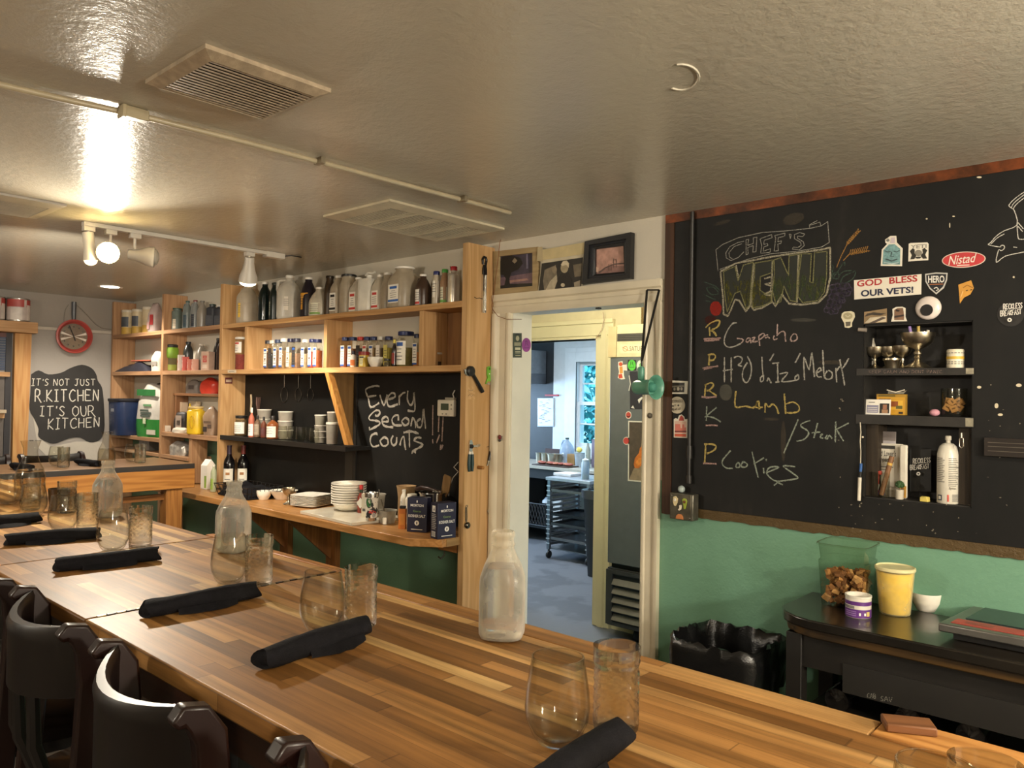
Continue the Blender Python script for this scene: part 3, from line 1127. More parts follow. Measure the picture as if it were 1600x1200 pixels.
b.build('back_panel', root, loc=(3.85, -2.7, 0))
b = MB()   # plywood bracket under the middle shelf
b.add([(-3.80, YS+.002, 1.7105), (-3.80, 2.7925, 1.7105), (-3.80, 2.7925, 1.30), (-3.80, 2.765, 1.30), (-3.772, YS+.002, 1.7105), (-3.772, 2.7925, 1.7105), (-3.772, 2.7925, 1.30), (-3.772, 2.765, 1.30)],
      [(0, 1, 2, 3), (7, 6, 5, 4), (0, 4, 5, 1), (1, 5, 6, 2), (2, 6, 7, 3), (3, 7, 4, 0)], WOOD('#8c6a3e', '#7a5a34', 2, .6))
b.build('bracket_board', root, loc=(3.85, -2.7, 0))
b = MB()
a, c = Vector((-3.795, YS+.02, 1.705)), Vector((-3.665, YS+.012, 1.305))
b.add([(-3.805, YS-.005, 1.7105), (-3.768, YS-.005, 1.7105), (-3.600, YS+.02, 1.305), (-3.640, YS+.02, 1.305), (-3.805, YS+.03, 1.7105), (-3.768, YS+.03, 1.7105), (-3.600, YS+.055, 1.305), (-3.640, YS+.055, 1.305)],
      [(0, 1, 2, 3), (7, 6, 5, 4), (0, 4, 5, 1), (1, 5, 6, 2), (2, 6, 7, 3), (3, 7, 4, 0)], WOOD('#c08a4a', '#a26d34', 2, .5))
b.build('brace', root, loc=(3.85, -2.7, 0))
b = MB()
b.box(-5.0245, -3.60, 2.63, 2.7905, 1.272, 1.292, P('#171513', .45))
b.box(-5.0245, -3.60, 2.615, 2.63, 1.268, 1.297, P('#1c1916', .45))
b.build('black_shelf', root, loc=(3.85, -2.7, 0))
# left half of the shelving
root = thing('wall_shelving', 'pine pigeonhole shelving in the far corner beside the slate-shaped sign', 'shelving', (-6.0, 2.7, 0))
O = Vector((-6.0, 2.7, 0))
FARX = WOOD('#b18a66', '#987151', 0, .55)
FARV = WOOD('#b48c66', '#9c7452', 2, .55)
part('end_panel', (-6.925, -6.893, YS, 2.7995, .03, 2.335), FARV, o=O)
part('divider_panel', (-5.967, -5.935, YS, 2.7995, .03, 2.33), FARV, o=O)
for nm, z0, z1 in (('top_shelf', 2.022, 2.052), ('middle_shelf', 1.711, 1.742)):
    part(nm, (-6.8925, -5.9675, YS, 2.7995, z0, z1), FARX, o=O)
    part(nm, (-5.9345, -5.0630, YS, 2.7995, z0, z1), FARX, o=O)
part('lower_shelf', (-6.8925, -5.9675, YS, 2.7995, 1.195, 1.225), FARX, o=O)
part('lower_shelf', (-5.9345, -5.0630, YS, 2.7995, 1.250, 1.280), FARX, o=O)
part('bottom_shelf', (-6.8925, -5.9675, YS, 2.7995, 1.085, 1.110), FARX, o=O)
part('bottom_shelf', (-5.9345, -5.50, YS, 2.7995, 1.085, 1.110), FARX, o=O)
part('post', (-5.50, -5.465, YS+.01, 2.75, .925, 1.2495), FARV, o=O)
part('small_shelf', (-5.9345, -5.0630, 2.70, 2.7995, 1.555, 1.575), WOOD('#8a6040', '#745034', 0, .55), o=O)
part('small_upright', (-5.90, -5.885, 2.70, 2.7995, 1.2805, 1.5545), WOOD('#8a6040', '#745034', 2, .55), o=O)
# ---- counter on brackets
CZ = .92
root = thing('wall_counter', 'pine counter shelf on triangular brackets under the shelving', 'counter', (-4.0, 2.6, 0))
O = Vector((-4.0, 2.6, 0))
b = MB()
poly = [(-5.6, 2.405), (-2.80, 2.405), (-2.672, 2.50), (-2.672, 2.612), (-2.6895, 2.612), (-2.6895, 2.7995), (-5.6, 2.7995)]
b.prism([(x+4, y-2.6) for x, y in poly], CZ-.038, CZ, WOOD('#b98650', '#9c6c38', 0, .4, 1.2, coat=.1))
b.build('top', root, bevel=.003)
b = MB()
b.box(1.303, 1.3275, -.075, .011, CZ-.038, CZ-.0005, WOOD('#98784c', '#84663e', 1, .5))
b.build('end_trim', root, loc=(.002, 0, 0))
BRW = WOOD('#8a5a2c', '#70451f', 2, .55)
for x in (-4.44, -3.93):
    b = MB()
    b.box(x-.045+4, x+.045+4, .160, .1990, .45, CZ-.0385, BRW)
    b.prism([(-.16, CZ-.0385), (.1595, CZ-.0385), (.1595, .60)], x-.009+4, x+.009+4, BRW, Matrix(((0, 0, 1, 0), (1, 0, 0, 0), (0, 1, 0, 0), (0, 0, 0, 1))))
    b.build('bracket', root)
b = MB()
b.box(1.17, 1.30, .02, .10, CZ-.085, CZ-.0385, WOOD('#9d6a36', '#84562a', 0, .5))
b.build('end_block', root, bevel=.002)
b = MB()
b.tube([(1.13, .10, CZ-.0385), (1.13, .10, CZ-.13), (1.115, .09, CZ-.15), (1.10, .085, CZ-.14)], .004, STEEL, 6)
b.build('hook', root)
# black chalk panel behind the counter
root = thing('counter_chalkboard', 'black chalk panel reading Every Second Counts above the counter', 'chalkboard', (-3.85, 2.7995, 0))
O = Vector((-3.85, 2.7995, 0))
BD = BOARD()
b = MB()
b.box(-5.025+3.85, -2.6895+3.85, -.006, 0, .921, 1.7105, BD)
b.build('board', root)
b = MB()
b.box(-3.76+3.85, -3.735+3.85, -.014, -.0062, .921, 1.7105, P('#1b1916', .5))
b.box(-3.84+3.85, -3.765+3.85, -.0115, -.0062, .921, 1.268, P('#2c271f', .6))
b.build('joint_strip', root)
PB = Plane(1, 2.7995-.0061)
def chalk_strokes(parent, name, strokes, width_px, m, pl, off=.0004, jit=.35):
    sm = 3 if name in ('chalk_writing', 'chalk_initial', 'hat_drawing', 'leaf_drawing') and parent.name != 'slate_sign' else 0
    b = MB()
    for s in strokes:
        q = [pl.uv(*p) for p in s]
        w = width_px*sc_at(on(*s[0], pl.ax, pl.val))
        q = smooth(q, sm) if sm else q
        d = []
        for i in range(len(q)-1):
            n = max(1, int(math.dist(q[i], q[i+1])/(w*.9)))
            d += [(q[i][0]+(q[i+1][0]-q[i][0])*k/n, q[i][1]+(q[i+1][1]-q[i][1])*k/n) for k in range(n)]
        d.append(q[-1])
        b.ribbon(d, w, m, z=off, jit=jit)
    o = b.build(name, recalc=False)
    M = pl.M.copy()
    o.parent = parent
    o.matrix_basis = parent.matrix_basis.inverted() @ M
    return o
def zc(s, ox, oy, k):
    return [(ox+x/k, oy+y/k) for x, y in tr(s)]
C1 = CHALK('#cfc7b8')
ESC = ["330,140 260,130 115,185 155,320 195,465 325,395", "155,300 280,280", "335,270 400,435 450,265", "470,340 560,310 575,260 520,240 455,320 455,410 500,455 615,415",
       "640,430 640,300 655,285 700,240 735,235", "775,205 765,330 800,420 840,415 865,330 870,230 885,500 830,525 770,515", "265,580 290,605 335,560 320,515 260,520 170,610 180,660 250,670 330,690 320,740 170,820", "170,770 180,820",
       "370,690 470,680 440,610 380,640 370,700 420,760 545,775", "625,670 620,590 560,600 525,660 560,740 680,745", "735,625 680,680 720,745 780,720 785,660 735,625", "820,760 850,630 890,700 895,790", "975,640 915,690 930,770 985,760 1010,600 1020,490 1050,800",
       "290,900 285,870 210,900 185,990 230,1080 325,1055", "400,930 340,990 390,1070 460,1040 455,960 400,930", "545,905 510,980 540,1055 590,1030 600,930", "650,1060 670,970 710,920 725,1050 740,1130", "705,860 820,840 940,875", "795,815 800,1090", "985,945 920,935 870,980 960,1020 1010,1050 960,1090 850,1150 840,1190", "850,1150 900,1170"]
chalk_strokes(root, 'chalk_writing', [zc(s, 560, 590, 10) for s in ESC], 3.2, C1, PB)
EX = ["1165,430 1160,900", "1160,960 1165,1030", "1255,450 1260,600 1250,850", "1270,890 1220,1020", "1325,610 1305,1000", "1290,1050 1280,1130", "1320,1050 1300,1120"]
chalk_strokes(root, 'chalk_marks', [zc(s, 560, 590, 10) for s in EX], 2.6, CHALK('#d3b9ad'), PB)
# ---- big chalkboard with its copper trim
root = thing('menu_chalkboard', "large wall chalkboard with the chalked chef's menu and a copper trim", 'chalkboard', (-.6, 2.7999, 1.7))
BO = Vector((-.6, 2.7999, 1.7))
b = MB()
X0, X1, Z0, Z1 = -1.632, 1.6, 1.163, 2.352
RX0, RX1, RZ0, RZ1 = AX0+.001, AX1-.001, AZ0+.001, AZ1-.001
for x0, x1, z0, z1 in ((X0, RX0, Z0, Z1), (RX1, X1, Z0, Z1), (RX0, RX1, Z0, RZ0), (RX0, RX1, RZ1, Z1)):
    b.box(x0-BO.x, x1-BO.x, -.008, 0, z0-BO.z, z1-BO.z, BD)
dd = .125
ND = P('#211f1c', .55, var=.3, scale=10)
for bx in ((RX0, RX0+.004, 0, dd, RZ0, RZ1), (RX1-.004, RX1, 0, dd, RZ0, RZ1), (RX0, RX1, dd-.004, dd, RZ0, RZ1), (RX0, RX1, 0, dd, RZ0, RZ0+.004), (RX0, RX1, 0, dd, RZ1-.004, RZ1)):
    b.box(bx[0]-BO.x, bx[1]-BO.x, bx[2], bx[3], bx[4]-BO.z, bx[5]-BO.z, ND)
b.build('board', root)
t = NT('copper')
n = t.noise(t.co(), 9, 5, .65)
t.l(t.ramp(n, [(.3, '#2a1a10'), (.48, '#5a3520'), (.66, '#8a4a28'), (.8, '#a8693e')]), t.b.inputs['Base Color'])
t.set(Metallic=.55, Roughness=.42)
t.bump(n, .3, .004)
COP = t.m
b = MB()
zt = 2.352
pts = [(X0-.043, zt-.035), (X1, zt-.035), (X1, zt), (X0-.043, zt)]
b.prism([(x-BO.x, z-BO.z) for x, z in pts], .0, .011, COP, Matrix(((1, 0, 0, 0), (0, 0, -1, 0), (0, 1, 0, 0), (0, 0, 0, 1))))
b.box(X0-.043-BO.x, X0-.002-BO.x, -.012, 0, 1.127-BO.z, zt-.036-BO.z, WOOD('#4a3020', '#33200f', 2, .5))
b.build('copper_trim', root)
rr = random.Random(4)
b = MB()
xs = [X0-.043+.02*k for k in range(int((X1-X0)/.02)+3)]
low = [(x-BO.x, 1.127+.0035*rr.uniform(-1, 1)-BO.z) for x in xs]
b.prism(low+[(xs[-1]-BO.x, Z0-.001-BO.z), (xs[0]-BO.x, Z0-.001-BO.z)], 0, .006, PLASTER('#4e3c1c', .6, 60, .5), Matrix(((1, 0, 0, 0), (0, 0, -1, 0), (0, 1, 0, 0), (0, 0, 0, 1))))
b.build('lower_border', root)
for nm, z0, z1 in (('niche_shelf', 1.688, 1.711), ('niche_shelf', 1.522, 1.5535)):
    b = MB()
    b.box(RX0+.0045-BO.x, RX1-.0045-BO.x, -.011, dd-.0045, z0-BO.z, z1-BO.z, P('#26231f', .5, var=.3, scale=20))
    b.box(RX0-.02-BO.x, RX1+.004-BO.x, -.012, -.0085, z0-BO.z, z1-BO.z, P('#26231f', .5, var=.3, scale=20))
    b.box(RX1-.018-BO.x, RX1+.004-BO.x, -.0130, -.0121, z0+.003-BO.z, z1-.002-BO.z, P('#8d8672', .6, var=.3, scale=60))
    b.build(nm, root)
for x0, x1 in ((RX0+.005, RX0+.043), (RX1-.042, RX1-.005)):
    b = MB()
    b.box(x0-BO.x, x1-BO.x, .02, dd-.005, RZ0+.005-BO.z, 1.5215-BO.z, WOOD('#3a3024', '#2a231b', 2, .6))
    b.build('niche_stud', root)
b = MB()
x = on(1078, 500, 1, 2.77).x
b.tube([(x-BO.x, -.022, 2.345-BO.z), (x-BO.x, -.022, 1.27-BO.z)], .0085, P('#1d1b19', .4), 10)
b.lathe([(.013, 0), (.013, .05)], P('#1d1b19', .4), 10, c=(x-BO.x, -.022, 1.36-BO.z))
b.lathe([(.0125, 0), (.0125, .03)], P('#24211e', .4), 10, c=(x-BO.x, -.022, 1.262-BO.z))
b.build('conduit', root)
CB = Plane(1, 2.7999-.0081)
K = 6.154
Q = lambda L, oy: [zc(s, 1080, oy, K) for s in L]
YEL, WHT, PNK, GRW = CHALK('#c8b26a', .7), CHALK('#bfbcb0', .66), CHALK('#c7a39a', .62), CHALK('#a9b3a2', .6)
chalk_strokes(root, 'chalk_initial', Q(["175,130 180,215", "140,135 180,95 250,65 275,80 250,130 190,160", "190,160 220,180 245,215"], 490), 2.6, YEL, CB)
for L in (Q(["175,400 170,500", "160,400 210,390 235,410 215,445 180,450"], 490), Q(["140,680 130,795", "130,690 190,665 215,690 175,735 150,740", "165,735 245,790"], 490), Q(["140,580 130,760", "125,580 200,578 240,600 215,640 150,670"], 600)):
    chalk_strokes(root, 'chalk_initial', L, 2.6, YEL, CB)
chalk_strokes(root, 'chalk_underlines', Q(["120,245 200,240 285,235", "125,262 200,258 270,248", "110,525 180,515 260,505", "120,535 200,520", "100,800 160,808 245,798"], 490)+Q(["140,400 200,395 255,400", "115,762 245,768"], 600), 2.6, PNK, CB)
chalk_strokes(root, 'chalk_writing', Q(["440,90 400,95 350,160 320,240 325,300 370,325 430,310 480,285", "320,420 320,660", "385,420 385,660", "305,550 400,535", "410,425 450,410 490,430 480,470 450,495 490,505", "540,410 570,470 580,540 565,620 530,665 495,620 500,540 540,470",
              "680,415 685,540 690,590 665,620 670,655 695,640 695,590", "795,385 755,455", "740,615 730,650", "740,615 755,640 770,670", "780,480 845,470", "830,480 835,660", "810,660 850,655", "850,580 930,570 870,650 960,650 1000,640", "1030,585 1000,610 1005,640 1035,625 1030,585", "1050,380 1000,475",
              "1090,640 1085,420 1135,540 1160,375 1185,610", "1205,570 1250,545 1235,520 1205,560 1215,605 1255,610", "1265,350 1275,560 1285,625", "1310,550 1285,590 1300,630 1350,620 1355,570 1320,545", "1390,520 1400,660", "1395,560 1440,510 1475,690", "1515,430 1450,530 1430,440"], 490), 2.1, WHT, CB)
chalk_strokes(root, 'chalk_writing', Q(["480,285 500,260 490,245 440,238", "575,240 545,235 528,265 545,275 570,250 575,285", "585,235 615,230 590,265 600,272 640,265", "650,215 660,310", "650,215 690,190 705,210 660,250", "740,205 715,210 715,235 740,225 755,240", "800,210 790,235 800,250 830,240", "830,100 825,215", "828,205 870,172 900,182 905,240 910,270", "985,195 960,225 960,260 990,265 1020,240 1010,200 985,195"], 490), 2.0, CHALK('#cdb3aa', .66), CB)
chalk_strokes(root, 'chalk_writing', Q(["430,745 425,895 520,890 600,905 635,850 650,850 655,920", "635,850 620,900 690,900", "710,950 715,860 745,900 780,870 820,900 840,965", "895,770 910,965", "910,870 980,850 1035,890 1030,940 960,955 910,950"], 490), 2.4, YEL, CB)
chalk_strokes(root, 'chalk_writing', Q(["150,215 145,355", "245,225 130,320", "140,310 220,325 285,365", "1030,340 890,665", "1145,350 1065,380 1060,410 1120,450 1125,490 1080,535 1015,550", "1215,375 1180,520", "1160,470 1240,460", "1240,490 1265,480 1240,510 1270,520", "1310,490 1290,520 1310,525 1330,495 1355,525", "1390,360 1385,560", "1515,375 1390,440", "1400,440 1465,550",
              "380,640 310,720 300,770 340,808 400,810", "455,750 430,780 440,805 470,790 455,750", "500,745 480,790 520,800 540,770 500,745", "585,650 610,760 645,900", "700,710 600,770", "695,805 700,860", "720,720 725,740", "730,850 845,800 760,800 725,850 760,900 830,935 1020,910", "1000,795 900,785 895,800 1020,890 1010,910", "795,975 850,935", "820,940 880,970"], 600), 2.1, GRW, CB)
# smudges and worn marks
SM = CHALK('#8d8a7d', .22)
SM2 = CHALK('#6e6455', .22)
b = MB()
def blot(px, py, rx, ry, m, z=.0002, rot=0.0):
    b.add([(*CB.uv(*p), z) for p in ell(px, py, rx, ry, 18, rot)], [tuple(range(18))], m)
blot(1134, 613, 10, 13, SM)
blot(1240, 342, 17, 9, SM2, rot=-.3)
blot(1128, 348, 14, 3, SM2, rot=-.3)
blot(1224, 690, 4, 32, SM2)
blot(1205, 655, 12, 2.5, SM2)
blot(1300, 566, 22, 3, SM2)
blot(1255, 500, 20, 3, CHALK('#8d8a7d', .1))
rr = random.Random(9)
for k in range(46):
    px = rr.choice((rr.uniform(1310, 1345), rr.uniform(1330, 1540), rr.uniform(1540, 1600)))
    py = rr.uniform(786, 835) if 1330 < px < 1540 else rr.uniform(600, 800)
    blot(px, py, rr.uniform(.6, 1.7), rr.uniform(.5, 1.2), CHALK('#a39a86', .6))
for px, py, rx, ry in ((1530, 605, 3.4, 2.2), (1592, 602, 4.5, 2.6), (1557, 634, 3, 4), (1563, 648, 4, 2), (1584, 433, 1.6, 1.6), (1448, 342, 1.6, 1.2), (1490, 338, 2, 1), (1484, 352, 1, 4), (1530, 277, 4, 1.5)):
    blot(px, py, rx, ry, P('#c9bda0', .7), .0003)
o = b.build('chalk_smudges', recalc=False)
o.parent = root
o['kind'] = 'stuff'
o.matrix_basis = root.matrix_basis.inverted() @ CB.M
# ---- chalk drawing: CHEF'S MENU, vegetables, chef's hat
Z = lambda L: [zc(s, 1100, 330, K) for s in L]
chalk_strokes(root, 'banner_drawing', Z(["135,575 115,370 180,320 330,255 560,205 780,190 1020,165 1130,140 1190,100 1205,300 1130,345 900,385 640,410 430,460 260,520 150,560", "1015,160 1015,130 1090,90", "1020,135 1115,105 1125,145",
              "385,290 330,300 250,340 210,400 215,450 260,475 330,445 385,390", "365,312 290,340 240,400 245,440 275,460", "405,275 430,270 420,330 475,310 475,255 510,250 500,390 470,395 475,330 420,350 425,410 405,420 405,275", "540,265 650,225 655,255 580,280 575,320 610,310 615,330 575,345 570,385 640,360 635,395 545,405 555,330 540,265",
              "680,235 780,210 775,240 715,255 710,295 745,285 740,310 710,315 715,380 675,385 690,260 680,235", "820,220 840,225 830,265 820,220", "970,220 920,205 870,225 870,265 930,300 935,330 900,350 860,345 850,365 920,370 965,330 955,295 900,260 900,240 950,245 970,220"]), 1.0, CHALK('#a9a79c', .7), CB, jit=.1)
LET = [[(190,580),(300,530),(330,670),(380,520),(475,490),(460,640),(440,900),(410,940),(350,770),(300,790),(225,970),(200,800)], [(490,500),(665,470),(660,590),(545,630),(540,760),(600,800),(655,780),(655,870),(570,910),(470,930),(460,780),(485,640)],
       [(675,470),(740,445),(815,620),(820,430),(925,410),(900,640),(890,870),(830,860),(770,720),(740,870),(690,890),(660,760),(680,600)], [(940,410),(1035,410),(1020,680),(1050,690),(1065,400),(1185,385),(1180,640),(1160,780),(1100,860),(950,880),(905,820),(915,620)]]
LETP = [[(1100+x/K, 330+y/K) for x, y in L] for L in LET]
b = MB()
for L in LETP:
    b.add([(*CB.uv(*p), .0003) for p in L], [tuple(range(len(L)))], P('#262822', .85))
def inside(p, poly):
    r, n = False, len(poly)
    for i in range(n):
        (x1, y1), (x2, y2) = poly[i], poly[(i+1) % n]
        if (y1 > p[1]) != (y2 > p[1]) and p[0] < (x2-x1)*(p[1]-y1)/(y2-y1)+x1:
            r = not r
    return r
rr = random.Random(2)
for li, L in enumerate(LETP):
    x0, x1 = min(p[0] for p in L), max(p[0] for p in L)
    y1 = max(p[1] for p in L)
    cols = ([CHALK('#6e6a2f', .5), CHALK('#5c5a2e', .5)] if li < 2 else [CHALK('#4a5a3c', .45), CHALK('#5d6238', .4)])
    for k in range(150):
        x, y = rr.uniform(x0, x1), rr.uniform(444 if li < 2 else 436, y1)
        q = (x+rr.uniform(-1.5, 1.5), y-rr.uniform(4, 9))
        if inside((x, y), L) and inside(q, L):
            b.ribbon([CB.uv(x, y), CB.uv(*q)], .0032, rr.choice(cols), z=.0006+.00001*k)
o = b.build('letter_fill', recalc=False)
o.parent = root
o.matrix_basis = root.matrix_basis.inverted() @ CB.M
chalk_strokes(root, 'letter_outline', [L+[L[0]] for L in LETP], 1.7, CHALK('#8f8d63', .6), CB, off=.002, jit=.15)
chalk_strokes(root, 'letter_frame', Z(["160,580 185,840 190,990 230,1010 260,950 300,850 340,860 405,965 450,900 480,950 560,930 660,870 690,915 750,800 820,890 890,895 940,900 1100,880 1180,800 1215,640 1215,350 1130,370 900,400 640,440 430,480 310,500 160,580", "480,500 450,900", "660,480 650,870", "910,420 895,880", "580,650 650,630 650,690 590,700 650,720 640,770 580,800 650,810", "310,520 335,660"]), 2.6, CHALK('#b5ae97', .62), CB, off=.0016, jit=.2)
def circ(cx, cy, r):
    return [(cx+r*math.cos(a*.524), cy+r*math.sin(a*.524)) for a in range(13)]
chalk_strokes(root, 'grape_drawing', [circ(1100+x/K, 330+y/K, 26/K) for x, y in ((1235,730),(1285,720),(1335,715),(1375,720),(1400,755),(1250,775),(1300,765),(1350,775),(1230,820),(1275,830),(1325,815),(1215,870),(1260,880),(1310,865),(1200,915),(1245,925),(1290,910),(1330,860),(1180,950),(1225,965),(1265,960),(1380,790))], 2.2, CHALK('#5d5468', .45), CB)
chalk_strokes(root, 'leaf_drawing', Z(["1215,690 1230,600 1245,530 1230,520", "1240,640 1280,590 1330,510 1350,490 1355,530", "1310,690 1340,630 1420,590 1460,580 1430,650 1360,690 1310,690", "1300,620 1340,580 1420,570", "1225,640 1290,650 1290,590 1250,600 1225,640", "0,680 60,700 110,720 150,760", "20,740 90,730 140,790 70,800 20,740", "0,800 60,830 110,850", "10,860 60,870"]), 1.5, CHALK('#52685a', .5), CB)
b = MB()
for px, py, rx, ry, m in ((1118.5, 482, 9.2, 11.5, CHALK('#a8352c', .6)), (1110, 500, 9, 7, CHALK('#5e2a24', .4))):
    b.add([(*CB.uv(*p), .0003) for p in ell(px, py, rx, ry, 18)], [tuple(range(18))], m)
o = b.build('tomato_drawing', recalc=False)
o.parent = root
o.matrix_basis = root.matrix_basis.inverted() @ CB.M
WH = ["1275,540 1320,430 1380,310"]
for k in range(9):
    x, y = 1375+k*13, 320-k*15
    WH += ["%d,%d %d,%d" % (x, y, x+4, y-32), "%d,%d %d,%d" % (x, y, x+28, y-14)]
WH2 = ["1340,475 1400,410 1500,385 1600,380"]
for k in range(9):
    x, y = 1400+k*20, 408-k*4
    WH2 += ["%d,%d %d,%d" % (x, y, x+16, y-40), "%d,%d %d,%d" % (x, y, x+26, y+12)]
chalk_strokes(root, 'wheat_drawing', Z(WH+WH2), 1.3, CHALK('#b08448', .7), CB)
chalk_strokes(root, 'hat_drawing', [zc(s, 1500, 250, 7.06) for s in ("740,340 706,355 640,400 580,450 540,500 560,525 600,560 630,715 490,780 400,840 340,910 315,935 440,960 450,945 480,942 492,965 475,990 450,1000 425,995 400,1130 500,1060 706,1015 760,1000", "630,715 640,850 665,875 740,870", "740,370 706,385 600,470 565,525", "740,405 706,420 620,490 585,545", "640,690 700,760", "640,730 690,790", "345,925 410,860 490,815", "590,960 630,965")], 1.2, CHALK('#d6d2c6', .85), CB, jit=.1)
PN = Plane(1, 2.7999-.0125)
chalk_strokes(root, 'niche_writing', hand('KEEP CALM AND DONT PANIC', [(1358, 583), (1472, 583), (1472, 578.5), (1358, 578.5)]), .8, CHALK('#a08a80', .5), PN, jit=.1)
# ================================================================== TABLEWARE
def pat_tumbler():
    b = MB()
    seg, H, r0 = 56, .118, .0325
    rows = [(.90, 0), (.97, .004)]+[(1.0, .012+.0042*k) for k in range(18)]+[(.95, .0905), (1.0, .0945), (1.03, .098), (1.0, .102), (1.03, .106), (1.01, .112), (1.03, H)]
    vs, fs = [], []
    for i, (q, z) in enumerate(rows):
        for j in range(seg):
            a = 2*math.pi*j/seg
            r = r0*q
            if 2 < i < 20:
                u, v = (j/seg*10+(i-2)*.32) % 1, (j/seg*10-(i-2)*.32) % 1
                r -= .0016*(min(u, 1-u) < .14)+.0016*(min(v, 1-v) < .14)
            vs.append((r*math.cos(a), r*math.sin(a), z))
    for i in range(len(rows)-1):
        for j in range(seg):
            j2 = (j+1) % seg
            fs.append((i*seg+j, i*seg+j2, (i+1)*seg+j2, (i+1)*seg+j))
    fs.append(tuple(reversed(range(seg))))
    b.add(vs, fs, GLASS('#fafaf6', .03, .5, .5))
    b.lathe([(.001, .010), (.026, .010), (.0295, .02), (.0295, .09), (.0305, H-.001), (.0325, H)], GLASS('#f6f6f1', .02, .3), 28, caps=False)
    return b
STEMLESS = [(.018, 0), (.026, .0015), (.034, .012), (.0425, .032), (.0445, .048), (.0430, .070), (.0385, .098), (.0355, .116)]
def stemless():
    b = MB()
    g = GLASS('#f8f8f4', .02, .5)
    b.lathe(STEMLESS, g, 40, caps=False)
    b.lathe([(.001, .0008), (.018, 0)], g, 40, caps=False)
    b.lathe([(.001, .005), (.02, .006), (.032, .015)]+[(r-.0015, z) for r, z in STEMLESS[3:]], g, 40, caps=False)
    b.tube([(.0348*math.cos(a*.157), .0348*math.sin(a*.157), .116) for a in range(40)], .0011, g, 6, closed=True)
    return b
def solo(mb, name, label, cat, loc, rz=0, group=None, **k):
    return tag(mb.build(name, loc=loc, rz=rz, **k), label, cat, group)
def on_table(px, py, z=TZ):
    p = on(px, py, 2, z)
    return (p.x, p.y, z+.0005)
ST = stemless()
PT = pat_tumbler()
GA, GB = 'stemless wine glasses', 'patterned jelly-jar tumblers'
spots = [((870, 1160), (962, 1140), 'at the nearest place setting'), ((503, 985), (563, 977), 'at the second nearest place setting'), ((358, 911), (404, 913), 'in front of the middle milk bottle'),
         ((176, 860), (219, 853), 'right of the far milk bottle, fourth setting from the camera'), ((98, 830), (136, 826), 'at the fifth setting, left of the far milk bottle'), ((52, 806), (104, 801), 'at the sixth setting from the camera'), ((14, 787), (48, 796), 'at the left edge of the photo, farthest setting')]
w0 = t0 = None
for (a, c, where) in spots:
    for kind, q in ((0, a), (1, c)):
        loc = on_table(*q)
        lab = ('clear stemless wine glass ' if kind == 0 else 'patterned clear glass tumbler ')+where
        if kind == 0:
            w0 = solo(ST, 'wine_glass', lab, 'glass', loc, group=GA) if w0 is None else w0
            if w0['label'] != lab:
                dup(w0, loc, .3, lab, GA)
        else:
            t0 = solo(PT, 'tumbler', lab, 'glass', loc, group=GB) if t0 is None else t0
            if t0['label'] != lab:
                dup(t0, loc, .3, lab, GB)
def bar_pt(px, py):
    p = on(px, py, 2, TZ)
    return (p.x, p.y, TZ+.0005)
dup(w0, bar_pt(206, 722), 0, 'clear stemless wine glass on the wall bar near its right end', GA)
dup(t0, bar_pt(219, 723), 0, 'patterned clear glass tumbler on the wall bar near its right end', GB)
dup(w0, bar_pt(88, 728), 0, 'clear stemless wine glass on the wall bar beside the window post', GA)
dup(t0, bar_pt(99, 730), 0, 'patterned clear glass tumbler on the wall bar beside the window post', GB)
p = on(1462, 1196, 2, TZ+.116)
dup(w0, (p.x, p.y, TZ+.0005), 0, 'stemless wine glass whose rim just shows at the bottom right corner', GA)
p = on(1540, 1190, 2, TZ+.118)
dup(t0, (p.x, p.y, TZ+.0005), 0, 'tumbler whose rim just shows at the bottom right corner', GB)
# milk bottles of water
FROST = CLOUDY('#e8e2d4', .22, .3)
t = NT('water')
t.b.inputs['Base Color'].default_value = (.93, .92, .88, 1)
t.set(Roughness=.16, IOR=1.2, Transmission_Weight=1.0)
WATER = t.m
def milk_bottle(label, loc, rz, wl=.14):
    root = thing('milk_bottle', label, 'bottle', loc, rz, 'milk bottles of water')
    pr = [(.030, 0), (.040, .004), (.0435, .012), (.044, .025), (.044, .105), (.0425, .120), (.036, .140), (.027, .160), (.0225, .170), (.0215, .176), (.0225, .178), (.0235, .181), (.0215, .184), (.0205, .188), (.0205, .193), (.0225, .196), (.0228, .203), (.021, .206)]
    b = MB()
    seg = 36
    vs, fs = [], []
    for r, z in pr:
        n = 3.4 if z < .12 else max(2.0, 3.4-(z-.12)*35)
        for j in range(seg):
            a = 2*math.pi*j/seg
            q = (abs(math.cos(a))**n+abs(math.sin(a))**n)**(-1/n)
            vs.append((r*q*math.cos(a), r*q*math.sin(a), z))
    for i in range(len(pr)-1):
        for j in range(seg):
            j2 = (j+1) % seg
            fs.append((i*seg+j, i*seg+j2, (i+1)*seg+j2, (i+1)*seg+j))
    fs.append(tuple(reversed(range(seg))))
    b.add(vs, fs, FROST)
    b.build('bottle_body', root, sharp=60)
    b = MB()
    b.lathe([(.028, .005), (.038, .008), (.0415, .016), (.042, .028), (.042, min(wl, .104)), (.0405, min(wl, .118)), (.034, wl)], WATER, 36, n=3.2)
    b.build('water', root, sharp=60)
    return root
milk_bottle('large frosted milk bottle of water in front of the doorway', on_table(784, 996), .62, .138)
milk_bottle('frosted milk bottle of water in the middle, above the table seam', on_table(364, 862), .5, .13)
milk_bottle('clear milk bottle of water in front of the corner post, third from the camera', on_table(167, 808), .4, .14)
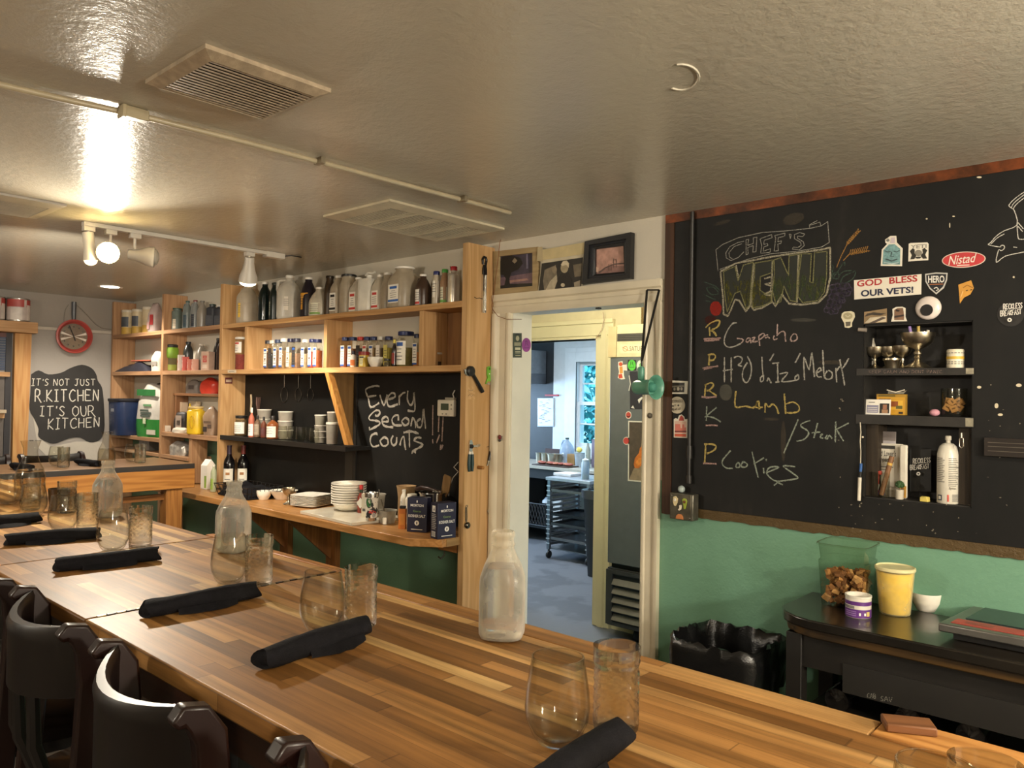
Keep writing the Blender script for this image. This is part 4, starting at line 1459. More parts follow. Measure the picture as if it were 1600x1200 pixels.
def carafe(label, loc, s):
    root = thing('carafe', label, 'carafe', loc, 0, 'flared carafes')
    pr = [(.030, 0), (.040, .005), (.043, .02), (.043, .075), (.037, .098), (.0245, .125), (.020, .15), (.0215, .165), (.028, .185), (.029, .187)]
    b = MB()
    b.lathe([(r*s, z*s) for r, z in pr], GLASS('#f2f0ea', .05, .5), 28)
    b.build('carafe_body', root)
    b = MB()
    b.lathe([(.038*s, .006*s), (.0415*s, .02*s), (.0415*s, .074*s), (.036*s, .095*s)], GLASS('#ece8de', .05, .2), 28)
    b.build('water', root)
    return root
carafe('flared glass carafe on the wall bar in front of the blue bin', bar_pt(166, 729), 1.12)
carafe('flared glass carafe at the far left end of the near table', on_table(46, 781), 1.32)
b = MB()
b.lathe([(.001, .0), (.030, 0), (.036, .05), (.0385, .083), (.036, .083), (.033, .05), (.028, .006), (.001, .006)], P('#3c2a16', .25), 24, caps=False)
solo(b, 'brown_tumbler', 'dark brown tumbler behind the fifth setting glasses', 'tumbler', on_table(92, 797))
# rolled napkins
NAP = P('#121114', .85, var=.25, scale=60, spec=.15, bump=.4)
def napkin_mb(seed):
    rr = random.Random(seed)
    b = MB()
    L, N, S = .245, 14, 18
    vs, fs = [], []
    off = [rr.uniform(-1, 1) for _ in range(8)]
    for i in range(N+1):
        u = i/N
        x = (u-.5)*L
        for j in range(S):
            a = 2*math.pi*j/S
            r = .0205*(1+.06*math.sin(3*a+off[0]+u*4)+.05*math.sin(2*a+off[1]*3+u*7)+.03*rr.uniform(-1, 1))
            if i in (0, N):
                r *= .94
            y, z = r*1.12*math.cos(a), r*.92*math.sin(a)+.0185
            vs.append((x+.006*math.sin(a*2+off[2])*(1 if i in (0, N) else 0), y+.004*math.sin(u*3+off[3]), max(.0004, z)))
    for i in range(N):
        for j in range(S):
            j2 = (j+1) % S
            fs.append((i*S+j, i*S+j2, (i+1)*S+j2, (i+1)*S+j))
    b.add(vs, fs, NAP)
    # rolled ends
    for e, sx in ((0, -1), (N, 1)):
        ring = [Vector(vs[e*S+j]) for j in range(S)]
        c = sum(ring, Vector())/S
        in1 = [c+(p-c)*.72+Vector((-sx*.004, 0, 0)) for p in ring]
        in2 = [c+(p-c)*.45+Vector((-sx*.001, 0, 0)) for p in ring]
        o = ring+in1+in2+[c+Vector((-sx*.006, 0, 0))]
        f = []
        for j in range(S):
            j2 = (j+1) % S
            f += [(j, j2, S+j2, S+j), (S+j, S+j2, 2*S+j2, 2*S+j), (2*S+j, 2*S+j2, 3*S)]
        b.add(o, f, NAP)
    # loose flap on the near side
    f0 = rr.uniform(-.09, -.03)
    fl = []
    for k in range(9):
        x = f0+.13*k/8
        d = .020*math.sin(math.pi*k/8)*rr.uniform(.7, 1.1)
        fl += [(x, -.020, .013), (x, -.024-d*.6, .006), (x, -.025-d, .0012)]
    b.add(fl, [(3*k+q, 3*k+3+q, 3*k+4+q, 3*k+1+q) for k in range(8) for q in (0, 1)], NAP)
    return b
NG = 'black napkin rolls'
def nap(seed, a, c, label, z=TZ, fix=None):
    A, Cc = on(*a, 2, z), on(*c, 2, z)
    m = (A+Cc)/2
    if fix:
        m = Vector((fix[0], fix[1], z))
    return solo(napkin_mb(seed), 'napkin_roll', label, 'napkin', (m.x, m.y, z+.0004), math.atan2(Cc.y-A.y, Cc.x-A.x) if not fix else fix[2], NG, sharp=60, recalc=True)
nap(1, (800, 1195), (965, 1155), 'black rolled napkin at the bottom edge, nearest the camera', fix=(-.580, .768, 1.66))
nap(2, (405, 1048), (574, 992), 'black rolled napkin below the second nearest pair of glasses')
nap(3, (220, 968), (404, 933), 'black rolled napkin lying over the hinge seam')
nap(4, (86, 894), (248, 876), 'black rolled napkin on the short table flap, in front of the far milk bottle glasses')
nap(5, (12, 853), (152, 842), 'black rolled napkin just left of the second table seam')
nap(6, (40, 816), (110, 808), 'black rolled napkin beneath the fifth and sixth setting glasses', fix=(-3.02, .80, 1.7))
nap(7, (0, 0), (1, 1), 'black rolled napkin at the left edge beside the farthest glasses', fix=(-3.55, .80, 1.7))
nap(8, (0, 0), (1, 1), 'black rolled napkin on the wall bar near the right pair of glasses', fix=(-5.08, 1.80, .15))
nap(9, (0, 0), (1, 1), 'black rolled napkin on the wall bar beside the window post', fix=(-5.02, 1.43, .1))
# ================================================================== JARS, JUGS AND BOTTLES ON THE SHELVES
def lab_lines(b, w, z0, z1, y, rr, m, n=6, x0=None):
    """small printed lines on a flat label facing -y"""
    for k in range(n):
        zz = z1-(z1-z0)*(k+.5)/n
        l = w*rr.uniform(.35, .85)
        b.box(-l/2, l/2, y-.0004, y, zz-(z1-z0)*.11/n, zz+(z1-z0)*.11/n, m)
INK = P('#5a5854', .7)
def jar(name, label, cat, loc, w, h, lid='#22336b', fill='#7a4a26', fill_h=.75, lab=True, stripe='#2c55a0', n=5.0, neck=.8, rz=0.0, group=None, lab_w=.72, lab_z=(.06, .72), lidh=.11, bodym=None, sy=1.0, foot=None, mark=None):
    """flat-sided or round clear jar with lid, contents and front label; the label faces local -y"""
    root = thing(name, label, cat, loc, rz, group)
    r = w/2
    b = MB()
    hb = h*(1-lidh)
    pr = [(r*.92, 0), (r, h*.02), (r, hb*.72), (r*.93, hb*.82), (r*neck, hb*.92), (r*neck, hb)]
    b.lathe(pr, bodym or CLEAR, 24, n=n, sy=sy)
    b.build('jar_body', root, sharp=50)
    if fill:
        b = MB()
        fh = hb*fill_h
        fr = r*.93 if fill_h < .85 else r*.9
        b.lathe([(fr*.92, h*.008), (fr, h*.028), (fr, min(fh, hb*.72)), (fr*.9, fh)], P(fill, .8, var=.2, scale=50), 20, n=n, sy=sy)
        b.build('contents', root, sharp=50)
    b = MB()
    lr = r*(neck+.08)
    b.lathe([(lr, hb-.001), (lr*1.02, hb+h*lidh*.15), (lr*1.02, h*.985), (lr*.95, h)], P(lid, .4), 24, n=min(n, 2.6), sy=sy if n > 3 else 1)
    b.build('lid', root, sharp=40)
    if lab:
        rr = random.Random(label)
        b = MB()
        z0, z1 = h*lab_z[0], h*lab_z[1]
        if n >= 3.5:
            y = -r*sy*1.0-.0004
            lw = r*2*lab_w
            b.box(-lw/2, lw/2, y-.0006, y, z0, z1, LABEL if lab is True else P(lab, .6, var=.03))
            y -= .0007
            if stripe:
                b.box(-lw*.40, lw*.40, y-.0004, y, z1-(z1-z0)*.16, z1-(z1-z0)*.05, P(stripe, .6))
                b.box(-lw*.5, lw*.5, y-.0004, y, z0, z0+(z1-z0)*.08, P(foot or stripe, .6))
            lab_lines(b, lw, z0+(z1-z0)*.14, z1-(z1-z0)*.22, y, rr, INK, 5)
            if mark:
                zz = z0+(z1-z0)*.42
                b.add([(lw*.22*math.cos(a*.7), y-.0006, zz+lw*.2*math.sin(a*.7)) for a in range(9)], [tuple(range(9))], P(mark, .6))
        else:
            rr0 = r*1.004
            b.arc(rr0, z0, z1, -math.pi/2-lab_w*1.5, -math.pi/2+lab_w*1.5, LABEL if lab is True else P(lab, .6, var=.03), 12, sy=sy)
            if stripe:
                b.arc(rr0+.001, z1-(z1-z0)*.22, z1-(z1-z0)*.06, -math.pi/2-lab_w*.9, -math.pi/2+lab_w*.9, P(stripe, .6), 8, .0004, sy=sy)
            for k in range(4):
                zz = z1-(z1-z0)*(.34+.15*k)
                q = lab_w*rr.uniform(.5, 1.1)
                b.arc(rr0+.001, zz-(z1-z0)*.016, zz+(z1-z0)*.016, -math.pi/2-q, -math.pi/2+q*.8, INK, 6, .0004, sy=sy)
        b.build('front_label', root, recalc=True)
    return root
def jug(name, label, loc, w, h, body, rz=0.0, n=3.0, cap='#e8e4da', lab=None, lab_z=(.15, .5), handle='side', liquid=None, lq=.5, sh=.5, neck=.34, sy=1.0, group='jugs and bottles on the top shelf', stripe=None, labw=.7, caph=.05, cat='jug'):
    """moulded plastic jug with shoulder, cap and grip; label faces local -y"""
    root = thing(name, label, cat, loc, rz, group)
    r = w/2
    hb = h*(1-caph)
    b = MB()
    pr = [(r*.86, 0), (r*.97, h*.02), (r, h*.06), (r, h*sh)]
    for k in range(1, 6):
        u = k/5
        pr.append((r*(neck+(1-neck)*math.cos(u*math.pi/2)**.85), h*sh+(hb*.93-h*sh)*u))
    pr[-1] = (r*neck, hb*.93)
    pr.append((r*neck, hb))
    vs, fs = [], []
    seg = 28
    for rr_, z in pr:
        nn = n if z <= h*sh+.001 else max(2.0, n-(n-2)*(z-h*sh)/(hb*.93-h*sh))
        for j in range(seg):
            a = 2*math.pi*j/seg
            q = (abs(math.cos(a))**nn+abs(math.sin(a))**nn)**(-1/nn)
            vs.append((rr_*q*math.cos(a), rr_*q*math.sin(a)*(sy if z <= h*sh+.001 else 1-(1-sy)*(1-(z-h*sh)/(hb-h*sh))), z))
    for i in range(len(pr)-1):
        for j in range(seg):
            j2 = (j+1) % seg
            fs.append((i*seg+j, i*seg+j2, (i+1)*seg+j2, (i+1)*seg+j))
    fs += [tuple(reversed(range(seg))), tuple((len(pr)-1)*seg+j for j in range(seg))]
    b.add(vs, fs, body)
    b.build('jug_body', root, sharp=60)
    if liquid:
        b = MB()
        b.lathe([(r*.84, h*.008), (r*.94, h*.03), (r*.96, h*.07), (r*.96, min(h*sh, h*lq)), (r*.8, h*lq)], P(liquid, .6), 22, n=n, sy=sy)
        b.build('contents', root, sharp=60)
    b = MB()
    cr = r*neck*1.12
    b.lathe([(cr, hb-.002), (cr*1.03, hb+h*caph*.2), (cr*1.03, h*.985), (cr*.94, h)], P(cap, .4), 20)
    b.build('cap', root, sharp=40)
    if handle:
        b = MB()
        if handle == 'side':
            b.tube([(-r*neck*.8, 0, hb*.93), (-r*.72, 0, hb*.93), (-r*.98, 0, h*(sh+.26)), (-r*1.0, 0, h*(sh+.08)), (-r*.86, 0, h*sh*.95)], [r*.13, r*.15, r*.16, r*.16, r*.13], body, 10)
        elif handle == 'top':
            b.tube([(-r*.5, 0, h*(sh+.12)), (-r*.55, 0, h*1.0), (-r*.2, 0, h*1.08), (r*.45, 0, h*1.05), (r*.75, 0, h*(sh+.2))], r*.13, body, 10)
        b.build('handle', root, sharp=60)
    if lab:
        b = MB()
        z0, z1 = h*lab_z[0], h*lab_z[1]
        rr = random.Random(label)
        if n >= 3.4:
            y = -r*sy-.0006
            lw = 2*r*labw
            b.box(-lw/2, lw/2, y-.0008, y, z0, z1, P(lab, .6, var=.03))
            y -= .0009
            if stripe:
                b.box(-lw*.35, lw*.35, y-.0004, y, z1-(z1-z0)*.24, z1-(z1-z0)*.1, P(stripe, .6))
                b.box(-lw*.5, lw*.5, y-.0004, y, z0+(z1-z0)*.06, z0+(z1-z0)*.18, P(stripe, .6))
            lab_lines(b, lw*.9, z0+(z1-z0)*.25, z1-(z1-z0)*.3, y, rr, INK, 4)
        else:
            b.arc(r*1.003, z0, z1, -math.pi/2-labw*1.3, -math.pi/2+labw*1.3, P(lab, .6, var=.03), 12, sy=sy)
            if stripe:
                b.arc(r*1.003+.001, z0+(z1-z0)*.05, z0+(z1-z0)*.2, -math.pi/2-labw*1.2, -math.pi/2+labw*1.2, P(stripe, .6), 10, .0004, sy=sy)
            for k in range(4):
                zz = z1-(z1-z0)*(.2+.15*k)
                q = labw*rr.uniform(.5, 1.1)
                b.arc(r*1.003+.001, zz-(z1-z0)*.016, zz+(z1-z0)*.016, -math.pi/2-q, -math.pi/2+q*.7, INK, 6, .0004, sy=sy)
        b.build('label', root)
    return root
ZT, ZM = 2.0525, 1.7425
def tj(pc, pw, pt, pb, Y=2.705):
    x, w, h = item(pc, pw, pt, pb, Y)
    return x, w, h
CC = CLOUDY('#cabda6', .55)
CC2 = CLOUDY('#dbd2bf', .62)
CCW = CLOUDY('#dad5c8', .75)
DKB = P('#17231f', .3)
SHELF = [
 (jug, 'plastic_jug', 'clear plastic jug with yellow label and amber liquid, leftmost on the top shelf', 387, 30, 436, 501, CC, dict(rz=.1, lab='#d9b23c', liquid='#9a7a68', lq=.55, neck=.4, sh=.62)),
 (jug, 'dark_bottle', 'dark green glossy bottle with white cap beside the leftmost jug on the top shelf', 414, 19, 433, 498, P('#101c1a', .15), dict(n=2.4, handle=None, neck=.45, sh=.6)),
 (jug, 'dark_jug', 'dark green jug with pale green label behind the gallon milk jug', 431, 19, 435, 497, DKB, dict(lab='#c9d2bd', rz=-.3, cap='#1b2723', neck=.6, sh=.6, handle=None)),
 (jug, 'gallon_jug', 'cloudy white gallon jug with side handle and cap, fourth on the top shelf', 452, 36, 425, 497, CCW, dict(rz=.75, lab='#e6dfd2', lab_z=(.2, .5), liquid='#b9a893', lq=.5, sh=.6, neck=.3)),
 (jug, 'dark_jug', 'dark brown jug with orange label between the gallon jug and the short white-capped jug', 482, 24, 427, 493, P('#1d1620', .35), dict(lab='#d89a2e', rz=.0, neck=.45, sh=.45, lab_z=(.2, .6))),
 (jug, 'plastic_jug', 'short cone-shouldered clear jug with white cap and green striped label', 500, 33, 443, 491, CC2, dict(n=2.2, handle=None, lab='#d8d6c2', stripe='#6f9a45', lab_z=(.05, .45), sh=.42, neck=.36, liquid='#85694a', lq=.1, rz=.4)),
 (jug, 'brown_bottle', 'tall brown sauce bottle with tan neck behind the short clear jug', 515, 17, 423, 488, P('#40301f', .4), dict(n=2.2, handle=None, neck=.65, sh=.5, cap='#2c241a')),
 (jug, 'spice_jug', 'cloudy jug with a black and white label in the middle of the top shelf', 529, 22, 424, 488, CC, dict(n=5, lab='#e9e6de', stripe='#1c1c1f', lab_z=(.1, .55), neck=.45, sh=.6, liquid='#bfa77f', lq=.45)),
 (jug, 'wide_jar', 'big clear jar with a wide black lid on the top shelf', 545, 26, 421, 485, CC, dict(n=2.6, handle=None, neck=.8, cap='#1a1a1a', sh=.7, liquid='#6e5a48', lq=.3)),
 (jug, 'spice_jug', 'square jug with red topped white label just right of the wide black lidded jar', 560, 23, 427, 485, CC2, dict(n=6, lab='#ebe6da', stripe='#c43c34', lab_z=(.06, .58), neck=.4, sh=.6, liquid='#cdb98f', lq=.5)),
 (jug, 'canister', 'tall square translucent white canister with a top carrying handle', 577, 29, 424, 484, CLOUDY('#e2ded2', .85), dict(n=6, handle='top', neck=.3, sh=.88, caph=.03, rz=.2)),
 (jug, 'spice_jug', 'square jug with red striped white label right of the canister', 594, 22, 423, 482, CC2, dict(n=6, lab='#ebe6da', stripe='#c43c34', lab_z=(.06, .55), neck=.4, sh=.6, liquid='#b99b74', lq=.45)),
 (jug, 'plastic_bottle', 'cloudy handled bottle with white lid left of the big jar', 606, 21, 418, 479, CC, dict(n=2.4, neck=.55, sh=.45)),
 (jug, 'wide_jar', 'biggest clear jar on the top shelf, with wide white lid and blue label', 632, 44, 409, 477, CC, dict(n=4, lab='#ece8dd', stripe='#2f62ad', lab_z=(.12, .55), labw=.55, handle='side', neck=.62, sh=.6, liquid='#7b6347', lq=.25)),
 (jug, 'sauce_jug', 'dark sauce jug with white cap and label near the top shelf end', 661, 25, 423, 476, CLOUDY('#4a382c', .8), dict(n=2.4, lab='#e6e2da', lab_z=(.06, .52), neck=.4, sh=.5, stripe='#b8332d')),
 (jug, 'seasoning_bottle', 'slim bottle with dark blue cap and silver foot', 682, 13, 417, 473, P('#b5aa97', .3), dict(n=2.4, handle=None, cap='#23285e', neck=.7, sh=.72, lab='#e3ded1', lab_z=(.24, .72), labw=1.1, caph=.1)),
 (jug, 'seasoning_bottle', 'slim reddish bottle with green cap, second from the right on the top shelf', 695, 14, 414, 472, CLOUDY('#b08a68', .7), dict(n=2.4, handle=None, cap='#3f9a3a', neck=.62, sh=.58, lab='#cfcdb4', lab_z=(.05, .5), labw=1.0, caph=.09, stripe='#6aa04a')),
 (jug, 'foil_jug', 'silver handled jug with red cap, rightmost on the top shelf', 709, 17, 409, 470, P('#d9d2c6', .25, .5), dict(n=3, cap='#b3222a', neck=.55, sh=.75, handle='side', caph=.1)),
]
for fn, nm, lb, pc, pw, pt, pb, body, kw in SHELF:
    x, w, h = tj(pc, pw, pt, pb)
    h *= .97
    w = min(w, .158)
    kw = dict(kw)
    sy = 1.0
    jug(nm, lb, (x, 2.705, ZT), w, h, body, sy=sy, **kw)
b = MB()
b.box(-.055, .055, -.003, .003, 0, .175, P('#8f877b', .5))
o = solo(b, 'grey_tray', 'grey flat rounded tray leaning on the wall behind the slim capped bottles', 'tray', (on(690, 440, 1, 2.785).x, 2.772, ZT), bevel=.002, rot=(-.08, 0, 0))
b = MB()
b.lathe([(.004, 0), (.0055, .26), (.002, .28)], STEEL, 10)
solo(b, 'steel_rod', 'thin steel rod standing beside the end panel on the top shelf', 'rod', (-2.712, 2.785, ZT))
# ---- spice shelf, left bay
G = 'spice jars on the middle shelf'
NTH = ['first', 'second', 'third', 'fourth', 'fifth', 'sixth', 'seventh', 'eighth', 'ninth', 'tenth', 'eleventh']
LB = [(419, '#2d2c30', '#5b3c22'), (426, '#c9c4b8', '#2e2d2c'), (434, '#38425a', '#6d4a2c'), (443, '#d8d4cb', '#8a6b46'), (454, '#20213a', '#b0936c'), (463, '#2a2b3a', '#8f6f57'), (477, '#cfc9be', '#b09a78'), (488, '#23294f', '#a0412c'), (496, '#23294f', '#b5643c')]
LIDN = {'#2d2c30': 'black', '#c9c4b8': 'white', '#38425a': 'slate blue', '#d8d4cb': 'white', '#20213a': 'navy', '#2a2b3a': 'navy', '#cfc9be': 'cream', '#23294f': 'navy blue'}
for k, (px, lid, fl) in enumerate(LB):
    x, w, h = item(px, 12, 531, 577, 2.665)
    jar('spice_jar', '%s spice jar from the left in the left spice bay, %s lid' % (NTH[k], LIDN[lid]), 'jar', (x, 2.668, ZM), min(w, .062), h*rnd.uniform(.97, 1.03), lid=lid, fill=fl, fill_h=rnd.uniform(.5, .8), group=G, lab=(True if k not in (1, 5) else '#3b3634') if k != 4 else '#e0d3c4', stripe='#2c55a0' if k not in (1, 4) else None, mark='#5a4632')
RB = [(538, '#23325f', '#b06040', 1, '#2c55a0'), (549, '#23325f', '#8d5f38', 1, '#2c55a0'), (562, '#b3302a', '#2c2118', '#1c1815', None), (572, '#23325f', '#7b5a3c', 1, '#b8453a'), (582, '#23325f', '#92744c', 1, '#2c55a0'), (593, '#c3bfb5', '#6e5a43', '#e6ddd0', None), (605, '#20264c', '#b8a94c', '#d5c96c', None)]
for k, (px, lid, fl, lb, st) in enumerate(RB):
    x, w, h = item(px, 13, 526, 574, 2.69)
    jar('spice_jar', '%s spice jar from the left in the right spice bay, %s lid' % (NTH[k], {'#23325f': 'blue', '#b3302a': 'red', '#c3bfb5': 'silver', '#20264c': 'navy'}[lid]), 'jar', (x, 2.70, ZM), min(w, .066), h, lid=lid, fill=fl, fill_h=.7, group=G, lab=True if lb == 1 else lb, stripe=st)
x, w, h = item(634, 29, 517, 572, 2.70)
jar('wide_jar', 'large clear jar with blue lid and olive herbs, the biggest on the spice shelf', 'jar', (x, 2.70, ZM), w, h, lid='#1d2a5c', fill='#7c7440', fill_h=.6, n=2.4, neck=.72, lab_w=.5, lab_z=(.05, .72), rz=.1, stripe='#2c55a0')
x, w, h = item(651, 14, 520, 571, 2.71)
jar('spice_jar', 'spice jar with navy lid half hidden beside the shelf divider, right of the biggest jar', 'jar', (x, 2.72, ZM), w, h, lid='#1d2447', fill='#c07a3a', fill_h=.5, group=G)
x, w, h = item(616, 8, 531, 573, 2.65)
jug('sauce_bottle', 'slim dark sauce bottle with yellow cap on the spice shelf', (x, 2.65, ZM), w, h, P('#1c0f0c', .2), n=2, cap='#d3c052', handle=None, neck=.45, sh=.55, group=None, cat='bottle', lab='#8a2c22', lab_z=(.1, .5), caph=.12)
x, w, h = item(552, 9, 549, 575, 2.645)
jug('shaker_bottle', 'tiny orange and white bottle with black cap on the spice shelf', (x, 2.645, ZM), w, h, P('#d9d2c4', .4), n=2, cap='#23222a', handle=None, neck=.5, sh=.7, group=None, cat='bottle', lab='#d2702c', lab_z=(.1, .45), labw=1.1, caph=.2)
x, w, h = item(568, 19, 550, 574, 2.645)
jar('mustard_tub', 'yellow tub with a red lid in front of the spice jars', 'tub', (x, 2.648, ZM), w*.8, h, lid='#8f2620', fill=None, bodym=P('#c9a834', .4), n=2.5, neck=.95, lab='#e3d9a8', stripe='#3b3a2e', lidh=.22, lab_z=(.08, .72), lab_w=.6, rz=.3)
def bowl(name, label, loc, r, h, mat, group=None, foot=.62):
    b = MB()
    b.lathe([(.001, 0), (r*foot*.95, 0), (r*foot, h*.04), (r*.86, h*.42), (r*.9, h*.5), (r, h*.96), (r*.99, h), (r*.93, h*.97), (r*.82, h*.5), (r*.5, h*.14), (.001, h*.1)], mat, 28, caps=False)
    return solo(b, name, label, 'bowl', loc, group=group)
x, w, h = item(586, 26, 558, 573, 2.65)
bowl('small_bowl', 'small white bowl on the spice shelf in front of the jars', (x, 2.655, ZM), w/2, h*1.02, WHITE)
x, w, h = item(606, 12, 560, 572, 2.64)
jar('small_jar', 'low dark jar right of the white bowl on the spice shelf', 'jar', (x, 2.635, ZM), w*.8, h, lid='#2a2620', fill='#4a3f22', n=2, lab=False, neck=.9, lidh=.25)
x, w, h = item(683, 18, 549, 571, 2.74)
jar('glass_jar', 'empty looking glass jar with silver lid alone in the right bay', 'jar', (x, 2.735, ZM), w, h, lid='#c3bfb2', fill='#4a3524', fill_h=.4, n=2, neck=.92, lab=False, lidh=.12)
x, w, h = item(377, 14, 524, 575, 2.70)
jar('dry_goods_jar', 'tall white-topped jar of red pieces in the narrow left bay', 'jar', (x, 2.70, ZM), w*1.3, h, lid='#d8d3c8', fill='#7a2f26', fill_h=.5, n=2, neck=.95, lab='#ddd7ca', lab_z=(.52, .85), stripe='#b8453a', lidh=.06)
# ================================================================== BLACK SHELF UNDER THE SPICES
ZB = 1.2975
def bj(pc, pw, pt, pb, Y):
    return item(pc, pw, pt, pb, Y)
x, w, h = bj(377, 20, 651, 682, 2.70)
jar('glass_jar', 'squat jar with black lid and white label, leftmost on the black shelf', 'jar', (x, 2.70, ZB), w, h, lid='#1b1a1a', fill='#6a5432', fill_h=.9, n=2, neck=.82, lab_w=.75, lab_z=(.1, .68), lidh=.13, stripe=None, rz=.4)
G = 'sauce bottles on the black shelf'
for px, pw, pt, pb, body, cap, lab, lz, text, Y in ((393, 9, 637, 683, P('#b5634c', .3), '#e8e3da', '#e8e2d8', (.05, .45), 'pinkish sauce bottle with a tall white cap', 2.655), (402, 10, 650, 684, CLOUDY('#8c6f58', .6), '#26211e', '#a3927d', (.12, .6), 'clear brown dropper bottle with dark cap', 2.68),
                                             (412, 9, 651, 684, CLOUDY('#7c4630', .7), '#1d1a19', '#5d2c2a', (.1, .5), 'reddish dropper bottle with dark cap', 2.675), (426, 18, 650, 686, CLOUDY('#8e4f26', .75), '#2a241f', '#e3dccd', (.08, .55), 'amber bottle with a big white label', 2.665)):
    x, w, h = bj(px, pw, pt, pb, Y)
    jug('sauce_bottle', text+' on the black shelf', (x, Y, ZB), w, h, body, n=2, cap=cap, handle=None, neck=.32, sh=.58, lab=lab, lab_z=lz, labw=.9, caph=.16, group=G, cat='bottle', rz=.4)
DELI = CLOUDY('#bfb6a6', .5)
DLID = P('#d9d2c4', .45)
def deli(label, loc, w, h, fill=None, fh=.8, group='lidded deli containers', lidm=None):
    root = thing('deli_container', label, 'container', loc, 0, group)
    r = w/2
    b = MB()
    b.lathe([(r*.82, 0), (r*.86, h*.03), (r*.95, h*.9)], DELI, 24)
    b.build('tub', root)
    if fill:
        b = MB()
        b.lathe([(r*.8, h*.02), (r*(.82+.1*fh), h*fh)], P(fill, .8, var=.3, scale=60), 20)
        b.build('contents', root)
    b = MB()
    b.lathe([(r, h*.9), (r, h*.985), (r*.93, h), (r*.9, h*.96)], lidm or DLID, 24)
    b.build('lid', root)
    return root
x, w, h = bj(446, 27, 655, 690, 2.735)
for k, (lb, fl) in enumerate((('bottom', '#6f6a4c'), ('middle', '#8a7a63'), ('top', '#8c5a4a'))):
    hh = .058
    deli('round deli container with pale lid, %s one of the stack behind the glasses' % lb, (x, 2.735, ZB+k*(hh+.001)), .098, hh, fl, .6)
x, w, h = bj(413, 27, 638, 660, 2.745)
for k, lb in enumerate(('bottom', 'middle', 'top')):
    deli('round deli container, %s one of the stack behind the sauce bottles' % lb, (x, 2.745, ZB+k*.061), .095, .06, '#6b4c3c', .5)
x = on(501, 670, 1, 2.70).x
for k, (lb, fl) in enumerate((('bottom', '#5f574c'), ('second', '#6a5a50'), ('third', '#6e5d4e'), ('top, green filled', '#5f8a2c'))):
    hh = .034 if k < 3 else .062
    deli('flat deli container, %s in the stack left of the plywood brace' % lb, (x, 2.70, ZB+k*.035), .075, hh, fl, .75)
x = on(519, 676, 1, 2.685).x
deli('tall deli container of pinkish sauce beside the plywood brace', (x, 2.685, ZB), .074, .128, '#a8705a', .36)
deli('deli container on top of the tall pinkish one beside the brace', (x-.005, 2.69, ZB+.1285), .066, .06)
G = 'clear drinking glasses on the black shelf'
for k, (px, Y) in enumerate(((442, 2.655), (457, 2.70), (470, 2.66), (485, 2.70), (491, 2.655))):
    b = MB()
    r, h = .03, .088
    g = GLASS('#f1f1ec', .03, .6)
    b.lathe([(.001, 0), (r*.7, 0), (r*.98, h*.25), (r, h*.5), (r*.86, h)], g, 24, caps=False)
    b.lathe([(.001, .005), (r*.65, .006), (r*.92, h*.25), (r*.95, h*.5), (r*.82, h)], g, 24, caps=False)
    solo(b, 'drinking_glass', '%s clear glass from the left on the black shelf' % NTH[k], 'glass', (on(px, 670, 1, Y).x, Y, ZB), group=G)
# hanging measuring rings and whisk on the chalk panel
THIN = P('#6e6a62', .3, 1.0)
G = 'metal loops hanging above the black shelf'
for k, (px, ry) in enumerate(((445, 12), (467, 11), (486, 10))):
    b = MB()
    p0 = PB.uv(px, 617)
    s = sc_at(on(px, 617, 1, 2.79))
    R0 = ry*s
    pts = [(R0*.8*math.sin(a*.35), R0*math.cos(a*.35)) for a in range(18)]
    b.tube([(a, c, 0) for a, c in pts], .0018, THIN, 6, closed=True)
    b.tube([(0, R0, 0), (.001, R0+13*s, .002), (0, R0+24*s, 0)], .0018, THIN, 6)
    b.tube([(0, R0+24*s, -.004), (0, R0+24*s, .008)], .002, THIN, 6)
    o = b.build('measuring_loop')
    o.matrix_world = PB.M @ Matrix.Translation((*p0, .005))
    tag(o, '%s metal measuring loop from the left on the black panel' % NTH[k], 'utensil', G)
b = MB()
p0 = PB.uv(405, 640)
for k in range(5):
    q = (k-2)*.012
    b.tube([(q*.3, -.03, 0), (q, .04, .004), (q*1.1, .085, .002)], .0016, P('#5b3f36', .4, .5), 6)
b.tube([(0, -.03, 0), (0, -.06, 0)], .004, THIN, 6)
o = b.build('whisk')
o.matrix_world = PB.M @ Matrix.Translation((*p0, .006))
tag(o, 'dark wire whisk hanging on the black panel beside the end post', 'whisk')
b = MB()
b.tube([(0, -.05, 0), (.004, .02, 0), (-.002, .07, 0)], .007, P('#b09a7a', .6), 8)
o = b.build('twine_roll')
o.matrix_world = PB.M @ Matrix.Translation((*PB.uv(394, 632), .009))
tag(o, 'thin pale roll hanging in the corner of the black panel', 'twine')
# small sticker and tags on the shelving
flat('round_sticker', 'small round green sticker on the plywood bracket', 'sticker', Plane(0, -3.7715), [('poly', P('#22493a', .6), ell(535, 653, 3.6, 5.2))])
PF = Plane(1, YS-.0005)
PE = Plane(0, -5.0255)
flat('square_sticker', 'tiny dark red sticker on the inner side of the post under the middle shelf', 'sticker', PE, [('poly', P('#5a2420', .6), rect(351.5, 590, 363, 599.5)), ('poly', P('#a8927c', .6), rect(353, 593, 361.5, 597))])
flat('shelf_tag', 'small paper tag on the front of the middle shelf', 'label', PF, [('poly', P('#c4b59c', .7), rect(356, 578, 369, 582.6)), ('line', INK, [(358, 580.4), (366, 580.3)], .7)])
# ================================================================== COUNTER
ZK = CZ+.0006
def cp(px, py):
    p = on(px, py, 2, CZ)
    return (p.x, p.y, ZK)
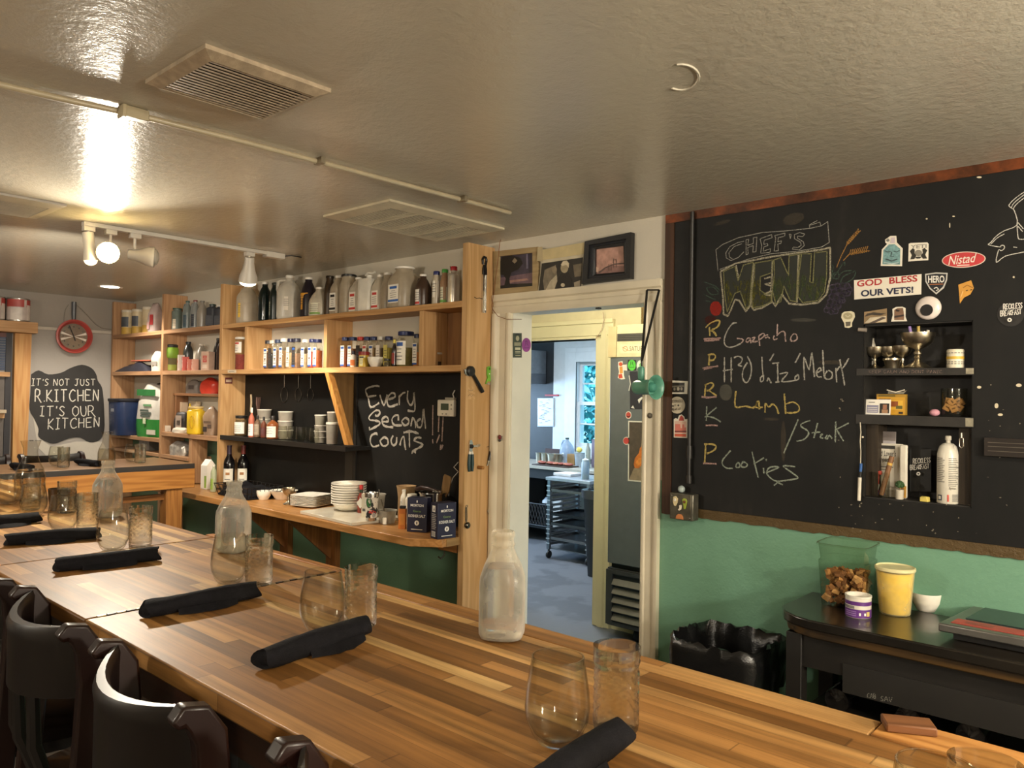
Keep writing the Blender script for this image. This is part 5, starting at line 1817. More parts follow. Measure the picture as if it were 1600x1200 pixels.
# wine bottles and basket
G = 'wine bottles at the left end of the counter'
for px, pt, Y, cap, lab, lb in ((358, 699, 2.66, '#2a1d2c', '#d9d2c3', 'dark wine bottle with purple neck, left of the pair on the counter'), (380, 698, 2.74, '#6e2a25', '#e3dccb', 'dark wine bottle with red neck and large white label, right of the pair')):
    x = on(px, 730, 1, Y).x
    root = thing('wine_bottle', lb, 'bottle', (x, Y, ZK), .8, G)
    b = MB()
    b.lathe([(.034, 0), (.037, .004), (.037, .185), (.033, .205), (.018, .235), (.0145, .25), (.0145, .295), (.0155, .297), (.0155, .305)], P('#0d0b0c', .08, spec=.7), 24)
    b.build('bottle_body', root, sharp=60)
    b = MB()
    b.lathe([(.0152, .245), (.0152, .2965), (.016, .2975), (.016, .3065), (.001, .3066)], P(cap, .4), 16, caps=False)
    b.build('neck_foil', root)
    b = MB()
    b.arc(.0374, .06, .15, -2.5, -.6, P(lab, .6, var=.03), 12)
    b.arc(.0384, .108, .125, -1.9, -1.2, P('#9c6a3a', .6), 8, .0004)
    b.arc(.0384, .075, .08, -2.1, -1.1, INK, 8, .0004)
    b.build('label', root)
x, y, _ = cp(384, 778)
x, y = on(390, 768, 1, 2.62).x, 2.62
root = thing('wire_basket', 'black wire basket on the counter holding a folded black cloth', 'basket', (x, y-.01, ZK), 0)
b = MB()
W0, D0, H0 = .21, .125, .075
for z, k in ((.004, .86), (.04, .93), (H0, 1.0)):
    b.tube([(-W0*k, -D0*k, z), (W0*k, -D0*k, z), (W0*k, D0*k, z), (-W0*k, D0*k, z)], .003, BLACK, 6, closed=True)
for k in range(9):
    u = -1+2*k/8
    for s in (-1, 1):
        b.tube([(W0*.86*u, s*D0*.86, .004), (W0*u, s*D0, H0)], .0022, BLACK, 6)
        b.tube([(s*W0*.86, D0*.86*u, .004), (s*W0, D0*u, H0)], .0022, BLACK, 6)
b.build('wire_frame', root)
b = MB()
b.box(-W0*.86, W0*.86, -D0*.86, D0*.86, .001, .003, BLACK)
b.build('base', root)
def cloth(b, w, d, h0, bumps, m, seed, z0=.0):
    rr = random.Random(seed)
    N = 18
    ph = [rr.uniform(0, 6) for _ in range(6)]
    vs = []
    for i in range(N+1):
        for j in range(N+1):
            u, v = -1+2*i/N, -1+2*j/N
            e = (1-abs(u)**6)*(1-abs(v)**6)
            z = h0*e*(.75+bumps*(math.sin(3*u+ph[0]+2*v)+math.sin(5*v+ph[1]-2*u)+.6*math.sin(8*u+ph[2]+3*v)))
            vs.append((u*w, v*d, z0+max(0, z)))
    fs = [(i*(N+1)+j, (i+1)*(N+1)+j, (i+1)*(N+1)+j+1, i*(N+1)+j+1) for i in range(N) for j in range(N)]
    b.add(vs, fs, m)
    b.box(-w*.98, w*.98, -d*.98, d*.98, z0-.001, z0+.0005, m)
b = MB()
cloth(b, W0*.9, D0*.9, .085, .12, NAP, 5, .006)
solo(b, 'black_cloth', 'black cloth bundled in the wire basket on the counter', 'cloth', (x, y-.01, ZK), sharp=80)
# carton and bottle at the far end, seen left of the post
x, w, h = item(325, 14, 722, 768, 2.60)
b = MB()
b.box(-w/2, w/2, -.035, .035, 0, h*.8, LABEL)
b.add([(-w/2, -.035, h*.8), (w/2, -.035, h*.8), (w/2, .035, h*.8), (-w/2, .035, h*.8), (-w/2, 0, h), (w/2, 0, h)], [(0, 1, 5, 4), (2, 3, 4, 5), (1, 2, 5), (3, 0, 4)], LABEL)
b.box(w*.1, w*.45, -.0356, -.0351, h*.05, h*.45, P('#8fae4a', .6))
solo(b, 'drink_carton', 'white and green carton on the counter end behind the corner post', 'carton', (x, 2.60, ZK), .2)
x, w, h = item(337, 9, 726, 768, 2.56)
jug('squeeze_bottle', 'pale green squeeze bottle beside the carton at the counter end', (x, 2.545, ZK), w, h, CLOUDY('#c9cfae', .6), n=2, cap='#d8d4c6', handle=None, neck=.4, sh=.7, group=None, cat='bottle', lab='#8fae4a', lab_z=(.1, .5))
# small bowl, goblet, plates
X, Y, _ = cp(428, 779)
bowl('small_bowl', 'small white bowl at the left end of the counter dishes', (X, 2.60, ZK), .047, .055, WHITE)
GOB = [(.001, 0), (.034, 0), (.036, .004), (.022, .012), (.008, .022), (.0065, .035), (.0095, .042), (.0075, .05), (.012, .056), (.030, .068), (.040, .085), (.043, .108), (.041, .108), (.037, .086), (.027, .072), (.001, .066)]
def goblet(label, loc, s=1.0, group='silver goblets', sx=1.0):
    b = MB()
    b.lathe([(r*s*sx, z*s) for r, z in GOB], SILVER, 28, caps=False)
    return solo(b, 'silver_goblet', label, 'goblet', loc, group=group, sharp=50)
X, Y, _ = cp(453, 788)
goblet('tarnished silver goblet on the counter beside the square plates', (X, Y-.01, ZK), .92)
X0, Y0 = on(486, 780, 1, 2.66).x, 2.66
def square_plate():
    b = MB()
    vs, fs = [], []
    R0 = .094
    for r, z in ((.62, 0), (.66, 0), (.88, .0095), (1.0, .0105), (1.0, .0135), (.96, .0135), (.64, .004)):
        for j in range(32):
            a = 2*math.pi*j/32
            q = (abs(math.cos(a))**7+abs(math.sin(a))**7)**(-1/7)
            vs.append((R0*r*q*math.cos(a), R0*r*q*math.sin(a), z))
    for i in range(6):
        fs += [(i*32+j, i*32+(j+1) % 32, (i+1)*32+(j+1) % 32, (i+1)*32+j) for j in range(32)]
    fs += [tuple(reversed(range(32))), tuple(6*32+j for j in range(32))]
    return b.add(vs, fs, WHITE)
G = 'stacked square plates'
o0 = None
for k in range(8):
    lb = 'white square plate, %s from the bottom of the stack on the counter' % NTH[k]
    loc = (X0, Y0, ZK+k*.0082)
    if o0 is None:
        o0 = solo(square_plate(), 'square_plate', lb, 'plate', loc, .28, G, sharp=60)
    else:
        dup(o0, loc, .28+rnd.uniform(-.03, .03), lb, G)
x = on(452, 765, 1, 2.745).x
b = MB()
b.lathe([(.001, 0), (.05, 0), (.085, .05), (.088, .055), (.083, .053), (.048, .006), (.001, .006)], WHITE, 30, caps=False)
solo(b, 'serving_dish', 'white dish behind the goblet and small bowl', 'dish', (x, 2.705, ZK))
X0, Y0 = on(545, 770, 1, 2.665).x, 2.665
BW = [(.001, 0), (.05, 0), (.075, .012), (.085, .031), (.086, .0385), (.0985, .0395), (.0985, .046), (.095, .046), (.088, .034), (.07, .014), (.001, .006)]
G = 'stacked round bowls'
o0 = None
ZMB = CZ+.0006+.0165
for k in range(9):
    lb = 'white round bowl, %s from the bottom of the tall stack' % NTH[k]
    loc = (X0+rnd.uniform(-.0015, .0015), Y0, ZMB+k*.0136)
    if o0 is None:
        b = MB()
        b.lathe(BW, WHITE, 36, caps=False)
        o0 = solo(b, 'round_bowl', lb, 'bowl', loc, 0, G)
    else:
        dup(o0, loc, rnd.uniform(0, 3), lb, G)
b = MB()
t = NT('marble')
n = t.noise(t.co(), 5, 6, .6)
t.l(t.ramp(n, [(.3, '#e0d9c8'), (.6, '#cfc6b2'), (.75, '#b9ae99')]), t.b.inputs['Base Color'])
t.set(Roughness=.15)
b.prism([(-3.775, 2.445), (-3.255, 2.412), (-3.235, 2.74), (-3.80, 2.76)], 0, .016, t.m, Matrix.Translation((3.5, -2.6, 0)))
solo(b, 'marble_board', 'pale marble slab on the counter under the round bowls', 'board', (-3.5, 2.6, ZK), bevel=.002)
# tabasco style bottle, carton, tumbler
X, Y = on(564, 790, 1, 2.655).x, 2.655
root = thing('hot_sauce_bottle', 'hot sauce bottle with red cap and green neck band before the bowls', 'bottle', (X, Y, ZMB), .75)
b = MB()
b.lathe([(.018, 0), (.02, .004), (.02, .085), (.010, .105), (.008, .125)], P('#7c2c1c', .2), 18)
b.build('bottle_body', root)
b = MB()
b.lathe([(.0095, .104), (.0095, .128)], P('#1f3a24', .4), 14)
b.build('neck_band', root)
b = MB()
b.lathe([(.0105, .128), (.0105, .15), (.009, .152)], P('#b8241f', .4), 14)
b.build('cap', root)
b = MB()
M = Matrix.Translation((0, -.0206, .055))
b.add([(-.022, 0, 0), (0, -.001, -.03), (.022, 0, 0), (0, -.001, .03)], [(0, 1, 2, 3)], LABEL, M)
b.build('label', root, recalc=False)
X, Y = on(575, 785, 1, 2.60).x, 2.60
b = MB()
b.box(-.026, .026, -.026, .026, 0, .125, CREAM)
b.box(-.02, .02, -.0266, -.0261, .03, .045, INK)
solo(b, 'cream_carton', 'cream box behind the patterned steel tumbler', 'box', (X, Y, ZMB), .5, bevel=.001)
X, Y, _ = on(580, 813, 2, ZMB)
root = thing('steel_tumbler', 'stainless travel tumbler with bold green, black and red artwork', 'tumbler', (X, Y, ZMB), .85)
b = MB()
b.lathe([(.026, 0), (.027, .003), (.037, .138), (.036, .145), (.034, .145), (.033, .138), (.024, .01), (.001, .008)], STEEL, 32)
b.build('tumbler_body', root)
t = NT('comic_art')
v = t.co()
vo = t.n('TexVoronoi')
vo.inputs['Scale'].default_value = 26
t.l(v, vo.inputs['Vector'])
f = t.noise(v, 30, 3)
t.l(t.ramp(f, [(.0, '#17181a'), (.46, '#17181a'), (.47, '#cfc9bb'), (1, '#cfc9bb')], 'CONSTANT'), t.b.inputs['Base Color'])
ART = t.m
b = MB()
def wrap(z0, z1, a0, a1, m, t_=.0005):
    vs, fs = [], []
    for k in range(17):
        a = a0+(a1-a0)*k/16
        for z in (z0, z1):
            r = .027+.01*z/.138+t_
            vs.append((r*math.cos(a), r*math.sin(a), z))
    fs = [(2*k, 2*k+2, 2*k+3, 2*k+1) for k in range(16)]
    b.add(vs, fs, m)
wrap(.016, .122, -3.6, .5, ART, .0005)
for (ac, zc_, ra, rz_, m) in ((-1.9, .095, .5, .028, P('#1a1b1c', .5)), (-1.95, .095, .38, .022, P('#2f6a34', .5)), (-1.35, .045, .62, .006, P('#c3352c', .5)), (-1.5, .05, .4, .007, P('#c3352c', .5)), (-1.1, .03, .3, .012, P('#8f8d88', .5))):
    vs = []
    tt = .0010+.0002*len(b.f) % .0008
    for k in range(20):
        q = 2*math.pi*k/20
        z = zc_+rz_*math.sin(q)
        r = .027+.01*z/.138+.0012
        a = ac+ra*math.cos(q)
        vs.append((r*math.cos(a), r*math.sin(a), z))
    b.add(vs, [tuple(range(20))], m)
b.build('printed_art', root, recalc=False)
X = on(589, 775, 1, 2.70).x
root = thing('deli_cup', 'clear plastic quart cup with a spoon handle behind the tumbler', 'cup', (X, 2.70, ZK))
b = MB()
b.lathe([(.034, 0), (.047, .118), (.05, .12), (.05, .124), (.046, .122), (.033, .004), (.001, .003)], CLOUDY('#cfcabd', .4), 26, caps=False)
b.build('cup_body', root)
b = MB()
b.tube([(.0, 0, .006), (.01, .0, .1), (.02, .0, .15)], .004, STEEL, 8)
solo(b, 'spoon', 'metal spoon standing in the clear quart cup', 'spoon', (X, 2.70, ZK))
X, Y, _ = cp(612, 816)
root = thing('deli_cup', 'low clear plastic cup at the counter edge by the blue boxes', 'cup', (X, Y-.03, ZK))
b = MB()
b.lathe([(.039, 0), (.048, .062), (.051, .063), (.051, .068), (.047, .066), (.037, .004), (.001, .003)], CLOUDY('#d9d5c9', .3), 26, caps=False)
b.build('cup_body', root)
b = MB()
b.tube([(0, 0, .008), (-.03, 0, .07), (-.062, .004, .115)], .0035, STEEL, 8)
b.sphere((.005, 0, .012), .014, STEEL, 10, (1, .8, .5))
solo(b, 'measuring_spoon', 'measuring spoon leaning in the low clear cup', 'spoon', (X, Y-.03, ZK))
X = on(598, 800, 1, 2.56).x
b = MB()
b.lathe([(.012, 0), (.013, .03), (.010, .034)], WHITE, 12)
solo(b, 'salt_pot', 'tiny white pot between the tumbler and the low cup', 'pot', (X, 2.575, ZK))
X, w, h = item(631, 11, 761, 812, 2.68)
jug('squeeze_bottle', 'white squeeze bottle with black lettering behind the orange box', (X, 2.68, ZK), w, h, P('#e3ddcf', .4), n=2, cap='#d8d2c4', handle=None, neck=.5, sh=.72, group=None, cat='bottle', lab='#e3ddcf', lab_z=(.45, .7))
X = on(645, 785, 1, 2.69).x
b = MB()
b.lathe([(.034, 0), (.036, .13), (.036, .13), (.026, .145), (.026, .155)], P('#ded6c4', .45), 22)
solo(b, 'white_tub', 'white rounded tub behind the blue boxes', 'tub', (X, 2.685, ZK))
X = on(637, 770, 1, 2.745).x
b = MB()
b.lathe([(.035, 0), (.042, .02), (.04, .12), (.046, .17), (.05, .185), (.042, .178), (.03, .16), (.001, .15)], PLASTER('#a3835a', .9, 90, .5), 20, n=2.6)
solo(b, 'burlap_bag', 'tan burlap bag at the back of the counter', 'bag', (X, 2.735, ZK))
X = on(634, 805, 1, 2.575).x
root = thing('spice_tin', 'slim orange spice box left of the blue boxes', 'box', (X, 2.555, ZK), .55)
b = MB()
b.box(-.018, .018, -.012, .012, 0, .10, P('#c9742a', .5))
b.box(-.0125, .0125, -.0127, -.0121, .02, .075, P('#d98f3c', .5))
b.build('tin_body', root, bevel=.001)
b = MB()
b.box(-.014, .014, -.010, .010, .1005, .114, P('#1d1a18', .5))
b.build('lid', root, bevel=.002)
NAVY = P('#1f2038', .45, var=.06)
def salt_box(label, px, Y, rz, h=.168):
    X = on(px, 805, 1, Y).x
    root = thing('salt_box', label, 'box', (X, Y, ZK), rz, 'navy salt boxes on the counter')
    b = MB()
    w, d = .052, .030
    b.box(-w, w, -d, d, 0, h, NAVY)
    b.build('carton', root, bevel=.0015)
    b = MB()
    F = lambda u, v, z=.0008: (u, -d-z, v)
    Mf = Matrix(((1, 0, 0, 0), (0, 0, -1, -d-.0004), (0, 1, 0, 0), (0, 0, 0, 1)))
    put_text(b, 'MORTON', [(-.034, .125), (.034, .125), (.034, .137), (-.034, .137)], LABEL, .02, M=Mf)
    put_text(b, 'KOSHER SALT', [(-.044, .072), (.044, .072), (.044, .086), (-.044, .086)], LABEL, .02, M=Mf)
    put_text(b, 'Coarse', [(-.02, .098), (.02, .098), (.02, .108), (-.02, .108)], P('#8fae5a', .5), .0, M=Mf)
    b.lathe([(.012, 0), (.012, .0003)], LABEL, 18, M=Mf @ Matrix.Translation((0, .045, 0)))
    b.lathe([(.005, .0004), (.004, .0007)], NAVY, 12, c=(0, 0, 0), M=Mf @ Matrix.Translation((0, .045, 0)) @ Matrix.Diagonal((.6, 1.6, 1, 1)))
    b.sphere((0, .150, .0002), .007, LABEL, 10, (.5, 1, .05), M=Mf)
    b.box(-.03, .03, -d-.0010, -d-.0004, .012, .015, LABEL)
    Ms = Matrix(((0, 0, -1, -w-.0004), (-1, 0, 0, 0), (0, 1, 0, 0), (0, 0, 0, 1)))
    for k in range(9):
        b.add([(-.02, .045+.0085*k, .0002), (.012+.006*(k % 2), .045+.0085*k, .0002), (.012+.006*(k % 2), .049+.0085*k, .0002), (-.02, .049+.0085*k, .0002)], [(0, 1, 2, 3)], P('#a9a79f', .6), Ms)
    b.add([(-.02, .010, .0002), (.012, .010, .0002), (.012, .034, .0002), (-.02, .034, .0002)], [(0, 1, 2, 3)], LABEL, Ms)
    for k in range(6):
        b.add([(-.018+.005*k, .012, .0006), (-.0155+.005*k, .012, .0006), (-.0155+.005*k, .032, .0006), (-.018+.005*k, .032, .0006)], [(0, 1, 2, 3)], BLACK, Ms)
    b.add([(-.016, .125, .0002), (.010, .125, .0002), (.010, .155, .0002), (-.016, .155, .0002)], [(0, 1, 2, 3)], LABEL, Ms)
    b.add([(-.006, .132, .0006), (.004, .132, .0006), (.0, .150, .0006)], [(0, 1, 2)], BLACK, Ms)
    b.build('print', root, recalc=False)
    return root
salt_box('navy salt box left of its twin on the counter, showing its text panel', 655, 2.565, .47)
salt_box('navy salt box right of its twin, against the wooden end panel', 693, 2.535, 1.40)
# metal pan with utensils behind the boxes
X = on(679, 780, 1, 2.705).x
root = thing('metal_pan', 'shiny metal pan of utensils behind the navy boxes', 'pan', (X, 2.70, ZK))
b = MB()
b.lathe([(.06, .0), (.068, .005), (.072, .172), (.078, .174), (.078, .180), (.070, .178), (.066, .01), (.001, .008)], CHROME, 30, caps=False)
b.build('pan_body', root, sharp=50)
b = MB()
M = Matrix.Translation((.02, .02, .0)) @ Matrix.Rotation(.22, 4, 'Y')
b.box(-.007, .007, -.004, .004, .02, .18, WOOD('#8a6a40', '#735430', 2), M)
b.prism([(-.012, .16), (.012, .16), (.030, .20), (.030, .265), (.022, .275), (-.022, .275), (-.028, .262), (-.026, .20)], -.004, .004, WOOD('#8f6f45', '#7a5c36', 2), M @ Matrix(((1, 0, 0, 0), (0, 0, 1, 0), (0, 1, 0, 0), (0, 0, 0, 1))))
solo(b, 'wooden_spatula', 'wide wooden spatula standing in the metal pan', 'spatula', (X, 2.70, ZK), bevel=.002)
b = MB()
b.tube([(.07, -.02, .185), (.0, -.03, .195), (-.055, -.035, .198), (-.095, -.035, .186)], [.008, .013, .014, .010], P('#2a1a14', .35), 10)
b.tube([(.07, -.02, .185), (.03, -.01, .08)], .005, STEEL, 8)
solo(b, 'ladle', 'dark handled ladle lying across the rim of the metal pan', 'utensil', (X, 2.70, ZK))
b = MB()
for k in range(4):
    b.sphere((.035+.011*k, -.03+.012*(k % 2), .188), .011, CHROME, 10, (1, 1, .8))
    b.tube([(.035+.011*k, -.03+.012*(k % 2), .185), (.02+.006*k, .0, .03)], .003, CHROME, 6)
solo(b, 'metal_scoops', 'shiny metal scoops in the metal pan', 'utensil', (X, 2.70, ZK))
b = MB()
q = [on(a, c, 1, 2.775) for a, c in ((716, 722), (709, 730), (716, 737), (708, 746), (702, 762), (701, 775))]
b.tube([(p.x-q[0].x, p.y-2.775, p.z-q[0].z) for p in q], .0022, P('#d9d4c8', .4), 6)
solo(b, 'white_cable', 'thin white cable hanging down beside the end panel', 'cable', (q[0].x, 2.775, q[0].z))
# thermostat on the chalk panel
p0, p1 = PB.uv(688, 650), PB.uv(714, 625)
root = thing('thermostat', 'cream digital thermostat on the black panel by the end panel', 'thermostat', ((p0[0]+p1[0])/2, 2.7930, (p0[1]+p1[1])/2))
a, c = (p1[0]-p0[0])/2, (p1[1]-p0[1])/2
b = MB()
b.box(-a, a, -.024, 0, -c, c, P('#e4dcc8', .4))
b.build('case', root, bevel=.006)
b = MB()
b.box(-a*.52, a*.42, -.0252, -.0242, -c*.25, c*.55, P('#4a5340', .2))
b.build('screen', root)
b = MB()
for u, v in ((.75, .4), (.75, -.1), (-.3, -.7), (.15, -.7)):
    b.lathe([(.004, 0), (.004, .002)], P('#8d8672', .5), 10, M=Matrix(((1, 0, 0, a*u), (0, 0, -1, -.0242), (0, 1, 0, c*v), (0, 0, 0, 1))))
b.build('button', root)
b = MB()
b.box(-a*.1, a, -.02, -.004, c+.0005, c+.012, P('#a9a28f', .5))
b.tube([(a*.8, -.01, c+.012), (a*.7, -.012, c+.03), (a*.9, -.01, c+.05)], .003, WHITE, 6)
b.build('cable_clip', root)
# ================================================================== LEFT CORNER SHELVES
def fj(pc, pw, pt, pb, Y=2.70):
    return item(pc, pw, pt, pb, Y)
HAZ = lambda h, r=.5: P(h, r, var=.15)
def bag(name, label, loc, w, d, h, mat, seed, top=.5, group=None, cat='bag', lab=None, rz=0.0, band=None):
    """a slumped soft packet"""
    root = thing(name, label, cat, loc, rz, group)
    rr = random.Random(seed)
    b = MB()
    S, N = 22, 9
    vs, fs = [], []
    ph = [rr.uniform(0, 6) for _ in range(4)]
    for i in range(N+1):
        u = i/N
        k = (1+.1*math.sin(u*math.pi))*(1-(1-top)*max(0, (u-.7)/.3)**1.5)
        for j in range(S):
            a = 2*math.pi*j/S
            q = (abs(math.cos(a))**3.2+abs(math.sin(a))**3.2)**(-1/3.2)
            m = 1+.045*math.sin(3*a+ph[0]+u*5)+.04*math.sin(5*a+ph[1]-u*7)
            dd = d*(1-.75*max(0, (u-.65)/.35))
            vs.append((w/2*k*q*m*math.cos(a), dd/2*q*m*math.sin(a), h*u+(.03*h*math.sin(2*a+ph[2]) if u > .8 else 0)))
    for i in range(N):
        for j in range(S):
            fs.append((i*S+j, i*S+(j+1) % S, (i+1)*S+(j+1) % S, (i+1)*S+j))
    fs += [tuple(reversed(range(S))), tuple(N*S+j for j in range(S))]
    fl = [band[1] if band and band[0] <= (k // S)/N < band[2] else None for k in range(N*S)]
    if band:
        b.add(vs, [f for f, q in zip(fs, fl+[None, None]) if q is None], mat)
        b.add(vs, [f for f, q in zip(fs, fl) if q is not None], band[1])
    else:
        b.add(vs, fs, mat)
    b.build('bag_body', root, sharp=70)
    if lab:
        b = MB()
        for (x0, x1, z0, z1, m) in lab:
            b.box(x0*w, x1*w, -d/2*1.10-.002, -d/2*1.10, z0*h, z1*h, m)
        b.build('print', root)
    return root
# top row, left bay
G = 'round baking tubs in the corner pigeonhole'
for k, (px, pw, pt) in enumerate(((201, 20, 481), (216, 18, 481), (231, 16, 479))):
    x, w, h = fj(px, pw, pt, 520)
    root = thing('baking_tub', '%s cream and yellow tub from the left in the corner pigeonhole' % NTH[k], 'tub', (x, 2.70, ZT), .5, G)
    w = min(w, .115)
    b = MB()
    b.lathe([(w*.47, 0), (w*.5, .005), (w*.5, h*.93)], HAZ('#cdbb96'), 24)
    b.lathe([(w*.503, h*.03), (w*.503, h*.3)], HAZ('#c9a24a'), 24, caps=False)
    b.build('tub_body', root)
    b = MB()
    b.lathe([(w*.52, h*.9), (w*.52, h*.98), (w*.48, h)], HAZ('#d3c8b4'), 24)
    b.build('lid', root)
    if k < 2:
        b = MB()
        b.arc(w*.506, h*.32, h*.72, -2.5, -.9, HAZ('#4d5157'), 10)
        b.build('label', root)
x, w, h = fj(244, 17, 474, 519)
bag('candy_bag', 'clear bag of red and white sweets beside the cream tubs', (x, 2.695, ZT), w*.95, .11, h, CLOUDY('#cdb9b4', .75), 3, .6, lab=[(-.05, .3, .25, .6, HAZ('#b3383a')), (-.35, -.1, .1, .35, HAZ('#c9a09a'))], rz=.5)
# top row, right bay
for k, (px, pw, pt, pb, mat, cap, lab, lb, kw) in enumerate((
    (277, 15, 477, 512, HAZ('#5f6a62'), '#2f4a3c', '#cfc3ac', 'grey bottle with dark green lid and pale label in the upper corner bay', dict(handle=None, neck=.8, sh=.85)),
    (293, 14, 466, 511, CLOUDY('#7f8784', .7), '#2f4a44', '#2f4550', 'clear bottle with dark green cap and a dark label in the upper corner bay', dict(handle='side', neck=.4, sh=.5)),
    (305, 14, 465, 510, CLOUDY('#8d8f8c', .7), '#7a3e3a', '#2c3038', 'clear bottle with red cap and a black label in the upper corner bay', dict(handle='side', neck=.4, sh=.5)),
    (316, 15, 466, 509, CLOUDY('#8d8579', .8), '#6d6a64', None, 'tall cloudy grey bottle in the upper corner bay', dict(handle=None, neck=.4, sh=.5)),
    (332, 15, 471, 507, HAZ('#2b2d33'), '#2e3d38', '#3e4046', 'black square bottle beside its neighbour in the upper corner bay', dict(handle=None, neck=.6, sh=.8, n=5)),
    (343, 12, 473, 506, HAZ('#2b2d33'), '#c9c2b8', '#3e4046', 'black square bottle at the right end of the upper corner bay', dict(handle=None, neck=.6, sh=.8, n=5)))):
    x, w, h = fj(px, pw, pt, pb)
    kk = dict(n=2.4, rz=.5, labw=.9)
    kk.update(kw)
    jug('plastic_bottle', lb, (x, 2.70, ZT), min(w, .075), h, mat, cap=cap, lab=lab, lab_z=(.08, .5), group='bottles in the upper corner bay', cat='bottle', **kk)
# second row, left bay: dark folded bags and a white packet
x, w, h = fj(210, 44, 566, 582, 2.70)
b = MB()
cloth(b, .30, .075, .075, .16, HAZ('#2c2d38'), 8)
solo(b, 'dark_cloth', 'crumpled dark blue bag lying in the corner pigeonhole', 'bag', (-6.60, 2.71, ZM), 0, sharp=80)
b = MB()
b.box(-.14, .14, -.06, .06, 0, .012, HAZ('#b0604a'))
solo(b, 'orange_packet', 'flat orange packet on top of the crumpled dark bag', 'packet', (-6.44, 2.71, ZM+.082), .1, bevel=.004)
x, w, h = fj(245, 14, 549, 580, 2.68)
bag('flour_packet', 'white upright paper packet in the corner pigeonhole', (x-.02, 2.70, ZM), .09, .08, h, HAZ('#c9c1b6'), 5, .7, lab=[(-.3, .3, .3, .5, HAZ('#8d8780'))], rz=.4)
# second row, right bay
x, w, h = fj(269, 20, 536, 578)
root = thing('green_tin', 'green and black upright container in the middle corner bay', 'container', (x, 2.69, ZM), .7)
b = MB()
b.lathe([(.042, 0), (.045, .005), (.045, .13), (.05, .14)], HAZ('#6f6a4a'), 20)
b.lathe([(.046, .006), (.046, .05)], HAZ('#9fb04c'), 20, caps=False)
b.build('body', root)
b = MB()
b.lathe([(.05, .10), (.056, .12), (.056, .17), (.05, .182)], HAZ('#7aa02c'), 20)
b.build('green_band', root)
b = MB()
b.lathe([(.05, .183), (.052, .2), (.045, .205)], HAZ('#20221f'), 20)
b.build('lid', root)
x, w, h = fj(287, 22, 531, 577)
jug('dark_bottle', 'dark slanting bottle behind the small red cartons', (x, 2.735, ZM), .07, h, HAZ('#2a2c2b', .25), n=2.4, handle=None, neck=.5, sh=.6, cap='#23262a', group=None, cat='bottle')
x, w, h = fj(308, 22, 535, 577)
jug('wide_jug', 'cloudy grey jug behind the small red cartons', (x, 2.735, ZM), .085, h, CLOUDY('#958d7f', .75), n=3, handle=None, neck=.4, sh=.5, cap='#b4aa9c', group=None, cat='jug')
x, w, h = fj(331, 16, 526, 577)
jug('dark_bottle', 'dark bottle standing behind the tall lettered carton', (x, 2.745, ZM), .06, h, HAZ('#2c2724', .25), n=2, handle=None, neck=.35, sh=.55, cap='#23201f', group=None, cat='bottle')
x, w, h = fj(341, 12, 526, 577)
jug('dark_bottle', 'dark bottle at the right end of the middle corner bay', (x, 2.72, ZM), .06, h, HAZ('#35251f', .25), n=2, handle=None, neck=.35, sh=.55, cap='#23201f', group=None, cat='bottle')
G = 'small cartons in the middle corner bay'
for k, (px, pw, pt, m, lb) in enumerate(((284, 11, 553, '#c9bdb4', 'white capped packet beside the green container'), (291, 10, 556, '#b5463a', 'first red carton in the row of small boxes'), (299, 8, 560, '#bd6a55', 'second, paler red carton in the row of small boxes'), (306, 8, 560, '#c08a74', 'third, pinkish carton in the row of small boxes'))):
    x, w, h = fj(px, pw, pt, 577.5, 2.665)
    b = MB()
    ww = w*.62
    b.box(-ww/2, ww/2, -.022, .022, 0, h, HAZ(m))
    b.box(-ww*.3, ww*.3, -.0228, -.0222, h*.2, h*.75, HAZ('#cbbfb2'))
    b.box(-ww*.2, ww*.2, -.0234, -.0229, h*.5, h*.65, HAZ('#a33a34'))
    solo(b, 'small_carton', lb, 'carton', (x, 2.66, ZM), -.3, G, bevel=.001)
x, w, h = fj(326, 20, 547, 576, 2.67)
root = thing('tall_carton', 'tall pale carton with red seal marks in the middle corner bay', 'carton', (x, 2.665, ZM), .35)
b = MB()
b.box(-.034, .034, -.03, .03, 0, h, HAZ('#b99a86'))
b.build('carton', root, bevel=.001)
b = MB()
for z0, z1 in ((.62, .78), (.42, .58)):
    b.box(-.018, .018, -.0308, -.0302, h*z0, h*z1, HAZ('#b3483f'))
    b.box(-.012, .012, -.0313, -.0309, h*(z0+.07), h*(z0+.09), HAZ('#d0b8a4'))
b.box(-.02, .02, -.0308, -.0302, h*.1, h*.3, HAZ('#cbb7a6'))
b.build('print', root)
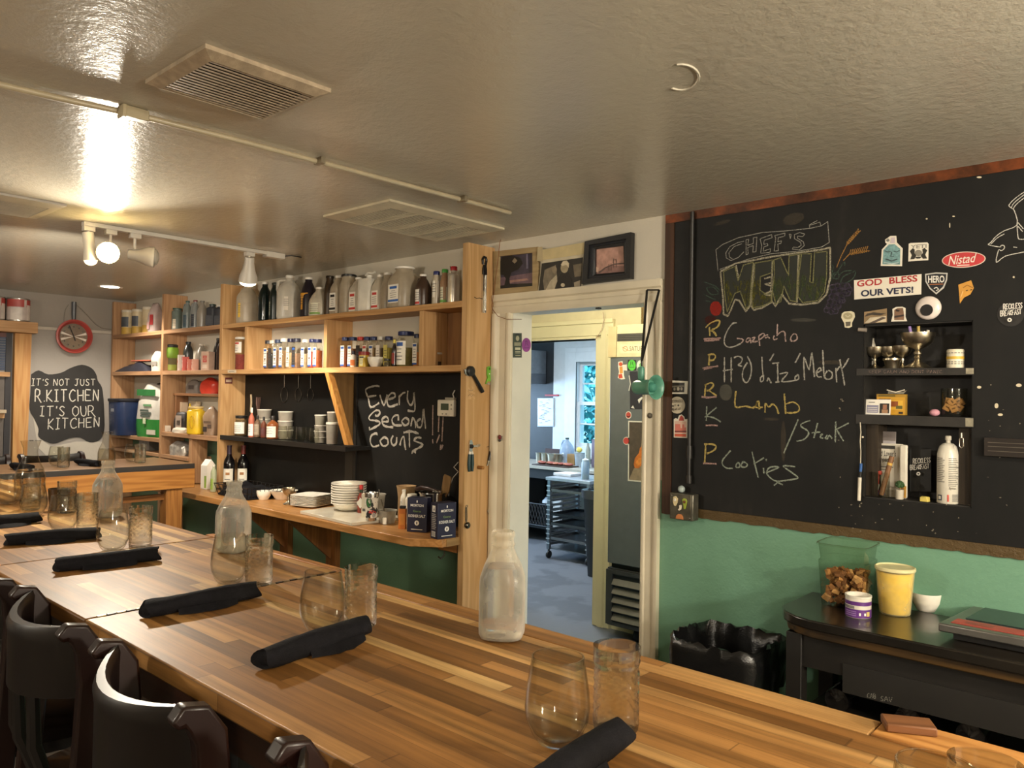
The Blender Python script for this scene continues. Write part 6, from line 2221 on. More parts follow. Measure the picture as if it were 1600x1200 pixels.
# third row, left bay: blue bin on a stand and the big rice bag
root = thing('blue_bin', 'dark blue translucent bin jutting from the corner shelving beside the slate-shaped sign', 'bin', (-6.60, 2.63, 1.2255), 0)
b = MB()
b.lathe([(.108, 0), (.112, .01), (.120, .275)], CLOUDY('#2c3a5c', .82, .25), 28, n=5)
b.build('bin_body', root, sharp=50)
b = MB()
b.lathe([(.122, .27), (.127, .277), (.127, .292), (.120, .296)], P('#23242c', .4), 28, n=5)
b.build('rim', root, sharp=50)
b = MB()
b.box(-.03, .03, -.1185, -.1155, .19, .215, HAZ('#8a8d96'))
b.build('label', root)
x = on(228, 650, 1, 2.68).x
h = .415
root = bag('rice_bag', 'large green and white rice bag in the corner shelving', (-6.24, 2.70, 1.2255), .33, .15, h, HAZ('#c2bdb4', .35), 11, .55, rz=.2, band=(0, HAZ('#2f7a35', .35), .33),
     lab=[(-.2, .15, .38, .42, HAZ('#4b5650')), (-.2, .2, .43, .47, HAZ('#4b5650')), (-.22, .1, .48, .52, HAZ('#4b5650')), (-.1, .2, .58, .62, HAZ('#5f8a62')), (.05, .38, .05, .14, HAZ('#b9b3a4')), (-.35, .35, .78, .9, HAZ('#2c6a38')), (-.1, .0, .25, .36, HAZ('#b9c2a2'))])
# third row, right bay
x, w, h = fj(303, 24, 597, 617, 2.745)
bag('clear_packet', 'clear packet with grey print on the small upper ledge', (x, 2.748, 1.5755), .11, .07, .10, CLOUDY('#8d8178', .7), 12, .5, lab=[(-.2, .2, .3, .6, HAZ('#4b3f3a'))], rz=.5)
x, w, h = fj(328, 24, 592, 617, 2.745)
bag('red_packet', 'bright red packet on the small upper ledge', (x, 2.748, 1.5755), .13, .08, .115, HAZ('#c43f2e', .25), 13, .45, rz=.5)
x, w, h = fj(283, 14, 625, 672, 2.74)
b = MB()
b.box(-.04, .04, -.025, .025, 0, .225, HAZ('#b39a80'))
solo(b, 'cardboard_box', 'tan cardboard box under the small ledge', 'box', (x, 2.755, 1.2805), -.2, bevel=.002)
x, w, h = fj(300, 26, 628, 672, 2.74)
b = MB()
b.box(-.055, .055, -.018, .018, 0, .235, HAZ('#b5a48a'))
b.box(-.055, .02, -.0188, -.0182, .15, .175, HAZ('#2f6a42'))
solo(b, 'cereal_box', 'beige box with a green band behind the yellow jug', 'box', (x, 2.765, 1.2805), -.1, bevel=.002)
x, w, h = fj(284, 18, 648, 672, 2.69)
bag('coffee_bag', 'black and tan coffee packet left of the yellow jug', (x, 2.69, 1.2805), .10, .07, .15, HAZ('#2a2422'), 14, .85, lab=[(-.25, .25, .2, .85, HAZ('#a08f82')), (-.15, .15, .35, .6, HAZ('#4a3d36'))], rz=.5)
root = jug('yellow_jug', 'bright yellow plastic jug with moulded grip in the corner shelving', (on(305, 660, 1, 2.66).x, 2.665, 1.2805), .105, .20, HAZ('#d8b42a', .35), rz=.6, n=4, handle='side', neck=.9, sh=.82, cap='#c9b078', lab=None, group=None, caph=.06)
b = MB()
b.tube([(.015*math.cos(a*.4)+.0, -.0555, .09+.045*math.sin(a*.4)) for a in range(16)], .005, HAZ('#c39c1c', .35), 8, closed=True)
b.build('moulded_grip', root)
x, w, h = fj(329, 20, 632, 672, 2.70)
bag('snack_bag', 'clear gathered bag of brown pieces right of the yellow jug', (x, 2.71, 1.2805), .10, .09, .20, CLOUDY('#a48a72', .75), 15, .35, lab=[(-.35, -.05, .12, .3, HAZ('#3a3230')), (.0, .3, .25, .38, HAZ('#5a4a40')), (-.3, .25, .42, .5, HAZ('#6b5646'))], rz=.5)
b = MB()
b.box(-.022, .022, -.02, .02, 0, .045, HAZ('#c9bba8'))
solo(b, 'small_box', 'tiny pale box at the left of the coffee packet', 'box', (on(262, 670, 1, 2.66).x, 2.66, 1.2805), -.3, bevel=.001)
x, w, h = fj(282, 24, 667, 676, 2.65)
bag('white_packet', 'crumpled white packet lying before the coffee bag', (x, 2.65, 1.2805), .15, .05, .04, HAZ('#d0c6b6'), 16, .7, rz=.2)
# bottom row behind the bar
x, w, h = fj(283, 36, 697, 724, 2.69)
bag('foil_bag', 'crumpled silver foil bag lying behind the right end of the wall bar', (x, 2.69, 1.1105), .17, .11, .105, P('#c9c4bb', .25, .6, var=.3, scale=40), 17, .5, rz=.3)
x, w, h = fj(236, 18, 697, 716, 2.70)
root = thing('lidded_box', 'clear box with a pink lid behind the wall bar', 'container', (x-.05, 2.71, 1.1105), .1)
b = MB()
b.box(-.075, .075, -.05, .05, 0, .09, CLOUDY('#77716a', .7))
b.build('box_body', root, bevel=.003)
b = MB()
b.box(-.078, .078, -.053, .053, .0905, .106, HAZ('#a8485a'))
b.build('lid', root, bevel=.003)
# ================================================================== LEFT WALL
PL = Plane(0, LW+.0005)
blob = [(195,180),(240,155),(300,180),(380,170),(440,140),(510,120),(570,140),(600,180),(610,220),(635,260),(645,330),(650,420),(650,530),(620,590),(560,605),(500,575),(430,580),(350,610),(300,605),(240,570),(240,520),(215,460),(185,400),(190,300)]
B4 = [(x/4, 540+y/4) for x, y in blob]
cu, cv = PL.uv(104, 630)
root = thing('slate_sign', "black ragged-edged chalk sign reading It's not just R.Kitchen it's our kitchen", 'sign', (LW+.0005, cu, cv))
b = MB()
b.prism([(u-cu, v-cv) for u, v in [PL.uv(*p) for p in smooth(B4+[B4[0]], 3)[:-1]]], 0, .006, P('#262423', .6), Matrix(((0, 0, 1, 0), (1, 0, 0, 0), (0, 1, 0, 0), (0, 0, 0, 1))))
b.build('slab', root)
PS = Plane(0, LW+.0068)
rows = []
for s, q in (("IT'S NOT JUST", [(49, 602.5), (149, 602.5), (149, 592.5), (50, 592)]), ('R.KITCHEN', [(55, 628), (154, 626), (154, 609), (55, 609)]), ("IT'S OUR", [(62, 650), (149, 650), (148, 634.5), (63, 635)]), ('KITCHEN', [(75, 671), (155, 667), (155, 652.5), (76, 654)])):
    rows.append(hand(s, q))
for rws, wd in ((rows[0], 1.15), (rows[1], 1.6), (rows[2], 1.35), (rows[3], 1.4)):
    chalk_strokes(root, 'chalk_writing', rws, wd, P('#cdc8bd', .9, var=.05), PS, jit=.15)
# torn plaster patch round the sign
b = MB()
PAT = PLASTER('#b9b2a6', .7, 12, .3)
patch = [(46, 640), (52, 655), (56, 680), (60, 700), (75, 715), (110, 725), (155, 722), (165, 700), (160, 690), (120, 690), (80, 698), (62, 685), (58, 655)]
b.prism([(u-cu, v-cv) for u, v in [PL.uv(*p) for p in patch]], 0, .002, PAT, Matrix(((0, 0, 1, 0), (1, 0, 0, 0), (0, 1, 0, 0), (0, 0, 0, 1))))
b.build('bare_plaster', root)
# frying pan clock
p = on(113, 526, 0, LW)
root = thing('pan_clock', 'red frying pan shaped wall clock with dark handle', 'clock', (LW+.001, p.y, p.z))
MP = Matrix(((0, 0, 1, 0), (1, 0, 0, 0), (0, 1, 0, 0), (0, 0, 0, 1)))
CR = .138
b = MB()
b.lathe([(.001, 0), (CR*.8, 0), (CR, .045), (CR, .052), (CR*.9, .054), (CR*.76, .030), (.001, .028)], P('#a5423c', .3), 40, M=MP, caps=False)
b.build('pan_rim', root)
b = MB()
b.lathe([(CR*.77, .0305), (.001, .0307)], P('#9a938a', .25, .8, var=.1), 36, M=MP, caps=False)
for a in range(4):
    an = (.28, math.pi-.28, math.pi+.28, -.28)[a]
    b.add([(0, 0, .0315), (CR*.72*math.cos(an-.10), CR*.72*math.sin(an-.10), .0315), (CR*.72*math.cos(an+.10), CR*.72*math.sin(an+.10), .0315)], [(0, 1, 2)], P('#eae6de', .2, .3), MP)
for a in range(12):
    an = a*math.pi/6
    b.add([(CR*.58*math.cos(an)+dx, CR*.58*math.sin(an)+dy, .0312) for dx, dy in ((-.004, -.006), (.004, -.006), (.004, .006), (-.004, .006))], [(0, 1, 2, 3)], P('#4d4944', .5), MP)
b.build('dial', root, recalc=False)
b = MB()
b.ribbon([(0, 0), (-.035, .085)], .007, BLACK, MP, .033)
b.ribbon([(0, 0), (.012, -.035)], .009, BLACK, MP, .034)
b.build('hand', root, recalc=False)
b = MB()
b.tube([(.03, .0, CR*.95), (.03, -.003, CR*1.3), (.03, -.003, CR*2.05)], [.014, .017, .019], P('#4a4c50', .35), 12)
b.build('handle', root)
b = MB()
q0 = on(118, 474, 0, LW+.01)
q = [on(a, c, 0, LW+.006) for a, c in ((119, 476), (128, 484), (136, 492), (143, 500), (151, 508), (160, 513), (175, 515))]
b.tube([(0, w_.y-q[0].y, w_.z-q[0].z) for w_ in q], .0035, P('#7d7469', .5), 6)
solo(b, 'wall_wire', 'thin cord running from the pan clock handle to the shelving', 'cord', (LW+.006, q[0].y, q[0].z))
b = MB()
q = [on(a, c, 0, LW+.005) for a, c in ((107, 476), (102, 484), (100, 496), (100, 505))]
b.tube([(0, w_.y-q[0].y, w_.z-q[0].z) for w_ in q], .003, P('#7d7469', .5), 6)
solo(b, 'wall_wire', 'thin cord loop hanging left of the pan clock handle', 'cord', (LW+.005, q[0].y, q[0].z))
# cans on the window header
G = 'large cans on the window header'
for px, pw, lb in ((28, 35, 'large white and red labelled can on the window header, right one'), (-12, 28, 'large red and white can on the window header at the photo edge')):
    pp_ = on(px, 490, 0, LW+.085)
    s = sc_at(pp_)
    r, h = .080, .178
    root = thing('large_can', lb, 'can', (pp_.x, pp_.y, 2.1052), 0, G)
    b = MB()
    b.lathe([(r*.97, 0), (r, .003), (r, .006), (r*.98, .008), (r*.98, h-.008), (r, h-.006), (r, h-.003), (r*.97, h), (r*.94, h-.005)], P('#b9b4ac', .3, .9), 28)
    b.build('can_body', root)
    b = MB()
    b.arc(r*.984, .010, h-.010, -math.pi, math.pi-.02, HAZ('#b8aca6'), 36)
    b.arc(r*.995, h*.62, h-.011, -1.4, .25, HAZ('#a4443e'), 14)
    b.arc(r*.995, h*.62, h-.011, .5, 2.0, HAZ('#a4443e'), 14)
    b.arc(r*.9955, .012, h*.6, -.9, .1, HAZ('#c9c0b8'), 10, .0012)
    b.arc(r*.9955, .012, h*.72, .55, 1.5, HAZ('#c9c0b8'), 10, .0012)
    b.build('label', root)
# ================================================================== TOOLS ON THE END PANEL
XP = -2.6495
PP = Plane(0, XP)
def on_panel(mb, name, label, cat, px, py, rot=0.0, off=.0005, parts=(), group=None, bevel=0):
    """a thing hung on the end panel; local x right, y up, z out"""
    u, v = PP.uv(px, py)
    root = thing(name, label, cat)
    root.matrix_world = PP.M @ Matrix.Translation((u, v, off)) @ Matrix.Rotation(rot, 4, 'Z')
    if group:
        root['group'] = group
    for nm, bb, bv in [(mb[0], mb[1], bevel)]+list(parts):
        bb.build(nm, root, bevel=bv)
    return root
BK = P('#161516', .3)
# candy thermometer
b = MB()
b.box(-.0125, .0125, -.115, .075, .001, .004, CHROME)
for x in (-.0115, .0115):
    b.box(x-.0012, x+.0012, -.115, .09, .004, .011, CHROME)
b2 = MB()
b2.tube([(0, -.095, .007), (0, .07, .007)], .0035, GLASS('#f0f0ea', .02), 8)
b2.box(-.007, .007, -.113, -.10, .0045, .0085, CHROME)
for k in range(14):
    b2.box(-.008, -.004, -.085+.011*k, -.0835+.011*k, .0042, .0046, BLACK)
b3 = MB()
b3.tube([(-.010, .12, .006), (-.014, .145, .006), (-.004, .158, .006), (.008, .156, .006), (.013, .143, .006), (.008, .12, .006), (.0, .10, .006)], [.006, .006, .006, .006, .006, .006, .008], BK, 10)
b3.prism([(-.014, .07), (.014, .07), (.013, .10), (.008, .118), (-.008, .118), (-.013, .10)], .0042, .012, BK)
on_panel(('frame', b), 'candy_thermometer', 'long candy thermometer with black hook handle at the top of the end panel', 'thermometer', 755, 452, 0, parts=[('glass_tube', b2, 0), ('handle', b3, .001)])
b = MB()
b.tube([(0, .006, 0), (.012, .0, .004), (.03, .004, .006), (.05, .002, .004)], .0016, P('#4a3a2c', .5, .6), 6)
on_panel(('nail', b), 'bent_nail', 'bent nail sticking out beside the candy thermometer', 'nail', 741, 466)
# black jar opener
b = MB()
b.lathe([(.024, 0), (.026, .006), (.024, .018), (.012, .024), (.001, .025)], BK, 22)
b2 = MB()
b2.tube([(.012, -.012, .012), (.045, -.052, .013), (.082, -.098, .012)], [.0085, .009, .0105], BK, 10)
b3 = MB()
b3.prism([(-.026, .012), (-.040, .006), (-.036, -.012), (-.024, -.022), (-.012, -.024)], .002, .010, STEEL)
on_panel(('head', b), 'can_opener', 'black round-headed can opener with long handle on the end panel', 'can opener', 733, 580, parts=[('handle', b2, 0), ('cutter', b3, .001)])
# green peeler
GP = P('#6fae3a', .4)
b = MB()
b.prism([(-.015, .042), (-.006, .046), (.006, .046), (.015, .042), (.016, .005), (.010, -.01), (.018, -.024), (.024, -.042), (.018, -.042), (.012, -.028), (-.012, -.028), (-.018, -.042), (-.024, -.042), (-.018, -.024), (-.010, -.01), (-.016, .005)], .001, .007, GP)
b2 = MB()
b2.box(-.020, .020, -.043, -.037, .0072, .0092, STEEL)
b3 = MB()
b3.lathe([(.006, 0), (.006, .001)], P('#3f6f24', .5), 12, c=(0, .034, .0072))
b3.box(-.003, .003, .006, .012, .0072, .0078, LABEL)
on_panel(('body', b), 'peeler', 'lime green vegetable peeler hanging on the end panel', 'peeler', 763, 587, parts=[('blade', b2, 0), ('hang_hole', b3, 0)])
# hand can opener with dark green handles
b = MB()
b.prism([(-.009, .015), (.010, .015), (.013, .06), (.006, .075), (-.006, .075), (-.010, .06)], .001, .007, CHROME)
b.box(.010, .045, .042, .050, .008, .013, CHROME)
b.prism([(.035, .038), (.058, .044), (.058, .054), (.035, .054)], .0085, .0125, CHROME)
b.lathe([(.010, .0), (.010, .006)], BLACK, 16, c=(.002, .045, .0072))
h = []
for x in (-.009, .009):
    q = MB()
    q.tube([(x*.6, .02, .008), (x, .008, .008)], .006, WHITE, 8)
    q.tube([(x, .0075, .008), (x*1.3, -.04, .008), (x*1.1, -.075, .008)], [.0075, .0085, .006], P('#1f3a3c', .4), 10)
    h.append(('handle', q, 0))
on_panel(('cutter_head', b), 'can_opener', 'chrome hand can opener with dark green grips on the end panel', 'can opener', 734, 712, parts=h)
b = MB()
b.tube([(0, 0, 0), (0, 0, .035)], .0085, WOOD('#a8743c', '#8f5f2d', 2), 12)
on_panel(('peg', b), 'wooden_peg', 'stubby wooden peg beside the chrome can opener', 'peg', 747, 730)
# black gadget on a nail
b = MB()
b.tube([(.0, .05, .006), (.004, .035, .01), (-.002, .01, .01), (-.010, -.02, .008)], [.003, .008, .008, .006], BK, 10)
b2 = MB()
b2.tube([(-.010, -.02, .008), (-.018, -.045, .006)], .004, CHROME, 8)
b3 = MB()
b3.tube([(.016, .062, .002), (-.002, .052, .006), (-.02, .046, .002)], .0013, P('#4a3a2c', .5, .6), 6)
on_panel(('grip', b), 'lighter', 'slim black gadget hanging beside the door casing on the end panel', 'lighter', 764, 713, parts=[('tip', b2, 0), ('wire_hook', b3, 0)])
# measuring spoons
b = MB()
b.tube([(0, .045, .004), (.003, .0, .005), (0, -.025, .005)], .0022, P('#7d786d', .3, 1.0), 8)
b.tube([(-.006, .047, .003), (-.006, .0, .003), (-.004, -.02, .003)], .002, P('#7d786d', .3, 1.0), 8)
b2 = MB()
b2.sphere((0, -.038, .012), .0165, P('#5a554c', .25, 1.0), 14, (1, 1, .7))
b3 = MB()
b3.tube([(.006*math.cos(a*.6), .052+.006*math.sin(a*.6), .004) for a in range(10)], .0013, STEEL, 6, closed=True)
on_panel(('handle', b), 'measuring_spoons', 'small set of dark metal measuring spoons low on the end panel', 'measuring spoons', 728, 808, parts=[('spoon_bowl', b2, 0), ('ring', b3, 0)])
# red handled opener by the casing
RP = P('#b0242a', .3)
b = MB()
b.lathe([(.015, 0), (.016, .004), (.016, .014), (.001, .017)], RP, 18, c=(.012, .045, .004))
b2 = MB()
b2.tube([(-.004, .03, .008), (-.004, -.02, .008), (.008, -.075, .008)], [.008, .009, .0085], RP, 10)
b2b = MB()
b2b.tube([(.012, .028, .010), (.016, -.02, .010), (.022, -.07, .010)], [.008, .009, .0085], RP, 10)
b3 = MB()
b3.tube([(-.010, .06, .005), (-.022, .045, .005), (-.014, .03, .006)], .004, CHROME, 8)
on_panel(('turn_key', b), 'can_opener', 'red handled can opener hanging at the back edge of the end panel', 'can opener', 765, 812, parts=[('handle', b2, 0), ('handle', b2b, 0), ('cutter', b3, 0)])
# pencil marks and knots on the panel
flat('pencil_note', 'faint pencil note on the end panel under the black can opener', 'writing', PP, [('poly', WOOD('#c9a273', '#b18a58', 2, .5, .8), rect(731, 604, 742, 624)), ('line', INK, [(732, 609), (736, 611), (739, 609)], .6), ('line', INK, [(731.5, 619), (734, 616), (736, 620), (739, 617)], .6)], th=.0004)
# ladybird ornament on the casing
u, v = PP.uv(781, 685)
p = on(781, 685, 1, 2.784)
root = thing('ladybird_ornament', 'small dark red beetle ornament on the left door casing', 'ornament', (p.x, 2.7868, p.z))
b = MB()
b.sphere((0, -.004, .006), .011, P('#6d2026', .3), 12, (1, .5, 1.1))
b.build('shell', root)
b = MB()
b.sphere((0, -.004, -.009), .009, P('#3a3632', .4), 12, (1, .5, .9))
for k in range(3):
    for s in (-1, 1):
        b.tube([(s*.006, -.003, .008-.008*k), (s*.017, -.001, .011-.009*k)], .0013, BLACK, 5)
b.build('head', root)
# ================================================================== PICTURES OVER THE DOOR
def wood_frame(name, label, TL, TR, BR, BL, iTL, iTR, iBR, iBL, m, depth, art, step=False, group=None, tilt=0):
    pl = WB
    pts = [pl.uv(*p) for p in (BL, BR, TR, TL)]
    cu, cv = sum(p[0] for p in pts)/4, sum(p[1] for p in pts)/4
    root = thing(name, label, 'picture', group=group)
    root.matrix_world = frame_at(pl, cu, cv, .0005)
    o = [(p[0]-cu, p[1]-cv) for p in pts]
    i = [(pl.uv(*p)[0]-cu, pl.uv(*p)[1]-cv) for p in (iBL, iBR, iTR, iTL)]
    b = MB()
    def ring(a, c, z0, z1, q):
        vs = [(*p, 0) for p in a]+[(*p, z0) for p in a]+[(*p, z1) for p in c]+[(*p, 0) for p in c]
        fs = []
        for k in range(4):
            j = (k+1) % 4
            fs += [(k, j, 4+j, 4+k), (4+k, 4+j, 8+j, 8+k), (8+k, 8+j, 12+j, 12+k)]
        b.add(vs, fs, q)
    if step:
        mid = [(x[0]*.5+y[0]*.5, x[1]*.5+y[1]*.5) for x, y in zip(o, i)]
        m2 = [(x[0]*.25+y[0]*.75, x[1]*.25+y[1]*.75) for x, y in zip(o, i)]
        ring(o, mid, depth, depth*.95, m)
        ring(mid, m2, depth*.6, depth*.7, P('#2b2c30', .35))
        ring(m2, i, depth*.45, depth*.35, m)
    else:
        ring(o, i, depth, depth*.9, m)
    b.build('frame', root, sharp=20)
    b = MB()
    b.add([(*p, .002) for p in i], [(0, 1, 2, 3)], art[0])
    z = .0026
    bl, br, tr_, tl = [Vector(p) for p in i]
    for mat_, poly in art[1:]:
        q = []
        for u, v in poly:
            w = bl*(1-u)*(1-v)+br*u*(1-v)+tr_*u*v+tl*(1-u)*v
            q.append((w.x, w.y, z))
        b.add(q, [tuple(range(len(q)))], mat_)
        z += .0003
    b.build('picture_print', root, recalc=False)
    return root
zz = lambda x, y: (680+x/4, 340+y/4)
A = lambda h: P(h, .5, var=.25, scale=30)
wood_frame('picture_frame', 'pale wooden frame with a dark tree at sunset, leftmost over the door', zz(375,215), zz(655,185), zz(655,465), zz(380,490), zz(410,245), zz(620,222), zz(620,430), zz(410,447), WOOD('#b09a72', '#9a8560', 0, .5), .016,
  [A('#3d3748'), (A('#6d5660'), [(0,.08),(1,.10),(1,.42),(0,.35)]), (A('#a27c72'), [(.2,.16),(.85,.2),(.8,.26),(.25,.24)]), (A('#1c1916'), [(0,0),(1,0),(1,.1),(.3,.13),(0,.1)]),
   (A('#17130f'), [(.12,.08),(.30,.08),(.28,.3),(.34,.48),(.55,.55),(.68,.72),(.6,.9),(.35,1),(.05,.98),(0,.85),(0,.45),(.1,.42),(.17,.3)]), (A('#8d7f68'), [(.36,.82),(.44,.92),(.52,.82),(.44,.74)]), (A('#6f6a80'), [(.78,.55),(.84,.55),(.83,1),(.78,1)])])
TAPE = P('#c9b98c', .6)
fr_ = flat('taped_print', 'taped up black and white print of two men, between the two frames', 'picture', WB, [
  ('poly', P('#c9bfa5', .7), [zz(655,482), zz(690,205), zz(950,158), zz(930,485)]),
  ('poly', A('#2a2723'), [zz(660,475), zz(682,290), zz(940,252), zz(928,445)]),
  ('poly', A('#7a705f'), [zz(690,400), zz(700,330), zz(770,300), zz(780,380), zz(760,470), zz(700,468)]),
  ('poly', A('#b5a990'), [zz(700,468), zz(735,400), zz(775,360), zz(780,400), zz(755,468)]),
  ('poly', A('#8d8069'), [*[zz(*p) for p in ell(762, 330, 16, 22, 12)]]),
  ('poly', A('#1d1a17'), [zz(775,462), zz(785,380), zz(815,345), zz(850,345), zz(872,390), zz(868,450)]),
  ('poly', A('#a39679'), [*[zz(*p) for p in ell(825, 320, 24, 30, 14)]]),
  ('poly', A('#cfc3a6'), [zz(803,300), zz(815,278), zz(840,272), zz(855,290), zz(852,318), zz(838,300), zz(812,305)]),
  ('poly', A('#b9ad94'), [*[zz(*p) for p in ell(816, 425, 13, 12, 12)]]),
  ('poly', A('#6e6452'), [zz(880,300), zz(935,290), zz(930,370), zz(890,375)]),
  ('poly', A('#8f8470'), [zz(885,410), zz(925,395), zz(926,440), zz(890,445)]),
  ('poly', TAPE, [zz(690,270), zz(690,205), zz(952,160), zz(948,232)]),
  ('poly', P('#b9aa86', .6), [zz(655,275), zz(660,190), zz(690,186), zz(692,280)])], off=.0174, th=.001)
wood_frame('picture_frame', 'stepped black frame with a pink sky bridge picture, right of the taped print', zz(960,155), zz(1248,98), zz(1243,385), zz(940,420), zz(1010,200), zz(1185,178), zz(1190,340), zz(1010,355), P('#1b1b1d', .35), .03,
  [A('#b98f80'), (A('#8d6a62'), [(0,0),(1,0),(1,.22),(.6,.3),(.3,.18),(0,.1)]), (A('#5a4742'), [(.08,.08),(.3,.25),(.62,.36),(1,.36),(1,.31),(.62,.31),(.33,.2),(.12,.03)]),
   (A('#5a4742'), [(.60,.2),(.62,.2),(.62,.56),(.60,.56)]), (A('#5a4742'), [(.70,.2),(.72,.2),(.72,.54),(.70,.54)]), (A('#5a4742'), [(.58,.4),(.66,.56),(.74,.42),(.72,.42),(.66,.53),(.60,.4)]), (A('#5a4742'), [(.44,.1),(.46,.1),(.46,.36),(.44,.36)]), (A('#5a4742'), [(.52,.1),(.54,.1),(.54,.38),(.52,.38)]), (A('#c9a896'), [(0,.1),(.08,.06),(.1,.25),(0,.3)])], step=True)
# copper wires by the post
b = MB()
q = [on(a, c, 1, 2.76) for a, c in ((795, 348), (789, 362), (781, 378), (779, 400), (775, 430), (772, 455), (768, 478), (770, 484), (778, 494), (792, 499), (815, 499))]
b.tube([(p.x-q[0].x, p.y-q[0].y, p.z-q[0].z) for p in q], .0016, P('#8a5a3c', .4, .6), 6)
solo(b, 'copper_wire', 'thin copper coloured wire running down beside the end panel over the door corner', 'wire', tuple(q[0]))
b = MB()
q = [on(a, c, 1, D2-.05) for a, c in ((942, 488), (944, 500), (940, 515), (936, 522), (930, 531))]
b.tube([(p.x-q[0].x, p.y-q[0].y, p.z-q[0].z) for p in q], .002, P('#a8846c', .5), 6)
solo(b, 'copper_wire', 'thin wire hanging by the inner doorway corner', 'wire', tuple(q[0]))
# stickers on the left jamb
PJ = Plane(0, DX0+.0003)
flat('label_sticker', 'dark vertical bottle label sticker on the white door jamb', 'sticker', PJ, [('poly', P('#3d463c', .6), [zz(485,875), zz(485,722), zz(540,722), zz(540,875)]), ('poly', P('#a39d84', .6), [zz(*p) for p in ell(513, 755, 11, 16, 14)]),
  ('poly', P('#15181a', .6), [zz(492,740), zz(505,725), zz(520,725), zz(534,740), zz(520,733), zz(505,733)]), ('poly', P('#8f8b74', .6), [zz(492,802), zz(533,802), zz(533,780), zz(492,780)]), ('poly', P('#b9b397', .6), [zz(497,827), zz(530,827), zz(530,812), zz(497,812)]), ('line', P('#b9b397', .6), [zz(497,838), zz(530,838)], 1), ('line', P('#b9b397', .6), [zz(497,846), zz(530,846)], 1), ('line', P('#b9b397', .6), [zz(497,862), zz(530,862)], .8)])
flat('round_sticker', 'round purple sticker with a flask drawing on the white door jamb', 'sticker', PJ, [('poly', P('#8a3d86', .5), [zz(*p) for p in ell(569, 796, 28, 44, 26)]), ('line', P('#40184a', .5), [zz(565,772), zz(565,790), zz(553,815), zz(588,815), zz(574,790), zz(574,772), zz(562,772)], .9)])
# ================================================================== MEGAPHONE
MEG = P('#5d9a84', .3)
p = on(1008, 605, 1, 2.70)
root = thing('megaphone', 'mint green toy megaphone hanging by a black strap on the right door casing', 'megaphone', (p.x, 2.70, p.z), 0, rot=(0, 0, -.15))
b = MB()
MX = Matrix.Rotation(math.pi/2, 4, 'Y')
b.lathe([(.001, -.062), (.016, -.060), (.027, -.050), (.030, -.035), (.031, .02), (.033, .032), (.040, .045), (.049, .055), (.050, .058), (.047, .058), (.038, .048), (.030, .036), (.028, .03), (.001, .028)], MEG, 32, M=MX, caps=False)
b.build('body', root, sharp=50)
b = MB()
b.lathe([(.020, .0285), (.020, .042), (.014, .050), (.001, .053)], P('#4f8f7d', .25), 24, M=MX, caps=False)
b.build('horn_core', root)
b = MB()
b.box(-.036, -.008, -.010, .010, .026, .085, MEG)
b.build('handle', root, bevel=.008)
b = MB()
tp = Vector((-.020, 0, .086))
R_ = root.matrix_basis.inverted()
b.tube([tp, tp+Vector((0, 0, .02))], .004, BLACK, 8)
for px in (1011, 1030):
    q = R_ @ on(px, 453, 1, 2.768)
    d = (q-tp).normalized()
    s = d.cross(Vector((0, 1, 0))).normalized()*.0055
    e = Vector((0, .0012, 0))
    k = tp+Vector((0, 0, .02))
    vs = [k-s-e, k+s-e, q+s-e, q-s-e, k-s+e, k+s+e, q+s+e, q-s+e]
    b.add(vs, [(0, 1, 2, 3), (7, 6, 5, 4), (0, 4, 5, 1), (1, 5, 6, 2), (2, 6, 7, 3), (3, 7, 4, 0)], P('#131313', .5))
q1, q2 = [R_ @ on(px, 453, 1, 2.769) for px in (1011, 1030)]
b.tube([q1, q2], .003, BLACK, 6)
b.build('strap', root)
# ================================================================== STICKERS AND SMALL THINGS ON THE CHALKBOARD
SB = Plane(1, 2.7999-.0083)
n8 = lambda x, y: (1280+x/4, 330+y/4)
def N8(L):
    return [n8(*p) for p in L]
WS = P('#ddd6c5', .5, var=.03)
flat('bumper_sticker', 'white sticker reading God bless our vets in red and navy', 'sticker', SB, [('poly', WS, N8([(220,552),(218,432),(640,393),(638,520)])), ('text', P('#a52a2c', .5), N8([(237,474),(615,440),(615,398),(237,434)]), 'GOD  BLESS', .025), ('text', P('#1f2440', .5), N8([(262,536),(590,510),(590,470),(262,494)]), 'OUR VETS!', .03)])
flat('oval_sticker', 'red oval sticker reading Nistad', 'sticker', SB, [('poly', P('#cfc0b0', .5), N8(ell(904, 303, 137, 50, 36, -.06))), ('poly', P('#b8383a', .5), N8(ell(904, 303, 131, 45, 36, -.06))), ('text', P('#e0d6c8', .5), N8([(808,338),(980,318),(985,262),(808,282)]), 'Nistad', .005, .25), ('line', P('#e0d6c8', .5), N8([(862,340),(940,336)]), 1.2)])
flat('shield_sticker', 'black shield sticker reading Hero', 'sticker', SB, [('poly', P('#b9b6ae', .5), N8([(732,520),(690,485),(664,440),(662,392),(730,383),(803,386),(800,430),(780,480)])), ('poly', P('#1a1c22', .5), N8([(732,510),(695,478),(672,436),(670,400),(730,391),(795,394),(792,428),(774,472)])), ('text', P('#d8d4ca', .5), N8([(682,448),(784,446),(784,402),(682,404)]), 'HERO', .03), ('line', P('#a8643a', .5), N8([(690,458),(776,456)]), 1.0), ('line', P('#d8d4ca', .5), N8([(718,484),(735,476),(748,488),(732,498)]), 1.4)])
